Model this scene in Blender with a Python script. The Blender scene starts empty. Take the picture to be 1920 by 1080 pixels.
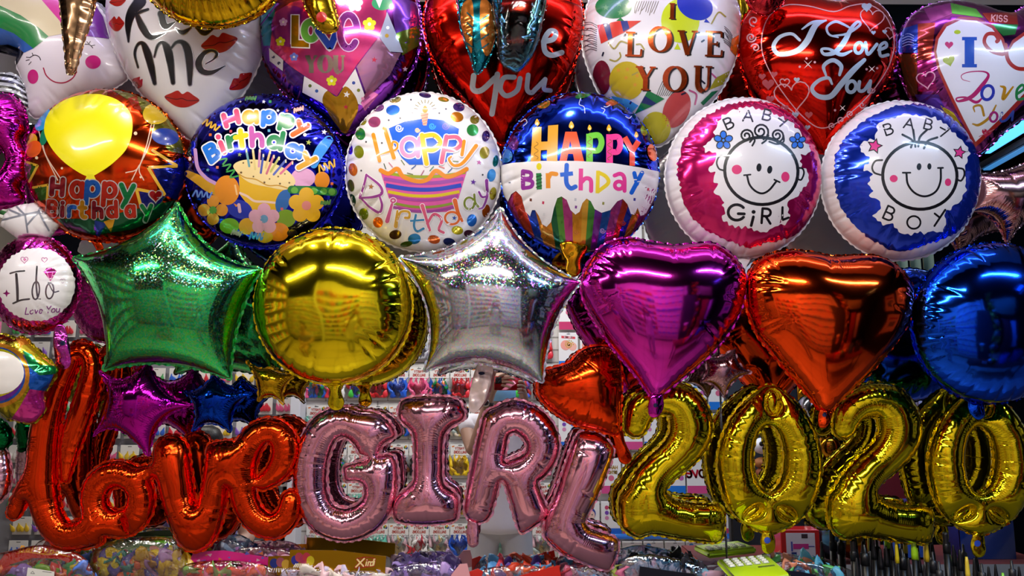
import bpy, math, random
import numpy as np
from mathutils import Vector, Matrix
from mathutils.bvhtree import BVHTree
from mathutils.geometry import delaunay_2d_cdt

SC = bpy.context.scene
COL = SC.collection
PI = math.pi

# ------------------------------------------------------------------ camera
CAM_Y, CAM_Z = -1.95, 1.50
FPX = 26.0 / 36.0 * 1920.0
cam_data = bpy.data.cameras.new('camera')
cam_data.sensor_width = 36.0
cam_data.lens = 26.0
cam_data.clip_start = 0.05
camera = bpy.data.objects.new('camera', cam_data)
COL.objects.link(camera)
camera.location = (0.0, CAM_Y, CAM_Z)
camera.rotation_euler = (math.radians(90 + 8.0), 0.0, math.radians(-0.62))
SC.camera = camera
CAM_O = Vector(camera.location)
CAM_R = camera.rotation_euler.to_matrix()

# ------------------------------------------------------------------ view, world
SC.view_settings.view_transform = 'Standard'
SC.view_settings.look = 'None'
SC.view_settings.gamma = 1.0
SC.view_settings.use_curve_mapping = False
SC.view_settings.exposure = 0.0
world = bpy.data.worlds.new('shop_ambient')
SC.world = world
world.use_nodes = True
world.node_tree.nodes['Background'].inputs[0].default_value = (0.10, 0.11, 0.18, 1)
world.node_tree.nodes['Background'].inputs[1].default_value = 0.15

# ------------------------------------------------------------------ colour, materials
def lin(c):
    if isinstance(c, str):
        c = c.lstrip('#')
        c = tuple(int(c[i:i + 2], 16) / 255.0 for i in (0, 2, 4))
    return tuple((x / 12.92) if x <= 0.04045 else ((x + 0.055) / 1.055) ** 2.4 for x in c)

MATS = {}
def new_mat(name):
    m = bpy.data.materials.new(name)
    m.use_nodes = True
    nt = m.node_tree
    return m, nt, nt.nodes['Principled BSDF']

def noise_bump(nt, b, scale, strength, dist=0.002, detail=2.0):
    tc = nt.nodes.new('ShaderNodeTexCoord')
    n = nt.nodes.new('ShaderNodeTexNoise')
    n.inputs['Scale'].default_value = scale
    n.inputs['Detail'].default_value = detail
    bp = nt.nodes.new('ShaderNodeBump')
    bp.inputs['Strength'].default_value = strength
    bp.inputs['Distance'].default_value = dist
    nt.links.new(tc.outputs['Object'], n.inputs['Vector'])
    nt.links.new(n.outputs['Fac'], bp.inputs['Height'])
    nt.links.new(bp.outputs['Normal'], b.inputs['Normal'])
    return n

def foil(c, rough=0.10, bump=0.05, scale=45.0):
    """coloured metallised film"""
    key = ('foil', c, rough, bump, scale)
    if key not in MATS:
        m, nt, b = new_mat('foil')
        b.inputs['Base Color'].default_value = (*lin(c), 1)
        b.inputs['Metallic'].default_value = 1.0
        b.inputs['Roughness'].default_value = rough
        n = noise_bump(nt, b, scale, bump)
        rib_nodes(nt, b)
        MATS[key] = m
    return MATS[key]

def rib_nodes(nt, b):
    """fine gathers that stand square to the seam where the film is pinched"""
    N, L = nt.nodes, nt.links
    a = N.new('ShaderNodeAttribute'); a.attribute_name = 'rib_pos'
    w = N.new('ShaderNodeAttribute'); w.attribute_name = 'rib_amount'
    k = N.new('ShaderNodeMath'); k.operation = 'MULTIPLY'; k.inputs[1].default_value = 2 * PI / 0.0042
    tc = N.new('ShaderNodeTexCoord'); nz = N.new('ShaderNodeTexNoise'); nz.inputs['Scale'].default_value = 55.0
    L.new(tc.outputs['Object'], nz.inputs['Vector'])
    nm = N.new('ShaderNodeMath'); nm.operation = 'MULTIPLY_ADD'; nm.inputs[1].default_value = 0.009; L.new(nz.outputs['Fac'], nm.inputs[0]); L.new(a.outputs['Fac'], nm.inputs[2])
    L.new(nm.outputs[0], k.inputs[0])
    sn = N.new('ShaderNodeMath'); sn.operation = 'SINE'; L.new(k.outputs[0], sn.inputs[0])
    ml = N.new('ShaderNodeMath'); ml.operation = 'MULTIPLY'; L.new(sn.outputs[0], ml.inputs[0]); L.new(w.outputs['Fac'], ml.inputs[1])
    bp = N.new('ShaderNodeBump'); bp.inputs['Strength'].default_value = 0.30; bp.inputs['Distance'].default_value = 0.0005
    L.new(ml.outputs[0], bp.inputs['Height'])
    old = b.inputs['Normal'].links[0].from_socket
    L.new(old, bp.inputs['Normal']); L.new(bp.outputs['Normal'], b.inputs['Normal'])

def ink(c, metal=0.0, rough=0.22, coat=0.6):
    """printed ink under glossy film"""
    key = ('ink', c, metal, rough, coat)
    if key not in MATS:
        m, nt, b = new_mat('printed_ink')
        b.inputs['Base Color'].default_value = (*lin(c), 1)
        b.inputs['Metallic'].default_value = metal
        b.inputs['Roughness'].default_value = rough
        b.inputs['Coat Weight'].default_value = coat
        b.inputs['Coat Roughness'].default_value = 0.06
        noise_bump(nt, b, 45.0, 0.03)
        MATS[key] = m
    return MATS[key]

def matte(c, rough=0.6, bump=0.1, scale=80.0, metal=0.0, spec=0.5):
    key = ('matte', c, rough, bump, scale, metal, spec)
    if key not in MATS:
        m, nt, b = new_mat('surface')
        b.inputs['Base Color'].default_value = (*lin(c), 1)
        b.inputs['Roughness'].default_value = rough
        b.inputs['Metallic'].default_value = metal
        b.inputs['Specular IOR Level'].default_value = spec
        noise_bump(nt, b, scale, bump)
        MATS[key] = m
    return MATS[key]

def glitter(c, hue_amt=0.6, tilt=0.5, scale=520.0, mixf=0.5):
    """holographic film: smooth foil mixed with small tilted rainbow facets"""
    key = ('glit', c, hue_amt, tilt, scale, mixf)
    if key in MATS:
        return MATS[key]
    m, nt, b = new_mat('holographic_foil')
    N, L = nt.nodes, nt.links
    b.inputs['Base Color'].default_value = (*lin(c), 1)
    b.inputs['Metallic'].default_value = 1.0
    b.inputs['Roughness'].default_value = 0.09
    tc = N.new('ShaderNodeTexCoord')
    v = N.new('ShaderNodeTexVoronoi'); v.inputs['Scale'].default_value = scale
    L.new(tc.outputs['Object'], v.inputs['Vector'])
    sub = N.new('ShaderNodeVectorMath'); sub.operation = 'SUBTRACT'
    sub.inputs[1].default_value = (0.5, 0.5, 0.5)
    L.new(v.outputs['Color'], sub.inputs[0])
    sc = N.new('ShaderNodeVectorMath'); sc.operation = 'SCALE'
    sc.inputs['Scale'].default_value = tilt
    L.new(sub.outputs[0], sc.inputs[0])
    g = N.new('ShaderNodeNewGeometry')
    add = N.new('ShaderNodeVectorMath'); add.operation = 'ADD'
    L.new(g.outputs['Normal'], add.inputs[0]); L.new(sc.outputs[0], add.inputs[1])
    nrm = N.new('ShaderNodeVectorMath'); nrm.operation = 'NORMALIZE'
    L.new(add.outputs[0], nrm.inputs[0])
    sx = N.new('ShaderNodeSeparateColor'); L.new(v.outputs['Color'], sx.inputs[0])
    hsv = N.new('ShaderNodeCombineColor'); hsv.mode = 'HSV'
    L.new(sx.outputs[1], hsv.inputs[0]); hsv.inputs[1].default_value = 0.85; hsv.inputs[2].default_value = 1.0
    mx = N.new('ShaderNodeMix'); mx.data_type = 'RGBA'
    mx.inputs[0].default_value = hue_amt
    mx.inputs[6].default_value = (*lin(c), 1)
    L.new(hsv.outputs[0], mx.inputs[7])
    b2 = N.new('ShaderNodeBsdfPrincipled')
    b2.inputs['Metallic'].default_value = 1.0
    b2.inputs['Roughness'].default_value = 0.16
    L.new(mx.outputs[2], b2.inputs['Base Color'])
    L.new(nrm.outputs[0], b2.inputs['Normal'])
    ms = N.new('ShaderNodeMixShader'); ms.inputs[0].default_value = mixf
    L.new(b.outputs[0], ms.inputs[1]); L.new(b2.outputs[0], ms.inputs[2])
    L.new(ms.outputs[0], N['Material Output'].inputs[0])
    MATS[key] = m
    return m

def film(tint='#ffffff', gloss=0.2, bump=0.6, scale=55.0):
    """thin clear bag film: mostly see-through with crinkled glossy reflections"""
    key = ('film', tint, gloss, bump, scale)
    if key in MATS:
        return MATS[key]
    m, nt, b = new_mat('clear_film')
    N, L = nt.nodes, nt.links
    N.remove(b)
    tr = N.new('ShaderNodeBsdfTransparent'); tr.inputs[0].default_value = (*lin(tint), 1)
    gl = N.new('ShaderNodeBsdfGlossy'); gl.inputs['Roughness'].default_value = 0.08
    tc = N.new('ShaderNodeTexCoord')
    n = N.new('ShaderNodeTexNoise'); n.inputs['Scale'].default_value = scale; n.inputs['Detail'].default_value = 1.5
    n.inputs['Distortion'].default_value = 1.2
    bp = N.new('ShaderNodeBump'); bp.inputs['Strength'].default_value = bump; bp.inputs['Distance'].default_value = 0.004
    L.new(tc.outputs['Object'], n.inputs['Vector']); L.new(n.outputs['Fac'], bp.inputs['Height'])
    L.new(bp.outputs['Normal'], gl.inputs['Normal'])
    fr = N.new('ShaderNodeFresnel'); fr.inputs[0].default_value = 1.45
    L.new(bp.outputs['Normal'], fr.inputs['Normal'])
    ad = N.new('ShaderNodeMath'); ad.operation = 'ADD'; ad.inputs[1].default_value = gloss - 0.04; ad.use_clamp = True
    L.new(fr.outputs[0], ad.inputs[0])
    ms = N.new('ShaderNodeMixShader')
    L.new(ad.outputs[0], ms.inputs[0]); L.new(tr.outputs[0], ms.inputs[1]); L.new(gl.outputs[0], ms.inputs[2])
    L.new(ms.outputs[0], N['Material Output'].inputs[0])
    MATS[key] = m
    return m

def emit(c, strength):
    key = ('emit', c, strength)
    if key not in MATS:
        m, nt, b = new_mat('lamp_glow')
        b.inputs['Base Color'].default_value = (0.8, 0.8, 0.8, 1)
        b.inputs['Emission Color'].default_value = (*lin(c), 1)
        b.inputs['Emission Strength'].default_value = strength
        MATS[key] = m
    return MATS[key]

# ------------------------------------------------------------------ objects
def tag(o, label=None, cat=None, group=None, kind=None):
    if label: o['label'] = label
    if cat: o['category'] = cat
    if group: o['group'] = group
    if kind: o['kind'] = kind
    return o

def thing(name, loc, label, cat, group=None):
    o = bpy.data.objects.new(name, None)
    o.empty_display_size = 0.02
    COL.objects.link(o)
    o.location = loc
    return tag(o, label, cat, group)

def mesh_obj(name, verts, faces, mats, parent=None, fm=None, smooth=True):
    """verts in world space; stored relative to the (unrotated) parent chain"""
    off = Vector((0, 0, 0))
    q = parent
    while q is not None:
        off += Vector(q.location); q = q.parent
    me = bpy.data.meshes.new(name)
    me.from_pydata([(v[0] - off.x, v[1] - off.y, v[2] - off.z) for v in verts], [], [tuple(int(i) for i in f) for f in faces])
    for m in (mats if isinstance(mats, (list, tuple)) else [mats]):
        me.materials.append(m)
    if fm is not None:
        me.polygons.foreach_set('material_index', [int(i) for i in fm])
    if smooth:
        me.polygons.foreach_set('use_smooth', [True] * len(me.polygons))
    me.update()
    o = bpy.data.objects.new(name, me)
    COL.objects.link(o)
    if parent is not None:
        o.parent = parent
    return o

class MB:
    """collects shapes with material slots, becomes one mesh"""
    def __init__(s): s.v = []; s.f = []; s.m = []; s.mats = []; s.n = []
    def mi(s, mat):
        if mat not in s.mats: s.mats.append(mat)
        return s.mats.index(mat)
    def add(s, verts, faces, mat):
        o = len(s.v); k = s.mi(mat)
        s.v += [tuple(x) for x in verts]
        for f in faces:
            s.f.append(tuple(int(i) + o for i in f)); s.m.append(k)
    def box(s, c, size, mat, rot=None, bev=0.0):
        hx, hy, hz = [x / 2 for x in size]
        if bev > 0:
            b = min(bev, hx * .9, hy * .9, hz * .9)
            V = []; F = []
            idx = {}
            for sx in (-1, 1):
                for sy in (-1, 1):
                    for sz in (-1, 1):
                        idx[(sx, sy, sz)] = len(V)
                        V += [(sx * hx, sy * (hy - b), sz * (hz - b)), (sx * (hx - b), sy * hy, sz * (hz - b)), (sx * (hx - b), sy * (hy - b), sz * hz)]
            def g(x, y, z, a): return idx[(x, y, z)] + a
            for q in (-1, 1):
                F.append([g(q, -1, -1, 0), g(q, 1, -1, 0), g(q, 1, 1, 0), g(q, -1, 1, 0)])
                F.append([g(-1, q, -1, 1), g(1, q, -1, 1), g(1, q, 1, 1), g(-1, q, 1, 1)])
                F.append([g(-1, -1, q, 2), g(1, -1, q, 2), g(1, 1, q, 2), g(-1, 1, q, 2)])
                for r in (-1, 1):
                    F.append([g(q, r, -1, 0), g(q, r, 1, 0), g(q, r, 1, 1), g(q, r, -1, 1)])
                    F.append([g(q, -1, r, 0), g(q, 1, r, 0), g(q, 1, r, 2), g(q, -1, r, 2)])
                    F.append([g(-1, q, r, 1), g(1, q, r, 1), g(1, q, r, 2), g(-1, q, r, 2)])
                    for t in (-1, 1):
                        F.append([g(q, r, t, 0), g(q, r, t, 1), g(q, r, t, 2)])
        else:
            V = [(x * hx, y * hy, z * hz) for x in (-1, 1) for y in (-1, 1) for z in (-1, 1)]
            F = [(0, 1, 3, 2), (4, 6, 7, 5), (0, 4, 5, 1), (2, 3, 7, 6), (0, 2, 6, 4), (1, 5, 7, 3)]
        R = rot if rot is not None else Matrix.Identity(3)
        c = Vector(c)
        s.add([R @ Vector(v) + c for v in V], F, mat)
    def lathe(s, c, prof, mat, n=16, rot=None, caps=True):
        """prof: list of (radius, z)"""
        R = rot if rot is not None else Matrix.Identity(3)
        c = Vector(c); V = []; F = []
        for r, z in prof:
            for i in range(n):
                a = 2 * PI * i / n
                V.append(R @ Vector((r * math.cos(a), r * math.sin(a), z)) + c)
        for k in range(len(prof) - 1):
            for i in range(n):
                j = (i + 1) % n
                F.append((k * n + i, k * n + j, (k + 1) * n + j, (k + 1) * n + i))
        if caps:
            F.append(tuple(range(n - 1, -1, -1)))
            F.append(tuple((len(prof) - 1) * n + i for i in range(n)))
        s.add(V, F, mat)
    def tube(s, pts, rad, mat, n=8):
        """swept round tube; rad scalar or list"""
        pts = [Vector(p) for p in pts]
        rr = rad if isinstance(rad, (list, tuple)) else [rad] * len(pts)
        V = []; F = []
        up = Vector((0.13, 0.2, 1)).normalized()
        for i, p in enumerate(pts):
            t = (pts[min(i + 1, len(pts) - 1)] - pts[max(i - 1, 0)]).normalized()
            a = t.cross(up)
            if a.length < 1e-4: a = t.cross(Vector((1, 0, 0)))
            a.normalize(); b = t.cross(a).normalized()
            for k in range(n):
                w = 2 * PI * k / n
                V.append(p + (a * math.cos(w) + b * math.sin(w)) * rr[i])
        for i in range(len(pts) - 1):
            for k in range(n):
                j = (k + 1) % n
                F.append((i * n + k, i * n + j, (i + 1) * n + j, (i + 1) * n + k))
        F.append(tuple(range(n - 1, -1, -1))); F.append(tuple((len(pts) - 1) * n + k for k in range(n)))
        s.add(V, F, mat)
    def build(s, name, parent=None, smooth=True, label=None):
        o = mesh_obj(name, s.v, s.f, s.mats, parent, s.m, smooth)
        if label: o['label'] = label
        return o

# ------------------------------------------------------------------ photo geometry
def ray(px, py):
    d = CAM_R @ Vector(((px - 960.0) / FPX, -(py - 540.0) / FPX, -1.0))
    return d.normalized()

def at(px, py, a):
    """point in the plane standing a metres in front of the mirror"""
    d = ray(px, py)
    t = (-a - CAM_O.y) / d.y
    return CAM_O + d * t

def vat(px, py, dist):
    """real place of something that the mirror shows at this spot, dist metres away along the view"""
    d = ray(px, py)
    p = CAM_O + d * (dist / d.y)
    return Vector((p.x, -p.y, p.z))

class Plane:
    """an upright plane in which a balloon's seam lies"""
    def __init__(s, cx, cy, a, yaw=0.0, pitch=0.0):
        s.o = at(cx, cy, a)
        R = Matrix.Rotation(math.radians(yaw), 3, 'Z') @ Matrix.Rotation(math.radians(pitch), 3, 'X')
        s.u = R @ Vector((1, 0, 0)); s.v = R @ Vector((0, 0, 1)); s.n = R @ Vector((0, -1, 0))
        s.cpx = (cx, cy)
    def uv(s, px, py):
        d = ray(px, py)
        t = (s.o - CAM_O).dot(s.n) / d.dot(s.n)
        q = CAM_O + d * t - s.o
        return (q.dot(s.u), q.dot(s.v))
    def w(s, u, v, h=0.0):
        return s.o + s.u * u + s.v * v + s.n * h

# ------------------------------------------------------------------ 2D curves
def spline(pts, closed=True, n=10):
    P = [np.array(p, float) for p in pts]; m = len(P); out = []
    rng = range(m) if closed else range(m - 1)
    for i in rng:
        if closed:
            p0, p1, p2, p3 = P[i - 1], P[i], P[(i + 1) % m], P[(i + 2) % m]
        else:
            p1, p2 = P[i], P[i + 1]
            p0 = P[i - 1] if i > 0 else 2 * p1 - p2
            p3 = P[i + 2] if i + 2 < m else 2 * p2 - p1
        for k in range(n):
            t = k / n
            out.append(0.5 * ((2 * p1) + (p2 - p0) * t + (2 * p0 - 5 * p1 + 4 * p2 - p3) * t * t + (3 * p1 - p0 - 3 * p2 + p3) * t ** 3))
    if not closed: out.append(P[-1])
    return np.array(out)

def ellipse(cx, cy, rx, ry, n=72, rot=0.0):
    a = np.linspace(0, 2 * PI, n, endpoint=False)
    c, s_ = math.cos(rot), math.sin(rot)
    x, y = rx * np.cos(a), ry * np.sin(a)
    return np.stack([cx + x * c - y * s_, cy + x * s_ + y * c], 1)

def crop(ox, oy, s):
    return lambda pts: [(ox + x / s, oy + y / s) for x, y in pts]

def resample(P, step, closed=True):
    P = np.asarray(P, float)
    Q = np.vstack([P, P[:1]]) if closed else P
    d = np.hypot(*np.diff(Q, axis=0).T)
    s = np.concatenate([[0], np.cumsum(d)])
    n = max(6 if closed else 2, int(round(s[-1] / step)))
    t = np.linspace(0, s[-1], n, endpoint=not closed)
    return np.stack([np.interp(t, s, Q[:, 0]), np.interp(t, s, Q[:, 1])], 1)

def inside(pts, loops):
    r = np.zeros(len(pts), bool)
    x, y = pts[:, 0], pts[:, 1]
    for L in loops:
        A = L; B = np.roll(L, -1, 0)
        for (x0, y0), (x1, y1) in zip(A, B):
            if y0 == y1: continue
            c = ((y0 > y) != (y1 > y)) & (x < (x1 - x0) * (y - y0) / (y1 - y0) + x0)
            r ^= c
    return r

def seg_dist(pts, A, B):
    """distance of points to segments; returns distance, segment index, parameter"""
    best = np.full(len(pts), 1e9); bi = np.zeros(len(pts), int); bt = np.zeros(len(pts))
    D = B - A; LL = (D ** 2).sum(1) + 1e-18
    for c0 in range(0, len(pts), 2000):
        p = pts[c0:c0 + 2000]
        t = np.clip(((p[:, None, :] - A[None]) * D[None]).sum(2) / LL, 0, 1)
        q = A[None] + t[..., None] * D[None]
        d = np.sqrt(((p[:, None, :] - q) ** 2).sum(2))
        j = d.argmin(1); r = np.arange(len(p))
        best[c0:c0 + 2000] = d[r, j]; bi[c0:c0 + 2000] = j; bt[c0:c0 + 2000] = t[r, j]
    return best, bi, bt

def sdf_shape(strokes, polys=(), holes=(), step=2.0, k=6.0):
    """outline loops of thick strokes [(points, half widths)] merged with polygons"""
    allp = np.vstack([np.array(s[0], float) for s in strokes] + [np.array(p, float) for p in polys])
    mw = max([max(s[1]) if isinstance(s[1], (list, tuple)) else s[1] for s in strokes] + [0])
    lo = allp.min(0) - mw - 8; hi = allp.max(0) + mw + 8
    nx = int((hi[0] - lo[0]) / step) + 1; ny = int((hi[1] - lo[1]) / step) + 1
    X, Y = np.meshgrid(lo[0] + np.arange(nx) * step, lo[1] + np.arange(ny) * step, indexing='ij')
    G = np.stack([X.ravel(), Y.ravel()], 1)
    F = None
    def smin(a, b):
        h = np.clip(0.5 + 0.5 * (b - a) / k, 0, 1)
        return b * (1 - h) + a * h - k * h * (1 - h)
    for pts, hw in strokes:
        P = np.array(pts, float)
        W = np.array(hw if isinstance(hw, (list, tuple)) else [hw] * len(P), float)
        Q = spline(np.hstack([P, W[:, None]]), closed=False, n=6) if len(P) > 2 else np.hstack([P, W[:, None]])
        d = np.full(len(G), 1e9)
        for i in range(len(Q) - 1):
            a, b = Q[i, :2], Q[i + 1, :2]; e = b - a
            t = np.clip(((G - a) @ e) / (e @ e + 1e-12), 0, 1)
            d = np.minimum(d, np.hypot(*(G - a - t[:, None] * e).T) - (Q[i, 2] + t * (Q[i + 1, 2] - Q[i, 2])))
        F = d if F is None else smin(F, d)
    for p in polys:
        P = np.array(p, float)
        d, _, _ = seg_dist(G, P, np.roll(P, -1, 0))
        d = np.where(inside(G, [P]), -d, d)
        F = d if F is None else smin(F, d)
    for p in holes:
        P = np.array(p, float)
        d, _, _ = seg_dist(G, P, np.roll(P, -1, 0))
        d = np.where(inside(G, [P]), -d, d)
        F = np.maximum(F, -d)
    F = F.reshape(nx, ny)
    segs = {}
    def ek(i, j, e):
        return (('h', i, j), ('v', i + 1, j), ('h', i, j + 1), ('v', i, j))[e]
    def pt(key):
        t, i, j = key
        a = F[i, j]; b = F[i + 1, j] if t == 'h' else F[i, j + 1]
        f = a / (a - b)
        return (lo[0] + (i + (f if t == 'h' else 0)) * step, lo[1] + (j + (0 if t == 'h' else f)) * step)
    S = F < 0
    mixed = (S[:-1, :-1] != S[1:, :-1]) | (S[:-1, :-1] != S[:-1, 1:]) | (S[:-1, :-1] != S[1:, 1:])
    for i, j in zip(*np.nonzero(mixed)):
        c = [S[i, j], S[i + 1, j], S[i + 1, j + 1], S[i, j + 1]]
        ed = [e for e in range(4) if c[e] != c[(e + 1) % 4]]
        if len(ed) == 4:
            prs = [(ed[0], ed[1]), (ed[2], ed[3])] if not c[0] else [(ed[3], ed[0]), (ed[1], ed[2])]
        else:
            prs = [(ed[0], ed[1])]
        for a, b in prs:
            ka, kb = ek(i, j, a), ek(i, j, b)
            segs.setdefault(ka, []).append(kb); segs.setdefault(kb, []).append(ka)
    loops = []; seen = set()
    for k0 in list(segs):
        if k0 in seen: continue
        lp = [k0]; seen.add(k0); cur = k0
        while True:
            nxt = [q for q in segs[cur] if q not in seen]
            if not nxt: break
            cur = nxt[0]; seen.add(cur); lp.append(cur)
        if len(lp) > 12:
            loops.append(np.array([pt(q) for q in lp]))
    return loops

def star_outline(tips, inner, n=12, bow=1.0):
    """pointed outline: tips joined by curves through the inner points"""
    out = []
    m = len(tips)
    for i in range(m):
        a = np.array(tips[i], float); b = np.array(tips[(i + 1) % m], float); c = np.array(inner[i], float)
        ctl = c * 2 - (a + b) / 2
        ctl = c + (ctl - c) * bow
        for k in range(n):
            t = k / n
            out.append((1 - t) ** 2 * a + 2 * t * (1 - t) * ctl + t * t * b)
    return np.array(out)

# ------------------------------------------------------------------ inflated film
FRONT = []                      # films already placed; later ones yield to them where they touch
def press(verts, a, gap=0.002):
    qs = [q for q in FRONT if q.a > a - 0.06]
    if qs:
        xs = [v.x for v in verts]; zs = [v.z for v in verts]
        lo = (min(xs), min(zs)); hi = (max(xs), max(zs))
        qs = [q for q in qs if q.lo[0] < hi[0] and q.hi[0] > lo[0] and q.lo[1] < hi[1] and q.hi[1] > lo[1]]
    for v in verts:
        for q in qs:
            if q.lo[0] < v.x < q.hi[0] and q.lo[1] < v.z < q.hi[1]:
                r = q.full.ray_cast(Vector((v.x, 0.5, v.z)), Vector((0, -1, 0)))
                if r[0] is None or v.y >= r[0].y + gap: continue
                f = q.full.ray_cast(Vector((v.x, -3.0, v.z)), Vector((0, 1, 0)))
                if q.a > a + 0.001 or v.y > f[0].y - gap: v.y = r[0].y + gap
        v.y = min(v.y, -0.0035)
    return verts

class Film:
    def finish(s):
        V = np.array([tuple(v) for v in s.verts]); T = np.array([tuple(f) for f in s.faces], int)
        fn = np.cross(V[T[:, 1]] - V[T[:, 0]], V[T[:, 2]] - V[T[:, 0]])
        N = np.zeros_like(V)
        for k in range(3):
            for a in range(3): N[:, a] += np.bincount(T[:, k], fn[:, a], len(V))
        N /= np.sqrt((N ** 2).sum(1))[:, None] + 1e-20
        s.vn = N; s.T = T; s.VA = V
        s.bvh = BVHTree.FromPolygons(s.verts, [tuple(int(i) for i in t) for t in T[:s.nfront]])
        E = np.vstack([T[:, [0, 1]], T[:, [1, 2]], T[:, [2, 0]]]); E = np.vstack([E, E[:, ::-1]])
        dv = V[E[:, 0]] - V[E[:, 1]]; cu = (dv * N[E[:, 0]]).sum(1) / ((dv ** 2).sum(1) + 1e-9)
        k = np.bincount(E[:, 0], cu, len(V)) / np.maximum(np.bincount(E[:, 0], minlength=len(V)), 1)
        lf = np.clip(np.abs(k) * 5e-6 - 3e-5, 0, 5e-4)
        for _ in range(2):
            m = lf.copy(); np.maximum.at(m, E[:, 0], lf[E[:, 1]] * .9); lf = m
        s.lift = lf
    def bary(s, p, fi):
        t = s.T[fi]; a, b, c = s.VA[t]; p = np.array(p)
        v0, v1, v2 = b - a, c - a, p - a
        d00, d01, d11, d20, d21 = v0 @ v0, v0 @ v1, v1 @ v1, v2 @ v0, v2 @ v1
        q = d00 * d11 - d01 * d01
        if abs(q) < 1e-20: return t, 1 / 3, 1 / 3
        return t, (d11 * d20 - d01 * d21) / q, (d00 * d21 - d01 * d20) / q
    def lift_at(s, p, fi):
        t, w1, w2 = s.bary(p, fi)
        return float(s.lift[t[0]] * (1 - w1 - w2) + s.lift[t[1]] * w1 + s.lift[t[2]] * w2)
    def normal_at(s, p, fi):
        t = s.T[fi]; a, b, c = s.VA[t]; p = np.array(p)
        v0, v1, v2 = b - a, c - a, p - a
        d00, d01, d11, d20, d21 = v0 @ v0, v0 @ v1, v1 @ v1, v2 @ v0, v2 @ v1
        q = d00 * d11 - d01 * d01
        if abs(q) < 1e-20: w1 = w2 = 1 / 3
        else: w1 = (d11 * d20 - d01 * d21) / q; w2 = (d00 * d21 - d01 * d20) / q
        n = s.vn[t[0]] * (1 - w1 - w2) + s.vn[t[1]] * w1 + s.vn[t[2]] * w2
        return Vector(n).normalized()

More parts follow.
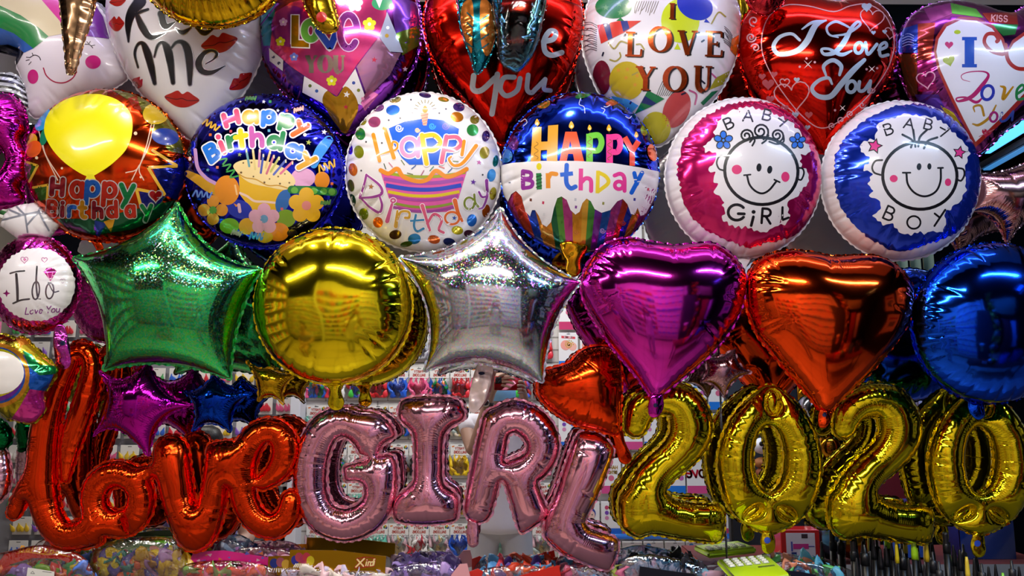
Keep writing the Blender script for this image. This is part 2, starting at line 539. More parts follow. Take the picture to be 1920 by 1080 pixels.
def inflate(pl, loops_px, k=0.8, res=0.0045, seed=1, pucker=1.0, ribs=1.0, wob=0.0015, crumple=0.0, pinch=(), rimres=None, sm=2, gap=1.0, solid=True):
    """blow up a flat outline (photo px) into a two sided pillow; the height solves a membrane equation"""
    rng = random.Random(seed); nr = np.random.RandomState(seed)
    rb = rimres or res * 0.75
    loops = []
    for L in loops_px:
        P = resample(np.array([pl.uv(x, y) for x, y in L]), rb)
        for _ in range(sm):
            P = 0.5 * P + 0.25 * (np.roll(P, 1, 0) + np.roll(P, -1, 0))
        loops.append(P)
    # orientation: outer loop counter clockwise seen by area, holes clockwise
    areas = [0.5 * np.sum(P[:, 0] * np.roll(P[:, 1], -1) - np.roll(P[:, 0], -1) * P[:, 1]) for P in loops]
    big = int(np.argmax(np.abs(areas)))
    for i in range(len(loops)):
        if (areas[i] < 0) == (i == big):
            loops[i] = loops[i][::-1].copy()
    A = np.vstack(loops); B = np.vstack([np.roll(P, -1, 0) for P in loops])
    nb = len(A)
    nin = []                                                    # inward normals
    for P in loops:
        t = np.roll(P, -1, 0) - np.roll(P, 1, 0); t /= np.hypot(*t.T)[:, None] + 1e-12
        nin.append(np.stack([-t[:, 1], t[:, 0]], 1))
    NIN = np.vstack(nin)
    cand = []
    lay = [0.0007, 0.0019, 0.0038, 0.0064]
    if res > 0.006: lay = [0.001, 0.003, 0.006]
    for q, d in enumerate(lay):
        step = 1 if q < 2 else 1
        c = (A + NIN * d)[::step]
        dd, _, _ = seg_dist(c, A, B)
        cand.append(c[(dd > 0.93 * d)])
    lo = A.min(0); hi = A.max(0)
    ii = np.arange(int((hi[0] - lo[0]) / res) + 2); jj = np.arange(int((hi[1] - lo[1]) / (res * 0.866)) + 2)
    X, Y = np.meshgrid(ii, jj, indexing='ij')
    H = np.stack([lo[0] + (X + 0.5 * (Y % 2)) * res, lo[1] + Y * res * 0.866], -1).reshape(-1, 2)
    H = H[inside(H, loops)]
    dd, _, _ = seg_dist(H, A, B)
    H = H[dd > lay[-1] + 0.45 * res]
    C = np.vstack(cand)
    C = C[inside(C, loops)]
    PIN = [np.array([pl.uv(x, y) for x, y in p]) for p in pinch]
    PIN = [resample(p, res * 0.6, closed=False) for p in PIN]
    if PIN:
        pp = np.vstack(PIN)
        d2 = np.sqrt(((H[:, None] - pp[None]) ** 2).sum(2)).min(1)
        H = H[d2 > res * 0.5]
        pts = np.vstack([A, C, H, pp])
    else:
        pts = np.vstack([A, C, H])
    edges = []; o = 0
    for P in loops:
        n = len(P); edges += [(o + i, o + (i + 1) % n) for i in range(n)]; o += n
    ov, oe, of, vmap, _, _ = delaunay_2d_cdt([Vector((float(x), float(y))) for x, y in pts], edges, [], 0, 1e-7)
    V = np.array([(v.x, v.y) for v in ov]); T = np.array([f for f in of if len(f) == 3], int)
    cen = V[T].mean(1)
    T = T[inside(cen, loops)]
    e1 = V[T[:, 1]] - V[T[:, 0]]; e2 = V[T[:, 2]] - V[T[:, 0]]
    ar = e1[:, 0] * e2[:, 1] - e1[:, 1] * e2[:, 0]
    T[ar < 0] = T[ar < 0][:, ::-1]
    T = T[np.abs(ar) > 1e-13]
    nv = len(V)
    d, si, st = seg_dist(V, A, B)
    fixed = d < 1e-6
    for i, m in enumerate(vmap):
        if PIN and any(x >= len(pts) - len(pp) for x in m): fixed[i] = True
    # finite element membrane
    I = []; J = []; W = []; M = np.zeros(nv)
    for a in range(3):
        i0, i1, i2 = T[:, a], T[:, (a + 1) % 3], T[:, (a + 2) % 3]
        p, q = V[i1] - V[i0], V[i2] - V[i0]
        cr = np.abs(p[:, 0] * q[:, 1] - p[:, 1] * q[:, 0]) + 1e-15
        W.append(np.clip(0.5 * (p * q).sum(1) / cr, -5, 50)); I.append(i1); J.append(i2)
        M += np.bincount(i0, cr / 6.0, nv)
    I = np.concatenate(I); J = np.concatenate(J); W = np.concatenate(W)
    dg = np.bincount(I, W, nv) + np.bincount(J, W, nv) + 1e-12
    free = (~fixed).astype(float)
    def mv(x):
        return (dg * x - np.bincount(I, W * x[J], nv) - np.bincount(J, W * x[I], nv)) * free
    b = 2.0 * M * free; x = np.zeros(nv); r = b.copy(); z = r / dg; p = z.copy(); rz = r @ z
    for _ in range(600):
        Ap = mv(p); al = rz / (p @ Ap + 1e-30); x += al * p; r -= al * Ap
        if np.abs(r).max() < 1e-9: break
        z = r / dg; rn = r @ z; p = z + (rn / rz) * p; rz = rn
    h = k * np.sqrt(np.clip(x, 0, None))
    # creases along the seam
    starts = np.cumsum([0] + [len(P) for P in loops])
    am = np.zeros(nv); ribs_s = np.zeros(nv); ribs_w = np.zeros(nv)
    segloop = np.zeros(nb, int); sarc = np.zeros(nb); tot = []
    hloc = h.max()
    for li, P in enumerate(loops):
        n = len(P); e = np.hypot(*(np.roll(P, -1, 0) - P).T); s = np.concatenate([[0], np.cumsum(e)])
        segloop[starts[li]:starts[li + 1]] = li; sarc[starts[li]:starts[li + 1]] = s[:-1]; tot.append(s[-1])
        t = np.roll(P, -3, 0) - np.roll(P, 3, 0); an = np.unwrap(np.arctan2(t[:, 1], t[:, 0]))
        kap = (np.roll(an, -3) - np.roll(an, 3)); kap = (kap + PI) % (2 * PI) - PI
        kap = kap / (6 * s[-1] / n)
        sel = segloop[si] == li
        sv = sarc[si] + st * e[(si - starts[li]).clip(0, n - 1)]
        ks = np.interp(sv, s, np.append(kap, kap[0]))
        Lr = min(0.034, hloc * 0.75)
        wr = np.where(ks < 0, np.clip(-ks / 12.0, 0, 1), np.clip(ks / 60.0, 0, .35)) * np.clip(d / 0.003, 0, 1) * np.exp(-(d / Lr) ** 3)
        ribs_s = np.where(sel, sv, ribs_s); ribs_w = np.where(sel, wr, ribs_w)
        pos = rng.uniform(0, 0.01)
        while pos < s[-1] - 0.004:
            kp = kap[min(n - 1, int(np.searchsorted(s, pos) - 1))]
            if kp < -2.5:
                w = rng.uniform(0.0011, 0.002); dep = (rng.uniform(0.015, 0.05) if rng.random() < .6 else rng.uniform(.08, .17)) * ribs; L = rng.uniform(0.008, 0.032); stp = rng.uniform(0.005, 0.011)
                wide = stp * 0.5
            elif kp > 2.0:
                w = rng.uniform(0.0012, 0.0026); dep = rng.uniform(0.08, 0.26) * pucker; L = rng.uniform(0.012, 0.045); stp = rng.uniform(0.016, 0.034) * gap
                wide = stp * 0.3
            else:
                w = rng.uniform(0.0012, 0.0022); dep = rng.uniform(0.04, 0.2) * pucker; L = rng.uniform(0.006, 0.02); stp = rng.uniform(0.014, 0.04) * gap
                wide = stp * 0.3
            L = min(L, hloc * 0.9)
            ds = np.abs(sv - pos); ds = np.minimum(ds, s[-1] - ds)
            drift = 1 + 1.2 * d / max(L, 1e-4)
            a_ = dep * (0.6 * np.exp(-(ds / (w * drift)) ** 2) + 0.4 * np.exp(-ds / wide)) * np.exp(-(d / L) ** 2)
            am += np.where(sel, a_, 0)
            pos += stp
    am = np.clip(am, 0, 0.7)
    ph = nr.uniform(0, 6.28, 8); fr = nr.uniform(18, 55, (8, 2)) * nr.choice([-1, 1], (8, 2))
    wb = sum(np.sin(V @ fr[i] + ph[i]) for i in range(8)) / 8
    lim = np.clip(h / max(hloc, 1e-6) * 1.6, 0, 1)
    hf = h * (1 - am) + wob * wb * lim
    wb2 = sum(np.sin(V @ (-fr[i] * 1.13) + ph[i] * 2) for i in range(8)) / 8
    hb = h * (1 - am) + wob * wb2 * lim
    if crumple > 0:
        c1 = np.zeros(nv); c2 = np.zeros(nv)
        for q in range(26):
            f = nr.uniform(60, 260); a0 = nr.uniform(0, 6.28); dv = np.array([math.cos(a0), math.sin(a0)]) * f
            c1 += (1 - np.abs(((V @ dv + nr.uniform(0, 6)) / PI) % 2 - 1)) * 40 / f
            c2 += (1 - np.abs(((V @ dv + nr.uniform(0, 6)) / PI) % 2 - 1)) * 40 / f
        hf += crumple * (c1 - c1.mean()) * 0.25 * lim; hb += crumple * (c2 - c2.mean()) * 0.25 * lim
    hf = np.where(fixed, 0, np.maximum(hf, 0.0002)); hb = np.where(fixed, 0, np.maximum(hb, 0.0002))
    # in-plane pull at the creases
    sh = (am * np.exp(-d / 0.006) * 0.006)[:, None]
    V2 = V + NIN[si] * sh
    fl = Film()
    bd = d < 1e-6
    nbk = int((~bd).sum())
    fl.rib = (np.concatenate([ribs_s, ribs_s[~bd]]), np.concatenate([ribs_w, ribs_w[~bd]]))
    front = [pl.w(float(u), float(v), float(q)) for (u, v), q in zip(V2, hf)]
    back = []; bmap = np.arange(nv)
    for i in range(nv):
        if not bd[i]:
            bmap[i] = nv + len(back); back.append(pl.w(float(V2[i, 0]), float(V2[i, 1]), -float(hb[i])))
    fl.verts = front + back
    fl.nfront = len(T)
    fl.faces = [tuple(int(i) for i in t) for t in T] + [(int(bmap[t[0]]), int(bmap[t[2]]), int(bmap[t[1]])) for t in T]
    fl.pl = pl; fl.loops = loops; fl.nin = nin; fl.starts = starts
    fl.hmax = float(hf.max()); fl.seed = seed
    fl.a = -pl.o.y
    fl.verts = press(fl.verts, fl.a)
    fl.finish()
    if solid:
        fl.full = BVHTree.FromPolygons(fl.verts, fl.faces)
        fl.lo = (fl.VA[:, 0].min(), fl.VA[:, 2].min()); fl.hi = (fl.VA[:, 0].max(), fl.VA[:, 2].max())
        FRONT.append(fl)
    return fl

def flange(fl, width=0.0045, wave=0.0010, rough=0.35):
    """crinkled flat weld that runs round the seam"""
    rng = random.Random(fl.seed + 77)
    V = []; F = []
    for P, Nn in zip(fl.loops, fl.nin):
        n = len(P); o = len(V)
        ph = rng.uniform(0, 6.28); e = 0.0
        per = rng.uniform(0.017, 0.023)
        wv = 0.0
        for i in range(n):
            stp = float(np.hypot(*(P[(i + 1) % n] - P[i])))
            e += stp
            if i % 4 == 0: wv = rng.uniform(-1, 1)
            wd = width * (1.15 - 0.55 * abs(math.cos(PI * e / per + ph + 0.5 * wv)) ** 3 + 0.15 * wv * rough)
            hh = wave * math.sin(2 * PI * e / (per * 1.37) + ph * 1.3 + wv * 0.6)
            a = P[i]; q1 = P[i] - Nn[i] * wd * 0.5; q2 = P[i] - Nn[i] * wd
            V += [fl.pl.w(a[0], a[1], 0.0), fl.pl.w(q1[0], q1[1], hh * 0.45), fl.pl.w(q2[0], q2[1], hh)]
        for i in range(n):
            j = (i + 1) % n
            F += [(o + 3 * i, o + 3 * j, o + 3 * j + 1, o + 3 * i + 1), (o + 3 * i + 1, o + 3 * j + 1, o + 3 * j + 2, o + 3 * i + 2)]
    return V, F

# ------------------------------------------------------------------ printing on the film
def arc(cx, cy, rx, ry, a0, a1, n=10):
    return [(cx + rx * math.cos(math.radians(a0 + (a1 - a0) * i / n)), cy + ry * math.sin(math.radians(a0 + (a1 - a0) * i / n))) for i in range(n + 1)]

# round pen alphabet: x from 0, y 0 = cap top, 1 = baseline, y down; (advance, strokes)
PEN = {
 'A': (.72, [[(.0, 1), (.36, 0)], [(.36, 0), (.72, 1)], [(.14, .64), (.58, .64)]]),
 'B': (.6, [[(0, 0), (0, 1)], [(0, 0)] + arc(.3, .24, .24, .24, -90, 90) + [(0, .48)], [(0, .48)] + arc(.32, .74, .28, .26, -90, 90) + [(0, 1)]]),
 'D': (.62, [[(0, 0), (0, 1)], [(0, 0)] + arc(.2, .5, .42, .5, -90, 90) + [(0, 1)]]),
 'E': (.55, [[(.55, 0), (0, 0), (0, 1), (.55, 1)], [(0, .5), (.45, .5)]]),
 'G': (.72, [arc(.38, .5, .38, .5, -40, -325, 18), [(.45, .58), (.72, .58)]]),
 'H': (.62, [[(0, 0), (0, 1)], [(.62, 0), (.62, 1)], [(0, .5), (.62, .5)]]),
 'I': (.0, [[(0, 0), (0, 1)]]),
 'K': (.6, [[(0, 0), (0, 1)], [(.58, 0), (.02, .55)], [(.2, .4), (.6, 1)]]),
 'L': (.5, [[(0, 0), (0, 1), (.5, 1)]]),
 'M': (.8, [[(0, 1), (.05, 0), (.4, .7), (.75, 0), (.8, 1)]]),
 'N': (.62, [[(0, 1), (0, 0), (.62, 1), (.62, 0)]]),
 'O': (.76, [arc(.38, .5, .38, .5, 0, 360, 22)]),
 'P': (.58, [[(0, 0), (0, 1)], [(0, 0)] + arc(.3, .27, .28, .27, -90, 90) + [(0, .54)]]),
 'R': (.6, [[(0, 0), (0, 1)], [(0, 0)] + arc(.3, .26, .27, .26, -90, 90) + [(0, .52)], [(.25, .52), (.6, 1)]]),
 'S': (.55, [arc(.28, .26, .26, .26, -30, -250, 12) + arc(.28, .74, .28, .26, -80, 150, 12)]),
 'T': (.6, [[(0, 0), (.6, 0)], [(.3, 0), (.3, 1)]]),
 'U': (.62, [[(0, 0), (0, .65)] + arc(.31, .66, .31, .34, 180, 0) + [(.62, 0)]]),
 'V': (.66, [[(0, 0), (.33, 1), (.66, 0)]]),
 'Y': (.64, [[(0, 0), (.32, .5), (.64, 0)], [(.32, .5), (.32, 1)]]),
 'a': (.5, [arc(.25, .7, .25, .3, 0, 360, 18), [(.5, .42), (.5, 1)]]),
 'b': (.5, [[(0, 0), (0, 1)], arc(.25, .7, .25, .3, 0, 360, 18)]),
 'd': (.5, [[(.5, 0), (.5, 1)], arc(.25, .7, .25, .3, 0, 360, 18)]),
 'e': (.5, [[(.02, .7), (.5, .66)] + arc(.25, .7, .25, .3, -10, -320, 18)]),
 'h': (.48, [[(0, 0), (0, 1)], [(0, .62)] + arc(.24, .62, .24, .22, 180, 360) + [(.48, 1)]]),
 'i': (.0, [[(0, .42), (0, 1)], [(0, .12), (0, .14)]]),
 'l': (.0, [[(0, 0), (0, 1)]]),
 'm': (.8, [[(0, .4), (0, 1)], [(0, .6)] + arc(.2, .6, .2, .2, 180, 360) + [(.4, 1)], [(.4, .6)] + arc(.6, .6, .2, .2, 180, 360) + [(.8, 1)]]),
 'n': (.48, [[(0, .4), (0, 1)], [(0, .62)] + arc(.24, .62, .24, .22, 180, 360) + [(.48, 1)]]),
 'o': (.54, [arc(.27, .7, .27, .3, 0, 360, 18)]),
 'p': (.5, [[(0, .42), (0, 1.38)], arc(.25, .7, .25, .29, 0, 360, 18)]),
 'r': (.34, [[(0, .42), (0, 1)], [(0, .66)] + arc(.22, .64, .22, .22, 180, 300)]),
 's': (.42, [arc(.21, .55, .2, .14, -30, -250, 10) + arc(.21, .84, .21, .15, -80, 150, 10)]),
 't': (.4, [[(.16, .08), (.16, .8)] + arc(.34, .8, .18, .2, 180, 70, 6), [(0, .42), (.38, .42)]]),
 'u': (.48, [[(0, .42), (0, .72)] + arc(.24, .74, .24, .26, 180, 0) + [(.48, .42)], [(.48, .42), (.48, 1)]]),
 'v': (.48, [[(0, .42), (.24, 1), (.48, .42)]]),
 'y': (.5, [[(0, .42), (.26, .98)], [(.5, .42), (.12, 1.38)]]),
}
# book alphabet with serifs: (width, [(points, relative pen width)])
SERIF = {
 'I': (.34, [([(.17, .0), (.17, 1)], 1.0), ([(0, .02), (.34, .02)], .35), ([(0, .98), (.34, .98)], .35)]),
 'L': (.62, [([(.17, 0), (.17, 1)], 1.0), ([(0, .02), (.36, .02)], .35), ([(0, .98), (.6, .98)], .4), ([(.6, .99), (.62, .7)], .45)]),
 'O': (.8, [([(.4, .01)] + arc(.4, .5, .36, .49, -90, -270, 14), 0), ([(.4, .01)] + arc(.4, .5, .36, .49, -90, 90, 14), 0)]),
 'V': (.8, [([(.14, 0), (.42, 1)], 1.0), ([(.68, 0), (.42, 1)], .42), ([(0, .02), (.3, .02)], .35), ([(.55, .02), (.8, .02)], .35)]),
 'E': (.62, [([(.17, 0), (.17, 1)], 1.0), ([(0, .02), (.58, .02)], .4), ([(0, .98), (.6, .98)], .4), ([(.17, .5), (.44, .5)], .35), ([(.58, 0), (.59, .24)], .4), ([(.6, 1), (.62, .74)], .4), ([(.44, .4), (.44, .6)], .35)]),
 'Y': (.8, [([(.14, 0), (.4, .54)], 1.0), ([(.68, 0), (.4, .54)], .42), ([(.4, .5), (.4, 1)], 1.0), ([(0, .02), (.3, .02)], .35), ([(.55, .02), (.8, .02)], .35), ([(.24, .98), (.56, .98)], .35)]),
 'U': (.8, [([(.17, 0), (.17, .66)] + arc(.38, .68, .21, .31, 180, 90, 8), 1.0), (arc(.38, .68, .25, .31, 90, 0, 8) + [(.63, 0)], .45), ([(0, .02), (.34, .02)], .35), ([(.5, .02), (.78, .02)], .35)]),
}

class Deco:
    """ink laid on one film; every shape is traced where the photo shows it and dropped onto the film's own surface"""
    def __init__(s, fl, ox=0, oy=0, sc=1.0):
        s.fl = fl; s.c = (ox, oy, sc); s.base = 0.00032; s.placed = []; s.fm = {}
        s.sets = {}; s.cur = 'pattern'
    def crop(s, ox, oy, sc): s.c = (ox, oy, sc)
    def px(s, pts):
        ox, oy, sc = s.c
        return np.array([(ox + x / sc, oy + y / sc) for x, y in pts], float)
    def hit(s, x, y, off, ly=1):
        c = s.fl.pl.cpx
        def t(x, y):
            return s.fl.bvh.ray_cast(CAM_O, ray(x, y))
        r = t(x, y)
        if r[0] is None:
            a, b = 0.0, 1.0
            for _ in range(11):
                m = (a + b) / 2
                q = t(c[0] + (x - c[0]) * m, c[1] + (y - c[1]) * m)
                if q[0] is None: b = m
                else: a = m; r = q
        if r[0] is None: return None
        n = s.fl.normal_at(r[0], r[2])
        return (r[0] + n * (off + s.fl.lift_at(r[0], r[2]) * (.9 + .55 * min(ly, 7))), n)
    def put(s, P, F, mat, big=0.0):
        P = np.asarray(P, float); lo = P.min(0); hi = P.max(0)
        ly = 1 + max([0] + [q[3] for q in s.placed if q[0][0] < hi[0] and q[1][0] > lo[0] and q[0][1] < hi[1] and q[1][1] > lo[1]])
        under = [q[2] for q in s.placed if q[0][0] < hi[0] and q[1][0] > lo[0] and q[0][1] < hi[1] and q[1][1] > lo[1]]
        s.off = (max(under) if under else s.base) + (0.00011 if big > 60 else 0.00006 if big > 5 else 0.00003)
        s.placed.append((lo, hi, s.off, min(ly, 7)))
        mb = s.sets.setdefault(s.cur, MB())
        W = [s.hit(x, y, s.off, ly) for x, y in P]
        ok = [w is not None for w in W]
        idx = {}; V = []; NN = []
        for i, w in enumerate(W):
            if w is not None: idx[i] = len(V); V.append(w[0]); NN.append(w[1])
        FF = []
        for f in F:
            if all(ok[i] for i in f):
                g = [idx[i] for i in f]
                if (V[g[1]] - V[g[0]]).cross(V[g[2]] - V[g[1]]).dot(NN[g[0]]) < 0: g.reverse()
                FF.append(g)
        if FF: mb.add(V, FF, mat); mb.n += NN
    def poly(s, pts, mat, smooth=False, step=3.5, raw=False):
        P = np.array(pts, float) if raw else s.px(pts)
        if smooth: P = spline(P, True, 8)
        size = (P.max(0) - P.min(0)).max()
        st = min(step, max(1.2, size / 5))
        L = resample_keep(P, st)
        lo = L.min(0); hi = L.max(0)
        X, Y = np.meshgrid(np.arange(lo[0] + st / 2, hi[0], st), np.arange(lo[1] + st / 2, hi[1], st))
        G = np.stack([X.ravel(), Y.ravel()], 1)
        if len(G):
            G = G[inside(G, [L])]
        if len(G):
            d, _, _ = seg_dist(G, L, np.roll(L, -1, 0)); G = G[d > st * 0.35]
        pts2 = np.vstack([L, G]) if len(G) else L
        n = len(L)
        ov, _, of, _, _, _ = delaunay_2d_cdt([Vector(p) for p in pts2.tolist()], [(i, (i + 1) % n) for i in range(n)], [], 0, 1e-5)
        V = np.array([(v.x, v.y) for v in ov]); T = np.array([f for f in of if len(f) == 3], int)
        if not len(T): return
        T = T[inside(V[T].mean(1), [L])]
        s.put(V, T, mat, size)
        if size > 50 and hasattr(s.fl, 'vn'): s.stain(L, mat)
    def stain(s, L, mat):
        """give the film itself the ink colour under a large print"""
        fl = s.fl
        if not hasattr(fl, 'px'):
            q = (fl.VA - np.array(CAM_O)) @ np.array(CAM_R)
            fl.px = np.stack([960 + FPX * q[:, 0] / -q[:, 2], 540 - FPX * q[:, 1] / -q[:, 2]], 1)
            t = fl.T[:fl.nfront]; c = fl.VA[t].mean(1)
            fn = np.cross(fl.VA[t[:, 1]] - fl.VA[t[:, 0]], fl.VA[t[:, 2]] - fl.VA[t[:, 0]])
            fl.seen = ((np.array(CAM_O) - c) * fn).sum(1) > 0
        ins = inside(fl.px, [L])
        for i in np.nonzero(ins[fl.T[:fl.nfront]].all(1) & fl.seen)[0]: s.fm[int(i)] = mat
    def oval(s, cx, cy, rx, ry, mat, rot=0.0):
        s.poly(ellipse(cx, cy, rx, ry, 28, math.radians(rot)), mat)
    def star(s, cx, cy, r, mat, rot=0.0, ratio=0.42, n=5):
        s.poly([(cx + (r if i % 2 == 0 else r * ratio) * math.sin(PI * i / n + math.radians(rot)), cy - (r if i % 2 == 0 else r * ratio) * math.cos(PI * i / n + math.radians(rot))) for i in range(2 * n)], mat)
    def heart(s, cx, cy, r, mat, rot=0.0):
        a = np.linspace(0, 2 * PI, 26, endpoint=False); R = math.radians(rot)
        x = 16 * np.sin(a) ** 3 / 16; y = -(13 * np.cos(a) - 5 * np.cos(2 * a) - 2 * np.cos(3 * a) - np.cos(4 * a)) / 16
        s.poly(np.stack([cx + r * (x * math.cos(R) - y * math.sin(R)), cy + r * (x * math.sin(R) + y * math.cos(R))], 1), mat)
    def line(s, pts, width, mat, smooth=True, cap=True, raw=False):
        """pen stroke; width in the current crop's px, a number or one per point"""
        sc = 1.0 if raw else s.c[2]
        P = np.array(pts, float) if raw else s.px(pts)
        Wd = np.array(width if isinstance(width, (list, tuple)) else [width] * len(P), float) / sc
        Q = np.hstack([P, Wd[:, None]])
        if smooth and len(P) > 2: Q = spline(Q, False, 8)
        d = np.hypot(*np.diff(Q[:, :2], axis=0).T); keep = np.concatenate([[True], d > 1e-6]); Q = Q[keep]
        if len(Q) < 2: return
        ss = np.concatenate([[0], np.cumsum(np.hypot(*np.diff(Q[:, :2], axis=0).T))])
        n = max(2, int(ss[-1] / 2.0) + 1)
        t = np.linspace(0, ss[-1], n)
        if not smooth or len(P) <= 2 or True:
            t = np.unique(np.concatenate([t, ss])) if len(ss) < 40 else t
        Q = np.stack([np.interp(t, ss, Q[:, i]) for i in range(3)], 1)
        tg = np.gradient(Q[:, :2], axis=0); tg /= np.hypot(*tg.T)[:, None] + 1e-9
        nm = np.stack([-tg[:, 1], tg[:, 0]], 1)
        hw = np.maximum(Q[:, 2], 0.3) / 2
        na = 2 if hw.max() < 2.5 else (3 if hw.max() < 6 else 5)
        V = []; F = []
        for k in range(na):
            f = -1 + 2 * k / (na - 1)
            V += (Q[:, :2] + nm * (hw * f)[:, None]).tolist()
        m = len(Q)
        for k in range(na - 1):
            for i in range(m - 1):
                F.append((k * m + i, k * m + i + 1, (k + 1) * m + i + 1, (k + 1) * m + i))
        if cap:
            for e, sg in ((0, -1), (m - 1, 1)):
                c = Q[e, :2]; a0 = math.atan2(nm[e, 1], nm[e, 0]); o = len(V)
                V.append(c.tolist())
                for q in range(7):
                    a = a0 - sg * PI * q / 6
                    V.append([c[0] + hw[e] * math.cos(a), c[1] + hw[e] * math.sin(a)])
                for q in range(6): F.append((o, o + 1 + q, o + 2 + q))
        s.put(V, F, mat, 2 * hw.max())
    def strokes(s, ch, x, y, h, rot=0.0, wx=1.0, slant=0.0, font=PEN):
        """pen strokes of a letter; x, y = its top left corner"""
        R = math.radians(rot); c, sn = math.cos(R), math.sin(R); out = []
        for st in font[ch][1]:
            pts = st if font is PEN else st[0]
            out.append(([(x + (u * h * wx + slant * (1 - v) * h) * c - v * h * sn, y + (u * h * wx + slant * (1 - v) * h) * sn + v * h * c) for u, v in pts], None if font is PEN else st[1]))
        return out
    def letter(s, ch, x, y, h, w, mat, rot=0.0, wx=1.0, slant=0.0, edge=None, edge_mat=None):
        st = s.strokes(ch, x, y, h, rot, wx, slant)
        if edge_mat is not None:
            for p, _ in st: s.line(p, w + 2 * edge, edge_mat, smooth=False)
        for p, _ in st: s.line(p, w, mat, smooth=False)
    def serif(s, ch, x, y, h, w, mat, rot=0.0, wx=1.0, slant=0.0):
        for p, q in s.strokes(ch, x, y, h, rot, wx, slant, SERIF):
            if q == 0:
                n = len(p); s.line(p, [w * (0.3 + 0.85 * math.sin(PI * i / (n - 1)) ** 1.3) for i in range(n)], mat, smooth=False)
            else:
                s.line(p, max(w * q, 0.5), mat, smooth=False, cap=False)
    def word(s, txt, x, y, h, w, mats, gap=0.22, rot=0.0, wx=1.0, slant=0.0, edge=None, edge_mat=None, font=PEN):
        R = math.radians(rot)
        for i, ch in enumerate(txt):
            if ch != ' ':
                m = mats[i % len(mats)] if isinstance(mats, (list, tuple)) else mats
                if font is PEN: s.letter(ch, x, y, h, w, m, rot, wx, slant, edge, edge_mat)
                else: s.serif(ch, x, y, h, w, m, rot, wx, slant)
                adv = (font[ch][0] * wx + gap) * h
            else: adv = 0.4 * h
            x += adv * math.cos(R); y += adv * math.sin(R)

def resample_keep(P, step):
    """subdivide a closed polygon, keeping its corners"""
    out = []
    for a, b in zip(P, np.roll(P, -1, 0)):
        n = max(1, int(math.ceil(np.hypot(*(b - a)) / step)))
        for i in range(n): out.append(a + (b - a) * i / n)
    Q = [out[0]]
    for p in out[1:]:
        if np.hypot(*(p - Q[-1])) > 0.15: Q.append(p)
    return np.array(Q)

def film_obj(name, fl, mat, parent, deco=None, back_mat=None):
    mb = MB()
    mb.add(fl.verts, fl.faces[:fl.nfront], mat)
    k2 = mb.mi(back_mat or mat)
    for f in fl.faces[fl.nfront:]:
        mb.f.append(tuple(int(i) for i in f)); mb.m.append(k2)
    nn = [tuple(n) for n in fl.vn]
    if deco:
        for i, m_ in deco.fm.items(): mb.m[i] = mb.mi(m_)
    for d in (deco.sets.values() if deco else ()):
        o = len(mb.v)
        mp = [mb.mi(m) for m in d.mats]
        mb.v += d.v; nn += [tuple(n) for n in d.n]
        mb.f += [tuple(i + o for i in f) for f in d.f]; mb.m += [mp[i] for i in d.m]
    ob = mb.build(name, parent)
    ob.data.normals_split_custom_set_from_vertices(nn)
    for an, ar in (('rib_pos', fl.rib[0]), ('rib_amount', fl.rib[1])):
        at_ = ob.data.attributes.new(an, 'FLOAT', 'POINT')
        q = np.zeros(len(ob.data.vertices), np.float32); q[:len(ar)] = ar
        at_.data.foreach_set('value', q)
    return ob

def balloon(name, label, cat, fl, mat, deco=None, tail=None, seam=0.0045, seam_mat=None, group=None, back_mat=None, wave=0.0010):
    """root empty at the lowest point + foil_body (with its print), lettering, seam_edge, tail"""
    zs = min(v.z for v in fl.verts)
    root = thing(name, (fl.pl.o.x, fl.pl.o.y, zs), label, cat, group)
    film_obj('foil_body', fl, mat, root, deco, back_mat)
    if seam:
        V, F = flange(fl, seam, wave)
        me_ = FRONT.pop(FRONT.index(fl)) if fl in FRONT else None
        V = press([Vector(v) for v in V], fl.a, 0.0025)
        if me_: FRONT.append(me_)
        mesh_obj('seam_edge', V, F, seam_mat or mat, root)
    if tail:
        make_tail(root, mat=mat, **tail)
    return root

def make_tail(root, pts, w, a, mat, hole=None, seed=5, hole_mat=None, pitch=0.0, mat2=None, k=0.35, crumple=0.011):
    """crumpled filling neck, pts from the body downwards (photo px)"""
    P = np.array(pts, float)
    c = P.mean(0)
    pl = Plane(c[0], c[1], a, 0, pitch)
    loops = sdf_shape([(pts, list(w) if isinstance(w, (list, tuple)) else w)], step=1.5, k=1.0)
    fl = inflate(pl, [loops[0]], k=k, res=0.004, seed=seed, pucker=0.6, wob=0.001, crumple=crumple, solid=False)
    d = None
    if hole:
        d = Deco(fl)
        d.poly(ellipse(hole[0], hole[1], hole[2], hole[3] if len(hole) > 3 else hole[2], 16), hole_mat or ink('#101840', 0.3), raw=True)
    t = film_obj('tail', fl, mat2 or mat, root, d)
    return t

# ------------------------------------------------------------------ lamps of the shop
CEIL = 3.25
SOFF = 3.20
def area_lamp(name, loc, size, power, color, parent, rot=(0, 0, 0), sy=None, spread=None):
    l = bpy.data.lights.new(name, 'AREA')
    l.energy = power; l.color = color
    l.shape = 'RECTANGLE' if sy else 'DISK'
    l.size = size
    if sy: l.size_y = sy
    if spread: l.spread = math.radians(spread)
    o = bpy.data.objects.new(name, l); COL.objects.link(o)
    o.parent = parent; o.location = Vector(loc) - Vector(parent.location); o.rotation_euler = rot
    return o

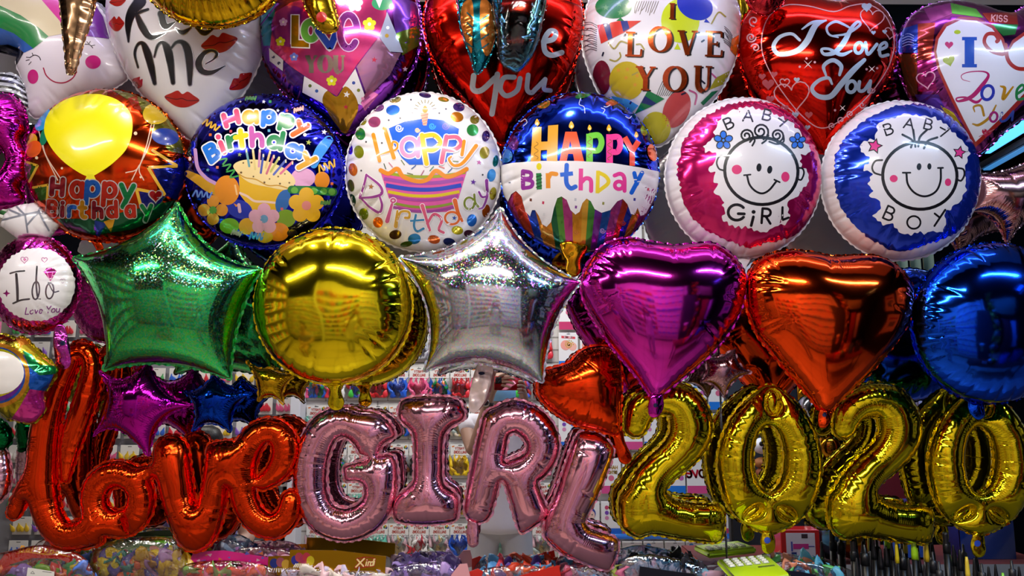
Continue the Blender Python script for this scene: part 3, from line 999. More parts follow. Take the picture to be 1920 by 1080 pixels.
def downlight(x, y, z, power, color, label, tilt=(0, 0)):
    root = thing('ceiling_spotlight', (x, y, z + 0.10), label, 'lamp', 'spotlights over the balloon display')
    mb = MB(); R = Matrix.Rotation(tilt[1], 3, 'Y') @ Matrix.Rotation(tilt[0], 3, 'X')
    mb.lathe((x, y, z), [(0.034, 0.10), (0.045, 0.085), (0.050, 0.02), (0.058, -0.012), (0.054, -0.012), (0.045, 0.012), (0.002, 0.014)], matte('#c8c8c8', 0.35), 24, R)
    mb.build('housing', root)
    ml = MB(); ml.lathe((x, y, z), [(0.001, 0.009), (0.043, 0.009)], emit('#fff4e0', 6.0), 24, R, caps=False); ml.build('lens', root)
    mc = MB(); mc.tube([(x, y, z + 0.09), (x, y, SOFF)], 0.008, matte('#777777', 0.4)); mc.build('stem', root)
    area_lamp('spot_lamp', (x, y, z - 0.015), 0.085, power, color, root, (tilt[0], tilt[1], 0), spread=135)
    return root

def tube_light(p, q, power, color, glow, label, strength=9.0, drop=0.06):
    p = Vector(p); q = Vector(q); c = (p + q) / 2; d = q - p; L = d.length
    root = thing('tube_light', (c.x, c.y, c.z + drop), label, 'lamp', 'tube lights on the shop ceiling')
    az = math.atan2(d.y, d.x); R = Matrix.Rotation(az, 3, 'Z')
    mb = MB(); mb.box((c.x, c.y, c.z + 0.035), (L + 0.04, 0.05, 0.035), matte('#d8d8dc', 0.4), R, 0.004); mb.build('batten', root)
    mt = MB(); mt.tube([p, q], 0.013, emit(glow, strength), 12); mt.build('tube', root)
    area_lamp('tube_lamp', (c.x, c.y, c.z - 0.02), L, power, color, root, (0, 0, az), sy=0.03)
    return root

WARM = (1.0, 0.90, 0.76)
COOL = (0.50, 0.70, 1.0)
VIOL = (0.55, 0.50, 1.0)
downlight(-0.52, -0.72, 2.98, 3, WARM, 'ceiling spotlight above the gold round balloon, left one of the close pair')
downlight(-0.40, -0.74, 2.98, 3, WARM, 'ceiling spotlight above the gold round balloon, right one of the close pair')
downlight(0.12, -0.72, 2.98, 3.4, WARM, 'ceiling spotlight above the silver star balloon')
downlight(-1.00, -0.78, 2.98, 3, WARM, 'ceiling spotlight above the green star balloon')
strip = tube_light((-1.6, -0.55, 2.98), (1.7, -0.55, 2.98), 8, VIOL, '#8f86ff', 'long violet strip light hanging along the top of the display', 3.0)
area_lamp('soffit_fill_lamp', (0.05, -0.55, 3.05), 3.2, 5.5, (.92, .92, 1.0), strip, (PI, 0, 0), sy=0.04)  # upward fill added to brighten the white soffit over the display
for sx in (-1.5, 1.6):
    mb = MB(); mb.tube([(sx, -0.55, 3.02), (sx, -0.55, SOFF)], 0.004, matte('#888888', 0.4)); mb.build('hanger', strip)
tube_light((1.55, -1.75, 3.14), (2.75, -1.75, 3.14), 30, COOL, '#9fd0ff', 'bluish tube light on the ceiling to the right of the shelves')
def ceil_spot(px, py, z=3.16):
    d = ray(px, py); q = CAM_O + d * ((z - CAM_Z) / d.z)
    return Vector((q.x, -q.y, q.z))
for k, (u, v, w) in enumerate(((( 1838, 287), (1935, 226), .13), ((1850, 318), (1940, 268), .05))):
    p_, q_ = ceil_spot(*u), ceil_spot(*v); c_ = (p_ + q_) / 2; d_ = q_ - p_; az = math.atan2(d_.y, d_.x); RZ = Matrix.Rotation(az, 3, 'Z')
    lp = thing('light_panel', (c_.x, c_.y, CEIL), ['wide bright bluish light panel on the ceiling, seen at the right edge', 'narrow pale light panel beside the wide bluish one'][k], 'lamp')
    mb = MB(); mb.box((c_.x, c_.y, c_.z + .03), (d_.length + .06, w + .05, .05), matte('#c8ccd4', .4), RZ, .004); mb.build('frame', lp)
    mb = MB(); mb.box((c_.x, c_.y, c_.z), (d_.length, w, .012), emit('#4cacff', [2.6, .6][k]), RZ, .002); mb.build('diffuser', lp)
tube_light((-0.9, -2.35, 3.14), (0.9, -2.35, 3.14), 56, (1.0, 0.96, 0.93), '#fff6ea', 'white tube light in front of the hanging bags', 7.0)
tube_light((-2.9, -2.4, 3.14), (-1.5, -2.2, 3.14), 30, (1.0, 0.92, 0.84), '#fff2dd', 'white tube light at the left end of the shop', 7.0)

# ------------------------------------------------------------------ room shell
YB = -3.42
def slab(name, c, size, mat):
    mb = MB(); mb.box(c, size, mat); o = mb.build(name, smooth=False); o['kind'] = 'structure'; return o

def tiles(c1, c2, sx):
    m, nt, b = new_mat('floor_tiles')
    tc = nt.nodes.new('ShaderNodeTexCoord'); br = nt.nodes.new('ShaderNodeTexBrick')
    br.offset = 0.0; br.inputs['Scale'].default_value = sx
    br.inputs['Color1'].default_value = (*lin(c1), 1); br.inputs['Color2'].default_value = (*lin(c1), 1); br.inputs['Mortar'].default_value = (*lin(c2), 1)
    br.inputs['Mortar Size'].default_value = 0.008; br.inputs['Brick Width'].default_value = 0.6; br.inputs['Row Height'].default_value = 0.6
    nt.links.new(tc.outputs['Object'], br.inputs['Vector']); nt.links.new(br.outputs['Color'], b.inputs['Base Color'])
    b.inputs['Roughness'].default_value = 0.3
    return m

def pegboard():
    m, nt, b = new_mat('pegboard')
    tc = nt.nodes.new('ShaderNodeTexCoord'); br = nt.nodes.new('ShaderNodeTexBrick')
    br.offset = 0.0; br.inputs['Scale'].default_value = 1.0
    br.inputs['Color1'].default_value = (*lin('#cfcac4'), 1); br.inputs['Color2'].default_value = (*lin('#c6c1bb'), 1); br.inputs['Mortar'].default_value = (*lin('#8d8882'), 1)
    br.inputs['Mortar Size'].default_value = 0.006; br.inputs['Brick Width'].default_value = 0.9; br.inputs['Row Height'].default_value = 0.09
    mp = nt.nodes.new('ShaderNodeMapping'); mp.inputs['Rotation'].default_value = (PI / 2, 0, 0)
    nt.links.new(tc.outputs['Object'], mp.inputs['Vector']); nt.links.new(mp.outputs[0], br.inputs['Vector']); nt.links.new(br.outputs['Color'], b.inputs['Base Color'])
    b.inputs['Roughness'].default_value = 0.5
    return m

slab('floor', (0.4, -1.7, -0.05), (9.0, 4.2, 0.1), tiles('#b4a796', '#6d665c', 1.0))
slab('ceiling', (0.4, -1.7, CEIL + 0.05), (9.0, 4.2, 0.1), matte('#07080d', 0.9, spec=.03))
slab('trim_3', (0.1, -0.55, SOFF + .02), (5.2, 1.1, .04), matte('#dcd8d2', .6))
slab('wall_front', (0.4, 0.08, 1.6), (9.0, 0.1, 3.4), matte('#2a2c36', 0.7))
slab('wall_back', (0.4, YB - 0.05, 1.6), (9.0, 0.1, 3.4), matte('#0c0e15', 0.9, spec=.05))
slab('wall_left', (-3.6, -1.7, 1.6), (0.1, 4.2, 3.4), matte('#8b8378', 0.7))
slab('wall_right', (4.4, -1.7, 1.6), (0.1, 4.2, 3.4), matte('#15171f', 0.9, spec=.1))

def mirror_mat():
    m, nt, b = new_mat('mirror_glass')
    b.inputs['Base Color'].default_value = (0.80, 0.83, 0.84, 1)
    b.inputs['Metallic'].default_value = 1.0
    tc = nt.nodes.new('ShaderNodeTexCoord'); n = nt.nodes.new('ShaderNodeTexNoise'); n.inputs['Scale'].default_value = 3.0
    mr = nt.nodes.new('ShaderNodeMapRange'); mr.inputs[3].default_value = 0.0; mr.inputs[4].default_value = 0.012
    nt.links.new(tc.outputs['Object'], n.inputs['Vector']); nt.links.new(n.outputs['Fac'], mr.inputs[0]); nt.links.new(mr.outputs[0], b.inputs['Roughness'])
    return m
MIR = mirror_mat()
xs = at(1357, 900, 0.0).x
TABLE_Z = 0.985
for x0, x1, lab in ((-2.2, xs - 0.0012, 'wide mirror panel behind the balloons, left of the seam by the gold digits'), (xs + 0.0012, 2.4, 'mirror panel behind the balloons, right of the seam by the gold digits')):
    mb = MB(); mb.box(((x0 + x1) / 2, 0.006, (TABLE_Z + 3.19) / 2), (x1 - x0, 0.012, 3.19 - TABLE_Z - 0.01), MIR, None, 0.0015)
    o = mb.build('mirror_panel', smooth=False); tag(o, lab, 'mirror')
mb = MB(); mb.box((xs, 0.008, (TABLE_Z + 3.18) / 2), (0.0022, 0.008, 3.18 - TABLE_Z - 0.02), matte('#111111', 0.6)); o = mb.build('trim_1', smooth=False); o['kind'] = 'structure'

ct = thing('display_counter', (0.1, -0.18, 0.0), 'long display counter under the mirror, covered with balloon packs', 'counter')
mb = MB(); mb.box((0.1, -0.185, TABLE_Z - 0.015), (4.6, 0.36, 0.03), matte('#5c5854', 0.45), None, 0.004); mb.build('counter_top', ct)
mb = MB(); mb.box((0.1, -0.175, (TABLE_Z - 0.03) / 2), (4.5, 0.31, TABLE_Z - 0.03), matte('#6d6a68', 0.5), None, 0.004); mb.build('cabinet', ct)

# ------------------------------------------------------------------ balloons: shapes and prints
RED, ROSE, GOLD = foil('#ff4412', 0.13), foil('#ffb2c8', 0.12), foil('#eed61c', 0.10)
WHITE = ink('#e6e3e3', 0.0, 0.25)
BLACK = ink('#0c0c10', 0.0, 0.3, 0.3)
SILVER = foil('#c4c8cc', 0.16)
A1, A2, A3, A4 = 0.100, 0.150, 0.190, 0.066     # distances of the rows of balloons from the mirror
Z = crop
I = lambda c: ink(c, 0.0, 0.24, 0.5)
F = lambda c: ink(c, 0.75, 0.14, 0.3)
CAT = 'balloon'

def flower(d, cx, cy, r, mat, mid, n=5, edge=None):
    for k in range(n):
        a = 2 * PI * k / n - PI / 2; q = .60 if edge else .6; x, y = cx + r * q * math.cos(a), cy + r * q * math.sin(a)
        if edge: d.oval(x, y, r * .46, r * .38, edge, math.degrees(a))
        d.oval(x, y, r * (.35 if edge else .42), r * (.27 if edge else .42), mat, math.degrees(a))
    if edge: d.oval(cx, cy, r * .2, r * .2, edge)
    d.oval(cx, cy, r * (.13 if edge else .26), r * (.13 if edge else .26), mid)

def lips(d, cx, cy, w, h, rot, mat, dark):
    R = math.radians(rot)
    def t(q): return [(cx + x * w * math.cos(R) - y * h * math.sin(R), cy + x * w * math.sin(R) + y * h * math.cos(R)) for x, y in q]
    d.poly(t([(-1, -.08), (-.62, -.55), (-.28, -.85), (0, -.55), (.28, -.85), (.62, -.55), (1, -.08), (.62, .5), (.22, .8), (-.22, .8), (-.62, .5)]), mat, smooth=True)
    d.line(t([(-.95, -.06), (-.35, .06), (0, -.08), (.35, .06), (.95, -.06)]), w * .05, dark)

def ring(d, cx, cy, rx, ry, w, mat, rot=0):
    e = ellipse(cx, cy, rx, ry, 40, math.radians(rot)); d.line(np.vstack([e, e[:1]]).tolist(), w, mat, smooth=False, cap=False)

def spiral(d, cx, cy, r, w, mat, turns=1.6, a0=0, sgn=1):
    n = 22
    d.line([(cx + r * (1 - .8 * i / n) * math.cos(math.radians(a0) + sgn * turns * 2 * PI * i / n), cy + r * (1 - .8 * i / n) * math.sin(math.radians(a0) + sgn * turns * 2 * PI * i / n)) for i in range(n + 1)], w, mat, smooth=False)

def zig(d, pts, w, mat, amp, n):
    (x0, y0), (x1, y1) = pts
    L = math.hypot(x1 - x0, y1 - y0); nx, ny = -(y1 - y0) / L, (x1 - x0) / L
    d.line([(x0 + (x1 - x0) * i / n + nx * amp * (-1) ** i, y0 + (y1 - y0) * i / n + ny * amp * (-1) ** i) for i in range(n + 1)], w, mat)

def jag(pts, amp, seed, step=14):
    r = random.Random(seed)
    P = resample(spline(pts, True, 8), step)
    t = np.roll(P, -1, 0) - np.roll(P, 1, 0); t /= np.hypot(*t.T)[:, None] + 1e-9
    n = np.stack([-t[:, 1], t[:, 0]], 1)
    q = np.array([amp * r.uniform(-.4, 1) * (-1) ** i for i in range(len(P))])
    return spline((P + n * q[:, None]).tolist(), True, 3)

def oheart(d, cx, cy, r, w, m, rot=0):
    a = np.linspace(0, 2 * PI, 27); R = math.radians(rot)
    x = np.sin(a) ** 3; y = -(13 * np.cos(a) - 5 * np.cos(2 * a) - 2 * np.cos(3 * a) - np.cos(4 * a)) / 16
    d.line(np.stack([cx + r * (x * math.cos(R) - y * math.sin(R)), cy + r * (x * math.sin(R) + y * math.cos(R))], 1).tolist(), w, m, smooth=False, cap=False)
def disc(cx, cy, rx, ry, a, seed, yaw=0, pitch=0, k=.66, gap=1.25, pucker=1.0):
    return inflate(Plane(cx, cy, a, yaw, pitch), [ellipse(cx, cy, rx, ry, 90)], k=k, seed=seed, gap=gap, pucker=pucker)


# ================= hanging in from above =================

fl = disc(400, -95, 152, 147, A3 + .12, 61, k=.66, gap=1.0)
balloon('round_balloon', 'gold round balloon hanging in at the top edge over the Kiss Me heart', CAT, fl, foil('#d4a818', .1))
def hanging(name, label, pts, a, mat, seed, deco=None, k=.5, crumple=.003, seam=.003, n=5, res=.004):
    P = np.array(pts); cc = P.mean(0)
    fl = inflate(Plane(cc[0], cc[1], a), [spline(pts, n=n)], k=k, res=res, seed=seed, crumple=crumple, sm=1)
    d = None
    if deco:
        d = Deco(fl); deco(d)
    return balloon(name, label, CAT, fl, mat, d, seam=seam)
def fold_shading(d):  # V fold painted on: shaded and lit faces as darker and lighter foil tones
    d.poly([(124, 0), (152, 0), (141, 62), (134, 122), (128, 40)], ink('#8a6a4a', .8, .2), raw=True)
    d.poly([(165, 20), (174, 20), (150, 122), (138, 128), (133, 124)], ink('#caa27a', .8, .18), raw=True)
hanging('letter_balloon', 'brown rose gold foil tip hanging down in front of the cloud face', [(112, -40), (150, -55), (183, -40), (176, 20), (160, 70), (146, 118), (140, 137), (126, 136), (122, 100), (116, 40)], A3 + .08, foil('#b68a66', .16), 62, fold_shading, .45, .004)
hanging('star_balloon', 'gold foil tip with a red spot hanging over the Love YOU heart', [(562, -40), (600, -60), (618, -40), (626, 10), (634, 42), (630, 57), (612, 62), (596, 52), (582, 30), (568, 0)], A3 + .06, foil('#b8941c', .14), 63, lambda d: d.poly(ellipse(603, 32, 10, 10, 18), I('#b01c18'), raw=True), .5, .003)
def leaf(d):
    d.poly([(868, 8), (884, 0), (888, 30), (886, 60), (884, 100), (872, 70), (864, 40)], F('#c8742c'), raw=True, smooth=True)
    d.poly([(902, 0), (920, 8), (930, 45), (926, 80), (914, 105), (904, 90), (900, 50)], F('#c8742c'), raw=True, smooth=True)
    for k in range(4):
        d.line([(893, 40 + 18 * k), (876, 24 + 19 * k)], 2.5, F('#1c6a74'), raw=True); d.line([(893, 44 + 18 * k), (916, 28 + 18 * k)], 2.5, F('#1c6a74'), raw=True)
hanging('butterfly_balloon', 'teal and orange leaf patterned foil tip in front of the plain red heart', [(856, -40), (895, -60), (935, -40), (938, 20), (930, 70), (914, 115), (898, 137), (890, 134), (882, 105), (866, 60), (858, 10)], A3 + .07, foil('#1c7482', .14), 64, leaf, .45, .002)
bub = film('#8fb4b8', .05, .2, 24.0)
hanging('clear_balloon', 'clear bubble balloon with a blue rim hanging beside the teal foil tip', [(925, -60), (980, -80), (1032, -55), (1026, 0), (1014, 60), (1000, 100), (985, 122), (970, 134), (955, 128), (936, 112), (930, 60), (922, 0)], A3 + .10, bub, 65, lambda d: d.line([(1016, 60), (1000, 98), (984, 122), (970, 131), (952, 125)], [2, 5, 8, 8, 4], F('#3a94c8'), raw=True), .8, 0, .003)
hanging('heart_balloon', 'pinkish red foil balloon tip at the top edge by the silver script heart', [(1400, -50), (1440, -60), (1478, -40), (1472, 0), (1452, 20), (1430, 28), (1408, 16), (1398, -10)], A3 + .02, foil('#d8323c', .12), 66, None, .7, .004)
hanging('star_balloon', 'dull gold foil balloon edge peeking between two heart balloons at the top', [(1380, -40), (1402, -30), (1406, 20), (1402, 60), (1392, 95), (1386, 60), (1384, 20)], A1 - .05, foil('#a88c1c', .16), 67, None, .6, .003)


# ================= third row: plain foil balloons =================

c = Z(0, 380, 3)
fl = inflate(Plane(312, 570, A3), [star_outline(c([(1000, 0), (1470, 372), (1296, 994), (582, 942), (410, 308)]), c([(1190, 262), (1345, 660), (930, 905), (590, 640), (742, 212)]))], k=.8, seed=31, pucker=.45, gap=1.5, ribs=.6)
balloon('star_balloon', 'big sparkling green star balloon beside the gold round balloon', CAT, fl, glitter('#1cc858', .4, .22, 380, .30), seam=.005)

fl = disc(625, 574, 148, 146, A3, 32, k=.66, pucker=.65)
balloon('round_balloon', 'plain shiny gold round balloon between the green and silver stars', CAT, fl, GOLD, tail=dict(pts=[(627, 702), (629, 730), (630, 754)], w=[26, 11, 16], a=A3 - .005, seed=7))

c = Z(740, 380, 3)
fl = inflate(Plane(918, 570, A3), [star_outline(c([(596, 26), (1048, 446), (832, 1014), (166, 948), (26, 308)]), c([(770, 275), (898, 690), (500, 905), (190, 620), (370, 225)]))], k=.8, seed=33, pucker=.45, gap=1.4, ribs=.8)
balloon('star_balloon', 'large silver holographic star balloon in the middle of the display', CAT, fl, glitter('#d8dce6', .9, .22, 360, .30), seam=.0045,
        tail=dict(pts=[(908, 694), (902, 720), (895, 745), (888, 766)], w=[17, 18, 16, 9], a=A3 - .03, seed=8, k=.2, crumple=.03, mat2=ink('#e2cac4', .35, .25, .5), hole=(903, 700, 6, 3)))

c = Z(1060, 430, 2.9194)
fl = inflate(Plane(1240, 590, A3), [spline(c([(590, 88), (700, 80), (810, 78), (910, 140), (975, 225), (990, 300), (960, 440), (890, 570), (790, 690), (650, 810), (500, 925), (470, 915), (380, 795), (260, 650), (150, 490), (95, 370), (88, 285), (130, 175), (220, 80), (340, 48), (460, 68)]), n=6)], k=.68, seed=34, gap=1.2, pucker=.8)
balloon('heart_balloon', 'shiny magenta purple heart balloon next to the silver star', CAT, fl, foil('#d82cb4', .09), tail=dict(pts=[(1231, 742), (1230, 760), (1227, 772)], w=[12, 15, 12], a=A3 + .01, seed=9, hole=(1229, 760, 4)))

c = Z(1370, 440, 3)
fl = inflate(Plane(1556, 600, A3), [spline(c([(570, 122), (690, 118), (820, 122), (930, 175), (1005, 260), (1028, 350), (995, 500), (900, 640), (780, 780), (650, 905), (552, 998), (500, 985), (430, 900), (330, 790), (225, 660), (145, 560), (95, 430), (85, 300), (110, 195), (190, 122), (320, 90), (460, 100)]), n=6)], k=.68, seed=35, gap=1.2, pucker=.8)
balloon('heart_balloon', 'shiny plain red orange heart balloon below the baby boy balloon', CAT, fl, foil('#f44a14', .09), tail=dict(pts=[(1548, 768), (1547, 780), (1543, 795)], w=[10, 13, 9], a=A3 + .01, seed=10, hole=(1546, 778, 4)))

fl = disc(1861, 606, 152, 150, A3, 36, k=.66)
balloon('round_balloon', 'plain shiny blue round balloon at the right edge', CAT, fl, foil('#1450e0', .09), tail=dict(pts=[(1832, 750), (1830, 765), (1835, 776)], w=[16, 15, 12], a=A3 - .02, seed=11))


# ================= second row: printed round balloons =================

# birthday balloon with starburst
fl = disc(200, 311, 149, 142, A2, 21)
d = Deco(fl, 0, 160, 3.6)
for q, m in (([(720, 10), (900, 30), (1110, 130), (1250, 330), (1270, 470), (1140, 445), (1010, 250), (900, 120)], '#84842a'), ([(460, 80), (730, 20), (720, 90), (500, 150)], '#b07a28'), ([(860, 90), (920, 70), (960, 180), (900, 150)], '#c03018'),
    ([(1030, 565), (1270, 470), (1260, 640), (1200, 780), (1110, 740)], '#141c78'), ([(940, 712), (1120, 742), (1040, 860), (960, 840)], '#141c78'), ([(380, 900), (640, 900), (1200, 770), (1100, 880), (900, 970), (640, 1010), (460, 970)], '#0c5434'), ([(165, 515), (255, 542), (200, 640), (170, 620)], '#4c7c24'), ([(225, 690), (325, 672), (315, 770), (270, 780)], '#4c7c24'), ([(640, 910), (720, 930), (670, 1020), (640, 1010)], '#1c3a9c'), ([(700, 920), (780, 890), (750, 990)], '#e0a020')):
    d.poly(q, F(m))
yb = I('#d0a028')
d.line([(1030, 440), (1195, 545), (1000, 556), (1112, 738), (920, 700), (958, 838)], 20, yb, smooth=False); d.line([(170, 515), (255, 542), (198, 650)], 16, yb, smooth=False); d.line([(225, 690), (325, 672), (318, 775)], 16, yb, smooth=False)
st = I('#d8b8a0')
for p in ([(262, 300), (300, 450), (390, 640)], [(280, 330), (310, 470), (410, 630)], [(1022, 265), (985, 420), (930, 560), (850, 590)], [(1040, 270), (1000, 420), (940, 560), (970, 640)], [(940, 540), (890, 640)]): d.line(p, 7, st)
d.oval(290, 232, 44, 82, I('#2c94d4'), 25); d.oval(300, 345, 26, 62, I('#1a7a58'), 15); d.oval(212, 372, 40, 48, I('#e0a020'), 20); d.oval(230, 430, 48, 60, I('#e85a18'), 30)
d.oval(1050, 196, 86, 72, I('#dcb824')); d.poly([(1010, 255), (1030, 245), (1024, 275)], I('#dcb824')); d.oval(1115, 348, 92, 56, I('#1e3e9a'), 8)
d.poly([(300, 300), (335, 185), (440, 100), (600, 62), (760, 85), (870, 170), (895, 290), (860, 420), (770, 520), (670, 590), (610, 615), (545, 595), (430, 515), (340, 410)], I('#f0e612'), smooth=True)
d.poly([(590, 600), (632, 600), (650, 640), (575, 642)], I('#e4d810')); d.line([(612, 640), (600, 700), (622, 760)], 8, st)
for x, y, r in ((250, 490, 10), (1080, 130, 8), (950, 620, 8), (915, 325, 12), (420, 560, 8)): d.oval(x, y, r, r, I('#e8c8a0'))
ol = ink('#c8c0bc', .6, .25)
def fat(d, ls, w, edge, em):
    for ch, x, y, h, m, rot, *wx in ls:
        for p, _ in d.strokes(ch, x, y, h, rot, wx[0] if wx else 1.0): d.line(p, w + 2 * edge, em, smooth=False)
    for ch, x, y, h, m, rot, *wx in ls:
        for p, _ in d.strokes(ch, x, y, h, rot, wx[0] if wx else 1.0): d.line(p, w, m, smooth=False)
mr, rd2, bl2, gr2 = F('#8c1626'), F('#c42a16'), F('#1c60c0'), F('#0e8446')
fat(d, [('H', 358, 632, 102, mr, 4, 1.1), ('a', 492, 594, 155, rd2, 3, .9), ('p', 596, 592, 150, bl2, 4, 1.0), ('p', 712, 600, 150, rd2, 4, 1.0), ('y', 825, 610, 150, gr2, 4, 1.1)], 34, 7, ol)
fat(d, [('B', 332, 782, 92, rd2, 4, 1.0), ('i', 426, 780, 100, mr, 2), ('r', 470, 774, 108, bl2, 2, 1.1), ('t', 540, 780, 108, F('#d09018'), 2), ('h', 636, 792, 98, mr, 0, 1.1), ('d', 728, 786, 100, rd2, -2, 1.1), ('a', 850, 772, 112, rd2, -3, .9), ('y', 955, 770, 104, gr2, -4, 1.2)], 28, 6, ol)
d.heart(1050, 745, 52, ol); d.heart(1050, 744, 42, F('#b81c1c'))
balloon('round_balloon', 'red and orange round Happy Birthday balloon printed with a big yellow balloon', CAT, fl, foil('#dc4412', .12), d, tail=dict(pts=[(178, 450), (184, 458), (188, 468)], w=[8, 8, 7], a=A2, seed=3))

# blue birthday balloon with cake
fl = disc(497, 322, 148, 143, A2, 22)
d = Deco(fl, 330, 170, 3.6)
gd, og = I('#dca42a'), I('#e08a24')
d.line([(80, 560), (150, 600), (220, 650), (300, 690)], [44, 62, 66, 60], I('#cc981e')); d.line([(130, 400), (148, 520), (205, 590), (265, 625)], 24, I('#c89ad0'))
d.line([(1028, 335), (985, 390), (955, 440), (930, 500)], [62, 72, 64, 50], I('#3c94e4'))
d.oval(985, 605, 52, 58, og); d.oval(858, 588, 82, 66, I('#e2a6cc'))
d.poly([(424, 560), (500, 620), (620, 648), (745, 662), (690, 770), (655, 870), (540, 870), (500, 790), (430, 700)], I('#e0b024'))
d.poly([(388, 505), (460, 468), (600, 474), (740, 530), (806, 615), (745, 668), (620, 650), (500, 622), (425, 565)], I('#ecd496'), smooth=True)
d.line([(420, 560), (470, 588), (540, 600), (620, 640), (690, 640), (760, 660)], 8, I('#c89838')); d.line([(430, 690), (480, 712), (530, 745), (600, 750), (680, 758)], 15, I('#e8c8b8'))
for x, y, r in ((440, 553, 12), (455, 488, 9), (510, 485, 10), (523, 580, 9), (597, 620, 11), (632, 596, 8), (690, 580, 9), (702, 628, 10), (765, 622, 9), (735, 562, 8)): d.star(x, y, r, I('#5a4026'))
for p, m in (([(475, 400), (495, 510)], '#6aa0a8'), ([(520, 402), (535, 530)], '#dcc884'), ([(566, 400), (560, 512)], '#c88cb0'), ([(590, 432), (573, 555)], '#4454a8'), ([(636, 410), (606, 520)], '#d8b878'), ([(661, 440), (612, 560)], '#c46c7c'), ([(696, 452), (640, 546)], '#b4b45c'), ([(741, 470), (660, 566)], '#5464b4'), ([(786, 482), (706, 560)], '#d86c8c')): d.line(p, 15, I(m)); d.line([p[0], (p[0][0] + 1, p[0][1] + 14)], 9, I('#f0e0b0'))
d.oval(722, 745, 46, 80, I('#2c66ac'), 20); d.oval(430, 800, 88, 62, I('#2434a8'), 20)
d.line([(780, 668), (920, 672), (1060, 684)], 54, I('#1c7434'))
for x in (800, 865, 930, 995, 1050): d.oval(x, 672 + (x - 800) * .04, 24, 22, I('#62a83c'))
d.oval(345, 672, 84, 100, og); d.poly([(390, 760), (420, 775), (405, 785)], og); d.line([(400, 640), (412, 700)], 12, I('#f0c080')); d.line([(425, 770), (432, 815)], 22, I('#dcb0c0'))
d.oval(362, 912, 66, 52, I('#74aa26')); d.oval(482, 915, 58, 56, gd); d.oval(742, 862, 66, 60, I('#7aa024')); d.oval(690, 952, 74, 62, og); d.oval(600, 985, 55, 40, I('#d0b020'))
flower(d, 252, 805, 98, I('#e0922c'), I('#5a9a3c'), 4); flower(d, 595, 865, 104, I('#dea6bc'), I('#6a9cc4')); flower(d, 880, 775, 120, I('#e4b02c'), I('#e08a84'))
d.oval(785, 960, 36, 26, I('#16161c'))
for p, m, a in (([(190, 205), (285, 260)], '#e0b034', 22), ([(310, 455), (400, 590)], '#3c9a4a', 26), ([(960, 530), (1075, 490)], '#e0b034', 26), ([(120, 690), (240, 710)], '#6a90e0', 22), ([(500, 975), (590, 985)], '#4a94e4', 24), ([(975, 760), (1040, 755)], '#5a9048', 16), ([(470, 50), (540, 55)], '#5aa05a', 14), ([(795, 135), (860, 120)], '#f0b0a0', 14), ([(380, 950), (440, 970)], '#b0a0a0', 18)): zig(d, p, 11, I(m), a, 7)
for x, y, r, m in ((592, 75, 14, '#f0f0ff'), (1000, 280, 20, '#f8f4ff'), (895, 350, 20, '#a8b44c'), (430, 432, 16, '#8ca04c'), (215, 535, 14, '#5a94a8'), (688, 135, 13, '#e0e4ff'), (748, 135, 14, '#d04858'), (1080, 830, 14, '#c8ccf0'), (435, 75, 9, '#ffffff')): d.star(x, y, r, I(m), 10)
for x, y, m in ((232, 298, '#d0682c'), (1052, 628, '#e0682c'), (280, 518, '#d87854'), (635, 75, '#3a9a5a'), (628, 270, '#5aa0c0'), (370, 275, '#c04858'), (715, 798, '#d06068')): d.poly([(x - 9, y - 9), (x + 9, y - 9), (x + 9, y + 9), (x - 9, y + 9)], I(m))
d.oval(95, 460, 10, 14, WHITE); d.oval(870, 298, 12, 12, WHITE)
W2 = I('#f4f0f4')
def fatl(d, ls, w, edge):
    for p, m in ls: d.line(p, w + 2 * edge, W2, smooth=len(p) > 3)
    for p, m in ls: d.line(p, w, m, smooth=len(p) > 3)
pk_, gd_, bl_, gr_, or_, ye_, pu_ = I('#e2507c'), I('#dea41c'), I('#2478e0'), I('#0c8446'), I('#f06414'), I('#dcd018'), I('#c25cac')
el = lambda cx, cy, rx, ry: [tuple(q) for q in np.vstack([ellipse(cx, cy, rx, ry, 18), ellipse(cx, cy, rx, ry, 18)[:1]])]
fatl(d, [([(322, 168), (342, 240)], pk_), ([(408, 140), (424, 212)], pk_), ([(335, 208), (415, 180)], pk_), (el(492, 180, 30, 32), gd_), ([(542, 148), (545, 212)], gd_), ([(592, 150), (588, 232)], bl_), (el(628, 180, 34, 32), bl_), ([(718, 172), (698, 255)], gr_), (el(750, 210, 34, 32), gr_), ([(828, 212), (842, 255)], or_), ([(888, 240), (788, 298)], or_)], 34, 9)
fatl(d, [([(196, 388), (240, 482)], bl_), ([(196, 388), (240, 366), (256, 392), (222, 428)], bl_), ([(222, 428), (268, 408), (284, 440), (240, 482)], bl_), ([(302, 352), (326, 415)], pk_), ([(286, 312), (287, 314)], pk_), ([(352, 318), (368, 396)], gr_), ([(362, 345), (380, 322), (404, 308)], gr_), ([(436, 272), (448, 378)], ye_), ([(402, 318), (474, 302)], ye_), ([(510, 256), (516, 372)], pu_), ([(516, 335), (530, 308), (562, 302), (580, 330), (582, 372)], pu_), (el(662, 350, 34, 34), gr_), ([(724, 290), (704, 394)], gr_), (el(788, 408, 36, 36), bl_), ([(846, 384), (832, 450)], bl_), ([(868, 424), (888, 468)], gd_), ([(940, 460), (828, 520)], gd_)], 34, 9)
balloon('round_balloon', 'royal blue round balloon with bubble-letter Happy Birthday above a candle-lit cake', CAT, fl, foil('#282cd0', .10), d)

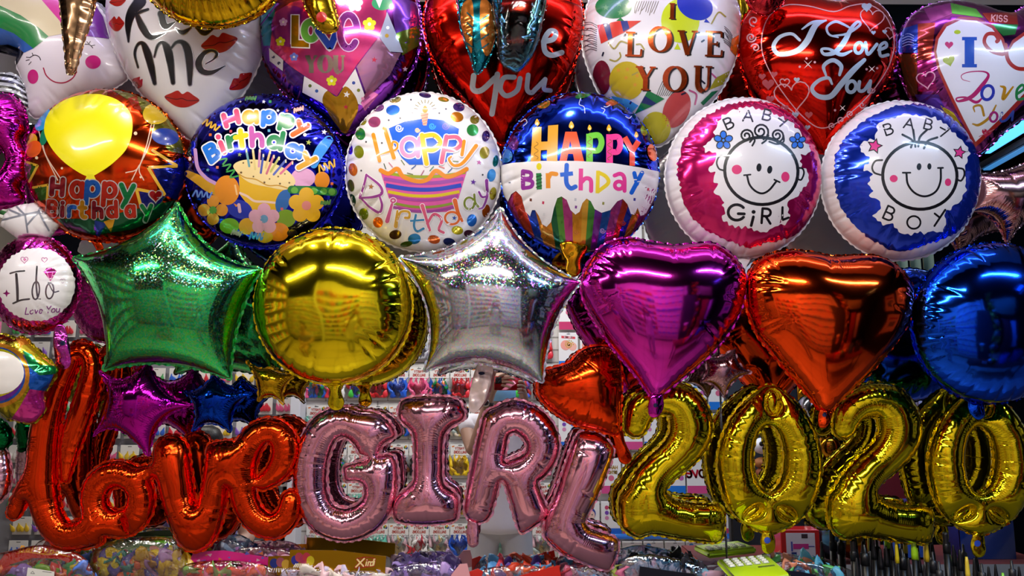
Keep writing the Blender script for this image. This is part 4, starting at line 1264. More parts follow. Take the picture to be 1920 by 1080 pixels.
# white balloon with dots and cupcake
fl = disc(794, 323, 145, 148, A2, 23)
d = Deco(fl, 630, 170, 3.4848)
for x, y, a, b, m in ((582, 30, 40, 17, '#2a2060'), (388, 60, 38, 20, '#8a8a20'), (702, 58, 36, 15, '#8a8a20'), (277, 112, 38, 25, '#6a3a80'), (372, 127, 45, 33, '#1a70e0'), (802, 108, 38, 28, '#4a2a80'), (790, 172, 42, 33, '#d07a10'), (252, 205, 40, 35, '#c05890'), (172, 200, 28, 26, '#98a020'), (160, 283, 32, 40, '#2a9a40'), (90, 377, 20, 40, '#4a20a0'), (150, 400, 32, 42, '#a0a820'), (112, 515, 28, 42, '#e07010'), (98, 620, 22, 40, '#6a6a20'), (105, 715, 25, 40, '#2a5a20'), (905, 190, 30, 28, '#8a8020'), (892, 258, 38, 38, '#3aa850'), (978, 297, 25, 36, '#3a2070'), (970, 405, 32, 40, '#b0a030'), (1042, 460, 18, 38, '#107060'), (1015, 553, 28, 42, '#2a90e0'), (1025, 672, 22, 42, '#a8a010'), (980, 785, 25, 42, '#c05a10'), (887, 847, 32, 40, '#1a70d0'), (793, 912, 38, 28, '#c0b010'), (182, 805, 30, 38, '#8aa020'), (275, 860, 32, 35, '#f07020'), (388, 940, 40, 30, '#4a2a20'), (512, 968, 42, 34, '#1a80c0'), (640, 972, 40, 28, '#d05a10'), (740, 987, 40, 25, '#203070'), (460, 1002, 40, 18, '#4a6a20'), (870, 935, 35, 25, '#5a2040'), (62, 510, 10, 38, '#3040a0'), (110, 260, 12, 30, '#5a2a70')):
    d.oval(x, y, a, b, ink(m, .55, .16, .4), 10 if x > 560 else -10)
d.poly([(345, 247), (450, 202), (580, 182), (700, 194), (803, 250), (792, 330), (755, 440), (690, 484), (480, 484), (430, 440), (378, 350)], I('#1c64dc'))
d.poly([(552, 146), (604, 146), (592, 228), (570, 228)], I('#f0b492'))
for k in range(4): d.line([(556 + k * 4, 165 + k * 18), (600 - k * 2, 156 + k * 18)], 7, I('#e88878'))
d.poly([(582, 98), (600, 122), (592, 142), (572, 142), (564, 122)], I('#b8a424'), smooth=True)
for a in range(-80, 81, 20): d.line([(582 + 50 * math.sin(math.radians(a)), 128 - 48 * math.cos(math.radians(a))), (582 + 72 * math.sin(math.radians(a)), 128 - 68 * math.cos(math.radians(a)))], 5, I('#8a8450'))
for x, y, r, m in ((412, 245, 26, '#f0f0ff'), (628, 232, 22, '#40a8e0'), (715, 232, 24, '#7a70d8'), (532, 258, 16, '#f0d0b0')): spiral(d, x, y, r, 8, I(m))
d.poly([(287, 517), (345, 700), (395, 752), (480, 795), (740, 792), (800, 705), (859, 512), (790, 556), (650, 545), (600, 590), (480, 592), (430, 560), (360, 545)], I('#de5aa4'))
for y, m, w in ((548, '#9aa82c', 20), (590, '#a050a8', 24), (632, '#2c4cc0', 27), (674, '#dcc424', 20), (700, '#a8489c', 18), (746, '#8a9a34', 17), (774, '#9c4494', 18)):
    x0 = 292 + (y - 520) * .31; x1 = 854 - (y - 520) * .31
    d.line([(x0, y - 14), ((x0 * 2 + x1) / 3, y + 12), ((x0 + 2 * x1) / 3, y + 12), (x1, y - 14)], w, I(m), cap=False)
d.line([(292, 520), (345, 542), (400, 510), (440, 562), (530, 592), (600, 580), (652, 524), (720, 562), (790, 546), (853, 512)], 28, I('#e8902c'))
for x, y, r, m in ((320, 495, 70, '#4a5a40'), (358, 485, 50, '#d07a90'), (437, 470, 55, '#707a40'), (508, 500, -40, '#4060a0'), (565, 538, -60, '#b06080'), (625, 510, -50, '#50906a'), (690, 500, 20, '#e07070'), (744, 522, -45, '#2a5a9a'), (484, 543, 15, '#6a7a40'), (780, 462, 5, '#80905a')): d.line([(x - 18 * math.cos(math.radians(r)), y - 18 * math.sin(math.radians(r))), (x + 18 * math.cos(math.radians(r)), y + 18 * math.sin(math.radians(r)))], 6, I(m))
for x, y, r, m in ((935, 468, 20, '#c04890'), (897, 597, 20, '#6a3ca0'), (230, 627, 20, '#a86a34'), (773, 832, 17, '#2c54b0')): d.star(x, y, r, I(m), 8)
for x, y in ((345, 193), (500, 147), (675, 147), (718, 120), (197, 335), (300, 342), (165, 522), (420, 180), (958, 550), (490, 60)): d.oval(x, y, 6, 6, I('#484850'))
W3 = I('#fbf3f6')
def cand(ls, edge=7):
    for p, w, m in ls: d.line(p, [q + 2 * edge for q in w] if isinstance(w, list) else w + 2 * edge, W3)
    for p, w, m in ls: d.line(p, w, m)
o1, p1_, y1, r1 = I('#f09a24'), I('#ee96c4'), I('#ecca1c'), I('#ea6a8c')
cand([([(245, 288), (285, 458)], 25, o1), ([(318, 248), (378, 438)], 27, o1), ([(282, 416), (340, 402), (394, 384), (402, 348), (374, 334), (366, 362)], 14, o1)], 3)
cand([(el(480, 370, 52, 58), 26, p1_), ([(548, 312), (538, 360), (536, 428)], 27, p1_), ([(562, 292), (575, 380), (592, 478)], 30, y1), ([(564, 300), (640, 292), (682, 340), (640, 386), (580, 386)], 27, y1), ([(722, 302), (706, 380), (690, 468)], 28, r1), ([(722, 306), (790, 306), (816, 350), (775, 386), (716, 386)], 25, r1), ([(836, 332), (822, 420)], 22, o1), ([(914, 362), (830, 470), (772, 490), (738, 452), (752, 432)], [26, 22, 18, 16, 12], o1)])
cand([([(200, 550), (285, 618), (300, 672), (240, 695), (164, 700)], [12, 16, 18, 16, 12], I('#9c4298')), ([(164, 700), (225, 762), (285, 794), (302, 750), (286, 690)], [12, 14, 18, 16, 12], I('#9c4298')), ([(200, 550), (182, 630), (158, 700)], 15, I('#9c4298')), ([(366, 742), (336, 852)], [16, 28], I('#c8568c')), (el(374, 718, 14, 12), 12, I('#c8568c')), ([(402, 786), (392, 884)], [14, 26], I('#d0a034')), ([(402, 840), (425, 792), (475, 792), (478, 828), (452, 830)], 16, I('#d0a034')), ([(522, 812), (510, 880), (530, 918), (572, 900)], 15, I('#2c84b4')), ([(490, 850), (572, 844)], 13, I('#2c84b4')), ([(564, 752), (588, 830), (612, 910)], [26, 18, 18], I('#dc5c7c')), ([(596, 868), (640, 806), (690, 840), (672, 905), (702, 926)], 17, I('#dc5c7c')), ([(776, 718), (795, 790), (822, 850)], [30, 22, 16], I('#e46c2c')), (el(758, 832, 46, 40), 15, I('#e46c2c')), (el(870, 736, 32, 38), 14, I('#7c8c34')), ([(902, 678), (908, 730), (928, 758)], 14, I('#7c8c34')), ([(932, 662), (952, 694), (984, 690)], 13, I('#8c3c94')), ([(982, 588), (984, 690), (958, 760), (932, 772)], [22, 16, 13, 10], I('#8c3c94'))], 4)
balloon('round_balloon', 'white round birthday balloon with coloured dots around a striped cupcake', CAT, fl, WHITE, d)

# blue balloon with candle letters and dripping icing
fl = disc(1087, 325, 147, 150, A2, 24)
d = Deco(fl, 920, 170, 3.0848)
xs_ = [(60, 130, '#c83a8c'), (130, 190, '#e04a30'), (190, 245, '#2a50c0'), (245, 330, '#d88a24'), (330, 372, '#14603c'), (372, 415, '#58983c'), (415, 470, '#b83c84'), (470, 530, '#d88e1c'), (530, 566, '#e0a830'), (566, 608, '#4a9438'), (608, 655, '#7a2c9c'), (655, 705, '#2868c4'), (705, 760, '#c0489c'), (760, 800, '#d84430'), (800, 840, '#2438b0'), (840, 885, '#e08a24'), (885, 960, '#a03088')]
for x0, x1, m in xs_:
    b = lambda x: 495 + (x - 495) * .66
    t = lambda x, y: (x + (b(x) - x) * max(0, (y - 640) / 330), y)
    ym = 1010
    d.poly([(x0, 560), (x1, 560)] + [t(x1, y) for y in (640, 700, 760, 820, 880, 940, ym)] + [t(x0, y) for y in (ym, 940, 880, 820, 760, 700, 640)], F(m))
d.poly([(30, 442), (130, 420), (270, 408), (500, 408), (700, 420), (860, 445), (985, 472), (975, 560), (930, 640), (890, 715), (862, 722), (846, 676), (828, 718), (806, 712), (788, 655), (762, 626), (730, 640), (690, 690), (640, 706), (600, 684), (578, 640), (554, 624), (530, 650), (514, 700), (490, 716), (462, 690), (440, 632), (410, 612), (386, 622), (366, 682), (350, 758), (325, 786), (300, 770), (280, 722), (258, 690), (242, 690), (230, 726), (205, 700), (182, 612), (150, 580), (124, 598), (105, 640), (50, 560)], WHITE)
for x, y, m in ((235, 632, '#6a3a2a'), (305, 648, '#c03a5a'), (310, 715, '#d8d8d8'), (490, 630, '#c0c0c8'), (493, 673, '#7a3a90'), (650, 652, '#8a8a40'), (829, 629, '#3a3a90'), (877, 628, '#e0e0e0'), (115, 530, '#707070'), (872, 692, '#8a3a70'), (905, 570, '#c04a60')): d.poly([(x - 5, y - 9), (x + 7, y - 7), (x + 5, y + 9), (x - 7, y + 7)], I(m))
for x, y, m in ((495, 818, '#c06a10'), (645, 808, '#b090d0'), (762, 762, '#a02a20'), (305, 838, '#a06010'), (432, 880, '#8a2a60')): spiral(d, x, y, 16, 5, I(m))
for x, y, a, b_, m in ((305, 77, 40, 26, '#d0a030'), (535, 26, 48, 18, '#2a9a40'), (705, 70, 42, 17, '#c85848'), (130, 300, 30, 44, '#6a2a8c'), (885, 232, 18, 30, '#a0c040'), (930, 360, 26, 50, '#e06a3a'), (90, 380, 40, 40, '#3a80d0'), (270, 130, 0.1, 0.1, '#000000')): d.oval(x, y, a, b_, F(m), -15)
for p in ([(520, 45), (512, 80), (540, 95), (545, 130)], [(640, 100), (660, 110), (650, 130)], [(690, 85), (670, 95), (655, 92)], [(780, 150), (800, 160), (815, 148)], [(175, 180), (200, 165), (210, 185), (190, 205)], [(400, 40), (420, 28)]): d.line(p, 4, I('#c8d0f0'))
d.poly([(245, 216), (296, 212), (293, 298), (330, 296), (333, 205), (391, 200), (386, 410), (325, 408), (327, 345), (291, 347), (290, 409), (232, 411)], I('#dc9e24'))
d.poly([(432, 238), (497, 238), (540, 408), (484, 408), (476, 366), (448, 366), (440, 407), (398, 407)], I('#f4501c')); d.poly([(460, 290), (470, 334), (452, 334)], foil('#2244dc', .1))
gp, pp_, oy = I('#6cca34'), I('#f23c92'), I('#f0481c')
d.line([(571, 252), (571, 412)], 38, gp, cap=False); d.line([(575, 264), (622, 262), (640, 300), (622, 345), (575, 348)], 34, gp); d.line([(686, 255), (686, 420)], 38, pp_, cap=False); d.line([(690, 272), (735, 272), (748, 312), (732, 354), (690, 356)], 34, pp_); d.line([(772, 272), (816, 350)], 32, oy, cap=False); d.line([(852, 294), (816, 352), (816, 436)], 31, oy, smooth=False, cap=False)
for x, y0, n in ((265, 300, 5), (432, 290, 5), (571, 270, 6), (686, 285, 6)):
    d.line([(x + 12 * math.sin(i * 1.1), y0 + i * 7) for i in range(n * 3)], 3.5, I('#8a5a18'))
for x, y, r in ((272, 190, 18), (468, 203, 20), (573, 217, 15), (685, 219, 18), (843, 258, 16)):
    d.line([(x, y + r * .4), (x, y + r * 1.5)], 5, I('#3a2418')); d.poly([(x - 2, y - r * 1.3), (x + r * .7, y + r * .1), (x, y + r * .9), (x - r * .8, y + r * .2)], I('#f0b428'), smooth=True); d.oval(x, y + r * .25, r * .35, r * .4, I('#fbe8a0'))
d.line([(190, 462), (190, 562)], 24, I('#8c2c94'), cap=False); d.line([(190, 466), (232, 476), (232, 505), (190, 512)], 22, I('#8c2c94')); d.line([(190, 512), (240, 525), (236, 555), (190, 565)], 22, I('#8c2c94'))
d.line([(279, 478), (283, 572)], 30, I('#2c7c44'), cap=False)
for k in range(4): d.line([(266, 500 + k * 20), (296, 490 + k * 20)], 6, I('#1a4a28'))
d.oval(281, 440, 15, 20, I('#d8cc20')); rb = I('#e08e24'); d.line([(332, 478), (334, 565)], 26, rb, cap=False); d.line([(336, 505), (350, 482), (380, 484)], 25, rb)
tb = I('#1c62d0'); d.line([(440, 432), (438, 530), (462, 565), (490, 556)], 26, tb); d.line([(402, 488), (476, 480)], 24, tb, cap=False)
hp = I('#e23c92'); d.line([(522, 452), (520, 578)], 25, hp, cap=False); d.line([(525, 530), (550, 508), (578, 520), (580, 580)], 24, hp)
d.line([(622, 474), (665, 498), (678, 535), (622, 582)], 22, I('#e6cc1c')); d.line([(620, 464), (616, 594)], 22, I('#e6cc1c'), cap=False)
d.line([(715, 492), (748, 482), (770, 505), (772, 580)], 23, hp); d.line(el(740, 548, 24, 22), 22, hp)
d.line([(828, 478), (842, 540)], 24, tb); d.line([(872, 476), (812, 590)], 25, tb)
balloon('round_balloon', 'blue round balloon with candle letters HAPPY over white icing dripping on stripes', CAT, fl, foil('#2244dc', .10), d, tail=dict(pts=[(1076, 460), (1075, 486), (1075, 505)], w=[28, 15, 15], a=A2 + .03, seed=4, mat2=foil('#d89a1c', .14), k=.5))

# baby girl / baby boy
def baby(fl, ox, oy, s, colour, zone, splat, sd):
    d = Deco(fl, ox, oy, s)
    d.poly(jag(zone, 9, sd, 17), F(colour)); d.poly(jag(splat, 13, sd + 1, 20), WHITE)
    return d
fl = disc(1393, 334, 145, 149, A2, 25)
d = baby(fl, 1220, 180, 3.3765, '#d4186c', [(480, 60), (380, 110), (300, 170), (240, 240), (205, 300), (190, 360), (172, 430), (165, 500), (185, 560), (195, 620), (215, 690), (260, 765), (340, 835), (430, 892), (540, 935), (630, 962), (720, 935), (820, 915), (930, 870), (1010, 780), (1060, 660), (1085, 540), (1080, 420), (1050, 310), (1000, 220), (930, 140), (840, 75), (740, 40), (620, 32)],
    [(440, 140), (530, 90), (640, 75), (780, 110), (860, 150), (930, 210), (985, 290), (1005, 355), (960, 372), (950, 430), (975, 470), (1002, 510), (990, 570), (950, 600), (920, 640), (872, 670), (865, 720), (890, 760), (860, 800), (780, 830), (690, 860), (600, 835), (520, 820), (450, 780), (470, 745), (450, 690), (468, 665), (420, 625), (402, 600), (425, 560), (400, 530), (405, 490), (366, 468), (400, 420), (412, 370), (340, 345), (336, 315), (400, 262), (410, 210)], 5)
ring(d, 700, 475, 232, 212, 20, BLACK, 8)
d.line([(490, 386), (440, 380), (418, 420), (432, 460), (462, 472)], 11, BLACK); d.line([(930, 455), (960, 460), (969, 490), (952, 530), (930, 526)], 11, BLACK)
spiral(d, 605, 252, 46, 12, BLACK, 1.7, 60, -1); spiral(d, 695, 225, 54, 12, BLACK, 1.7, 70, -1); spiral(d, 800, 250, 44, 12, BLACK, 1.7, 90, -1)
d.line([(643, 315), (658, 285), (652, 265)], 12, BLACK); d.line([(705, 300), (730, 280), (745, 250)], 12, BLACK); d.line([(750, 290), (800, 305), (840, 290), (840, 250)], 11, BLACK)
d.oval(685, 453, 16, 26, BLACK, 5); d.oval(753, 467, 16, 25, BLACK, 10); ck = I('#e03c78'); d.oval(545, 466, 32, 30, ck); d.oval(852, 512, 26, 32, ck)
d.line([(610, 505), (625, 560), (660, 600), (705, 617), (750, 595), (795, 540)], 13, BLACK); d.line([(590, 502), (632, 498)], 10, BLACK); d.line([(782, 530), (816, 546)], 11, BLACK)
fb = I('#2f74dc'); flower(d, 460, 282, 60, fb, I('#4a90f0'), 5, BLACK); flower(d, 928, 286, 52, fb, I('#4a90f0'), 5, BLACK)
d.letter('B', 458, 152, 68, 11, BLACK, -24, 1.2); d.letter('A', 588, 92, 66, 11, BLACK, 4, 1.3); d.letter('B', 722, 84, 66, 11, BLACK, 14, 1.2); d.line([(810, 142), (842, 164)], 11, BLACK); d.line([(866, 150), (818, 192)], 11, BLACK)
d.letter('G', 492, 686, 98, 18, BLACK, 2, 1.45); d.line([(650, 765), (636, 820)], 18, BLACK); d.oval(651, 734, 13, 12, BLACK); d.letter('R', 708, 712, 92, 16, BLACK, 4, 1.0); d.line([(834, 705), (832, 785), (872, 770)], 15, BLACK, smooth=False)
balloon('round_balloon', 'white and magenta round balloon with curly-haired smiling face, BABY GIRL', CAT, fl, WHITE, d, tail=dict(pts=[(1396, 480), (1392, 495), (1388, 512)], w=[14, 9, 9], a=A2, seed=6))

fl = disc(1687, 339, 147, 148, A2, 26)
d = baby(fl, 1520, 180, 3.375, '#1a3cc8', [(640, 48), (540, 66), (430, 105), (340, 155), (262, 218), (205, 280), (178, 340), (150, 400), (152, 480), (148, 560), (170, 640), (200, 720), (250, 790), (320, 860), (420, 930), (540, 982), (640, 970), (760, 930), (890, 880), (980, 800), (1040, 690), (1070, 560), (1070, 440), (1050, 330), (990, 230), (910, 150), (820, 92), (730, 60)],
    [(420, 180), (500, 150), (560, 120), (680, 120), (780, 140), (860, 190), (920, 250), (965, 290), (1000, 370), (990, 425), (970, 445), (985, 540), (960, 640), (900, 700), (850, 735), (860, 800), (830, 850), (740, 862), (650, 872), (560, 860), (520, 815), (460, 810), (402, 760), (440, 700), (428, 660), (372, 635), (400, 600), (366, 545), (386, 490), (332, 470), (370, 420), (358, 385), (312, 350), (318, 310), (400, 270), (420, 220)], 8)
ring(d, 690, 505, 235, 212, 20, BLACK, 3)
d.line([(452, 406), (410, 412), (389, 450), (402, 485), (442, 500)], 12, BLACK); d.line([(930, 456), (965, 465), (971, 500), (952, 535), (930, 532)], 12, BLACK)
for p in ([(634, 326), (642, 282), (580, 245)], [(662, 322), (648, 215)], [(680, 320), (690, 262), (735, 215)], [(716, 332), (740, 286), (800, 263)]): d.line(p, 14, BLACK)
d.oval(685, 448, 15, 22, BLACK, 5); d.oval(750, 446, 13, 20, BLACK); d.oval(525, 523, 25, 23, ck); d.oval(868, 546, 20, 24, ck)
d.line([(605, 490), (615, 560), (660, 615), (725, 635), (790, 605), (820, 540), (822, 460)], 13, BLACK); d.line([(582, 486), (630, 486)], 11, BLACK); d.line([(804, 456), (836, 455)], 11, BLACK)
d.letter('B', 458, 186, 68, 10, BLACK, -18, 1.2); d.letter('A', 600, 138, 64, 10, BLACK, 12, 1.3); d.letter('B', 730, 144, 64, 10, BLACK, 14, 1.2); d.line([(820, 200), (850, 216)], 10, BLACK); d.line([(878, 210), (822, 256)], 10, BLACK)
d.letter('B', 490, 694, 84, 12, BLACK, 24, 1.1); ring(d, 652, 800, 42, 40, 12, BLACK); d.line([(784, 744), (812, 766)], 13, BLACK); d.line([(850, 720), (782, 822)], 13, BLACK)
for x, y, r, q in ((405, 318, 54, 14), (940, 358, 46, 12)): d.star(x, y, r, BLACK, q, .5); d.star(x, y, r * .72, I('#e0408c'), q, .5)
balloon('round_balloon', 'white and blue round balloon with spiky-haired smiling face, BABY BOY', CAT, fl, WHITE, d)

# ================= ring balloon and things cut by the left edge =================

# magenta ring balloon with an I do disc and a white gem on top
fl = disc(66, 534, 84, 91, A3 - .02, 51, k=.8, gap=.8)
d = Deco(fl, 0, 380, 3)
d.poly(jag([(205 + 216 * math.cos(a), 460 + 205 * math.sin(a)) for a in np.linspace(0, 2 * PI, 40, endpoint=False)], 5, 3, 16), WHITE)
sv = foil('#8c8890', .18)
d.line([(92, 402), (98, 480), (100, 552)], [14, 16, 14], sv); d.line([(58, 398), (95, 388), (138, 384)], 9, sv); d.line([(75, 566), (120, 548), (165, 542)], 10, sv); d.line([(208, 360), (204, 450), (212, 530), (228, 542)], [10, 11, 10, 6], sv); ring(d, 202, 494, 20, 50, 9, sv, 4); ring(d, 280, 496, 22, 44, 9, sv, 5); d.line([(272, 450), (300, 500), (330, 498)], 7, sv)
d.poly([(244, 388), (262, 368), (300, 366), (318, 386), (286, 442)], F('#d0288c')); d.line([(244, 388), (318, 386)], 4, I('#601040')); d.line([(262, 388), (284, 440), (298, 387)], 3, I('#f0a0d0'))
d.word('Love You', 140, 592, 36, 6, I('#8a3a88'), gap=.2, rot=-4, slant=.25)
oheart(d, 138, 322, 20, 4, I('#b05a90')); oheart(d, 250, 322, 16, 4, I('#b05a90')); d.heart(140, 322, 9, I('#d078a8')); d.star(38, 510, 22, F('#b82a8c'), 0, .4, 4); oheart(d, 352, 440, 14, 3, I('#c0a8b8'))
rt = balloon('ring_balloon', 'glittery magenta engagement ring balloon with white I do disc and white gem', CAT, fl, glitter('#c81c94', .1, .4, 300, .5), d, tail=dict(pts=[(112, 618), (115, 645), (118, 670), (120, 680)], w=[11, 15, 15, 13], a=A3 - .01, seed=13, mat2=glitter('#c832b0', .1, .4, 300, .5), hole=(118, 643, 5)))
gm = inflate(Plane(56, 415, A3 - .025), [np.array([(1, 424), (8, 404), (22, 390), (42, 383), (68, 380), (95, 388), (110, 404), (113, 420), (92, 446), (62, 462), (36, 450)])], k=.7, res=.0035, seed=52, sm=1)
d = Deco(gm, 0, 120, 3.175)
for p in ([(10, 930), (130, 900), (230, 880), (340, 900)], [(100, 850), (150, 900), (165, 1000)], [(250, 840), (225, 885), (160, 960)], [(130, 900), (60, 870)], [(230, 880), (290, 990)]): d.line(p, 11, ink('#8f93a0', .3, .3), smooth=False)
film_obj('gem', gm, WHITE, rt, d)


fl = inflate(Plane(-10, 280, A2 - .01), [spline([(0, 176), (26, 180), (46, 206), (52, 245), (44, 264), (56, 300), (52, 335), (41, 348), (46, 374), (18, 388), (-60, 388), (-85, 280), (-60, 185)], n=5), ellipse(0, 300, 12, 24, 24)], k=.9, res=.004, seed=53, gap=.6, wob=.003, crumple=.005)
balloon('digit_balloon', 'crinkled magenta digit balloon at the left edge above the white gem', CAT, fl, foil('#c01c9c', .12), seam=.004)
fl = inflate(Plane(10, 172, A1 - .02), [spline([(-30, 150), (12, 138), (34, 146), (50, 172), (52, 205), (30, 204), (0, 190), (-30, 186)], n=5)], k=.7, res=.004, seed=54)
d = Deco(fl, 0, 120, 3.175)
for k in range(5): d.line([(-90, 60 + k * 34), (20, 68 + k * 34), (90, 84 + k * 33), (165, 130 + k * 30)], 14, BLACK)
balloon('zebra_balloon', 'black and white zebra striped balloon peeking out beside the cloud', CAT, fl, ink('#dfe6ee', .4, .2), d, seam=.004)
rb_arm = [(30, 640), (44, 632), (62, 648), (80, 664), (106, 692), (98, 718), (82, 738), (84, 768), (64, 792), (30, 788), (6, 776), (-20, 700)]
L = sdf_shape([([(-8, 700), (-7, 700)], 74)], [spline(rb_arm, n=4)], step=1.5, k=5)
fl = inflate(Plane(20, 710, A3 + .01), [max(L, key=len)], k=.75, res=.004, seed=55, gap=.7, crumple=.002)
d = Deco(fl, 0, 600, 5.4)
for q, m in (([(160, 180), (250, 170), (340, 260), (210, 300)], '#d88a20'), ([(210, 260), (340, 240), (480, 350), (600, 420), (540, 470), (400, 450), (320, 350), (230, 310)], '#c8b41c'), ([(230, 310), (320, 350), (400, 455), (600, 470), (560, 545), (400, 560), (300, 480)], '#188848'), ([(235, 340), (300, 480), (400, 560), (540, 550), (470, 720), (300, 700), (260, 520)], '#1860c8'), ([(300, 700), (470, 720), (470, 900), (330, 1050), (100, 1020), (200, 880)], '#c82a8c')): d.poly(q, F(m))
for r_, m in ((335, '#d08a20'), (292, '#2c5ac0'), (268, '#7a2cb0'), (222, '#dcd41c')): d.oval(-40, 560, r_ * 1.02, r_ * .98, F(m))
d.oval(-40, 530, 292 * .95, 240, F('#e0d818')); d.oval(-30, 535, 275, 218, I('#dedad2'))
balloon('rainbow_balloon', 'rainbow coloured foil balloon with white centre disc at the left edge', CAT, fl, foil('#b0a028', .14), d, seam=.004)
fl = inflate(Plane(4, 905, A4), [spline([(-30, 848), (8, 840), (20, 870), (22, 900), (8, 935), (-30, 945)], n=5)], k=.8, res=.004, seed=56, gap=.6, wob=.003)
balloon('letter_balloon', 'pale pink foil balloon bulging in at the lower left edge', CAT, fl, foil('#e8b4c0', .16), seam=.004)
fl = inflate(Plane(5, 815, A4), [spline([(-30, 785), (5, 790), (22, 812), (18, 835), (-8, 850), (-30, 845)], n=5)], k=.8, res=.004, seed=57, gap=.6, wob=.003)
balloon('round_balloon', 'dark green foil balloon peeking in under the rainbow coloured one', CAT, fl, foil('#0c6a34', .14), seam=.004)


# ================= small balloons tucked between the rows =================

c = Z(840, 640, 2.455)
fl = inflate(Plane(1095, 725, A4 + .03), [spline(c([(560, 95), (610, 42), (680, 20), (750, 32), (790, 85), (800, 190), (795, 320), (788, 428), (740, 425), (680, 408), (580, 382), (500, 335), (425, 262), (412, 205), (430, 140), (490, 118)]), n=6)], k=.85, res=.0035, seed=41, gap=.8)
balloon('heart_balloon', 'small tilted red heart balloon between the letter R and the gold digits', CAT, fl, RED, tail=dict(pts=[(1158, 812), (1163, 832), (1172, 858)], w=[11, 10, 13], a=A4 + .02, seed=12))

def small_star(tips, inn, a, mat, label, seed, k=.85, **kw):
    cx = sum(t[0] for t in tips) / 5; cy = sum(t[1] for t in tips) / 5
    fl = inflate(Plane(cx, cy, a), [star_outline(tips, inn, 10)], k=k, res=.0035, seed=seed, pucker=.6, gap=.9)
    return balloon('star_balloon', label, CAT, fl, mat, seam=.004, **kw)
small_star([(186, 696), (278, 680), (363, 760), (279, 856), (174, 818)], [(232, 712), (318, 738), (305, 788), (222, 805), (205, 752)], A4 + .07, foil('#b414a0', .1), 'small magenta purple star balloon resting on the red love balloon', 42)
small_star([(341, 733), (402, 702), (473, 738), (433, 812), (360, 809)], [(372, 730), (438, 730), (440, 765), (396, 793), (366, 765)], A4 + .03, foil('#0c3cb8', .1), 'small dark blue star balloon below the green star', 43)
small_star([(462, 676), (505, 690), (558, 700), (533, 759), (484, 752)], [(482, 690), (530, 700), (532, 728), (508, 742), (482, 715)], A4 + .03, foil('#caa018', .14), 'small gold star balloon under the gold round balloon', 44)
small_star([(1317, 667), (1380, 652), (1409, 698), (1358, 746), (1314, 716)], [(1346, 670), (1384, 680), (1375, 715), (1338, 722), (1326, 692)], A4 + .01, foil('#b98a92', .16), 'small dusky pink star balloon between the purple and red hearts', 45)
small_star([(1812, 318), (1962, 285), (2005, 400), (1887, 462), (1816, 398)], [(1875, 323), (1975, 345), (1930, 412), (1862, 412), (1824, 357)], A1, foil('#d8a0a0', .14), 'rose gold star balloon half hidden behind the baby boy balloon', 46)


# ================= bottom row: letters and digits =================

c = Z(0, 620, 2.3474); c2 = Z(160, 680, 2.7)
sw = lambda w, s: [x / s for x in w]
LOVE = [(c([(62, 800), (95, 730), (140, 640), (170, 560)]), sw([32, 38, 34, 20], 2.347)),
  (c([(288, 650), (312, 500), (352, 380), (392, 250), (405, 150), (384, 88), (340, 84), (300, 150), (244, 270), (206, 420), (190, 560), (194, 700), (218, 820), (275, 895), (340, 905), (420, 905)]), sw([20, 46, 50, 48, 40, 36, 36, 48, 58, 64, 66, 66, 64, 62, 58, 44], 2.347)),
  (c([(335, 870), (362, 860), (390, 845)]), sw([36, 34, 30], 2.347)),
  (np.array(c([(520 + 104 * math.cos(a), 740 + 110 * math.sin(a)) for a in np.linspace(0, 2 * PI, 19)])).tolist(), 60 / 2.347),
  (c([(600, 640), (660, 620), (720, 600)]), sw([40, 34, 30], 2.347)),
  (c2([(436, 455), (452, 560), (474, 680), (505, 790), (545, 880), (600, 850), (640, 740), (662, 600), (672, 470)]), sw([90, 90, 84, 80, 76, 72, 70, 66, 58], 2.7)),
  (c2([(660, 450), (720, 430), (760, 440)]), sw([50, 40, 40], 2.7)),
  (c2([(900, 606), (965, 556), (1012, 470), (1002, 385), (935, 338), (855, 385), (808, 485), (797, 600), (816, 715), (872, 798), (950, 828), (1020, 780), (1044, 695)]), sw([40, 56, 68, 68, 62, 68, 68, 66, 66, 66, 64, 60, 52], 2.7))]
L = sdf_shape(LOVE, step=1.6, k=4)
L = [q for q in L if len(q) > 20]
fl = inflate(Plane(310, 870, A4 + .01), L, k=.92, res=.0036, seed=71, pucker=.5, pinch=[c([(262, 500), (262, 600), (268, 700)]), c2([(205, 780), (215, 830), (222, 880)])])
balloon('word_balloon', 'red script foil balloon spelling love in one joined piece', CAT, fl, RED, seam=.0045)

c = Z(520, 680, 2.7)
L = sdf_shape([(c([(470, 415), (400, 325), (330, 300), (250, 330), (195, 420), (168, 540), (178, 680), (235, 780), (335, 818), (430, 795), (500, 730), (525, 640)]), sw([60, 75, 80, 82, 85, 86, 86, 86, 86, 84, 80, 76], 2.7))],
  [spline(c([(390, 260), (500, 250), (570, 300), (600, 365), (560, 400), (430, 470), (400, 400)]), n=4), spline(c([(335, 545), (345, 520), (480, 480), (565, 462), (605, 500), (610, 640), (560, 700), (450, 700), (440, 630), (400, 600), (345, 600)]), n=4)])
LG = 'rose pink foil letters'
fl = inflate(Plane(640, 880, A4), L, k=.92, res=.0034, seed=72, pucker=.55, ribs=.8)
balloon('letter_balloon', 'rose pink foil letter G balloon, first of GIRL', CAT, fl, ROSE, group=LG)
L = [spline(c([(612, 240), (640, 185), (760, 166), (900, 180), (938, 225), (946, 282), (872, 335), (842, 400), (838, 560), (850, 612), (912, 670), (918, 740), (902, 800), (800, 818), (690, 818), (602, 800), (584, 740), (602, 680), (680, 612), (692, 560), (690, 400), (676, 345), (622, 292)]), n=6)]
fl = inflate(Plane(808, 865, A4), L, k=.92, res=.0034, seed=73, pucker=.55)
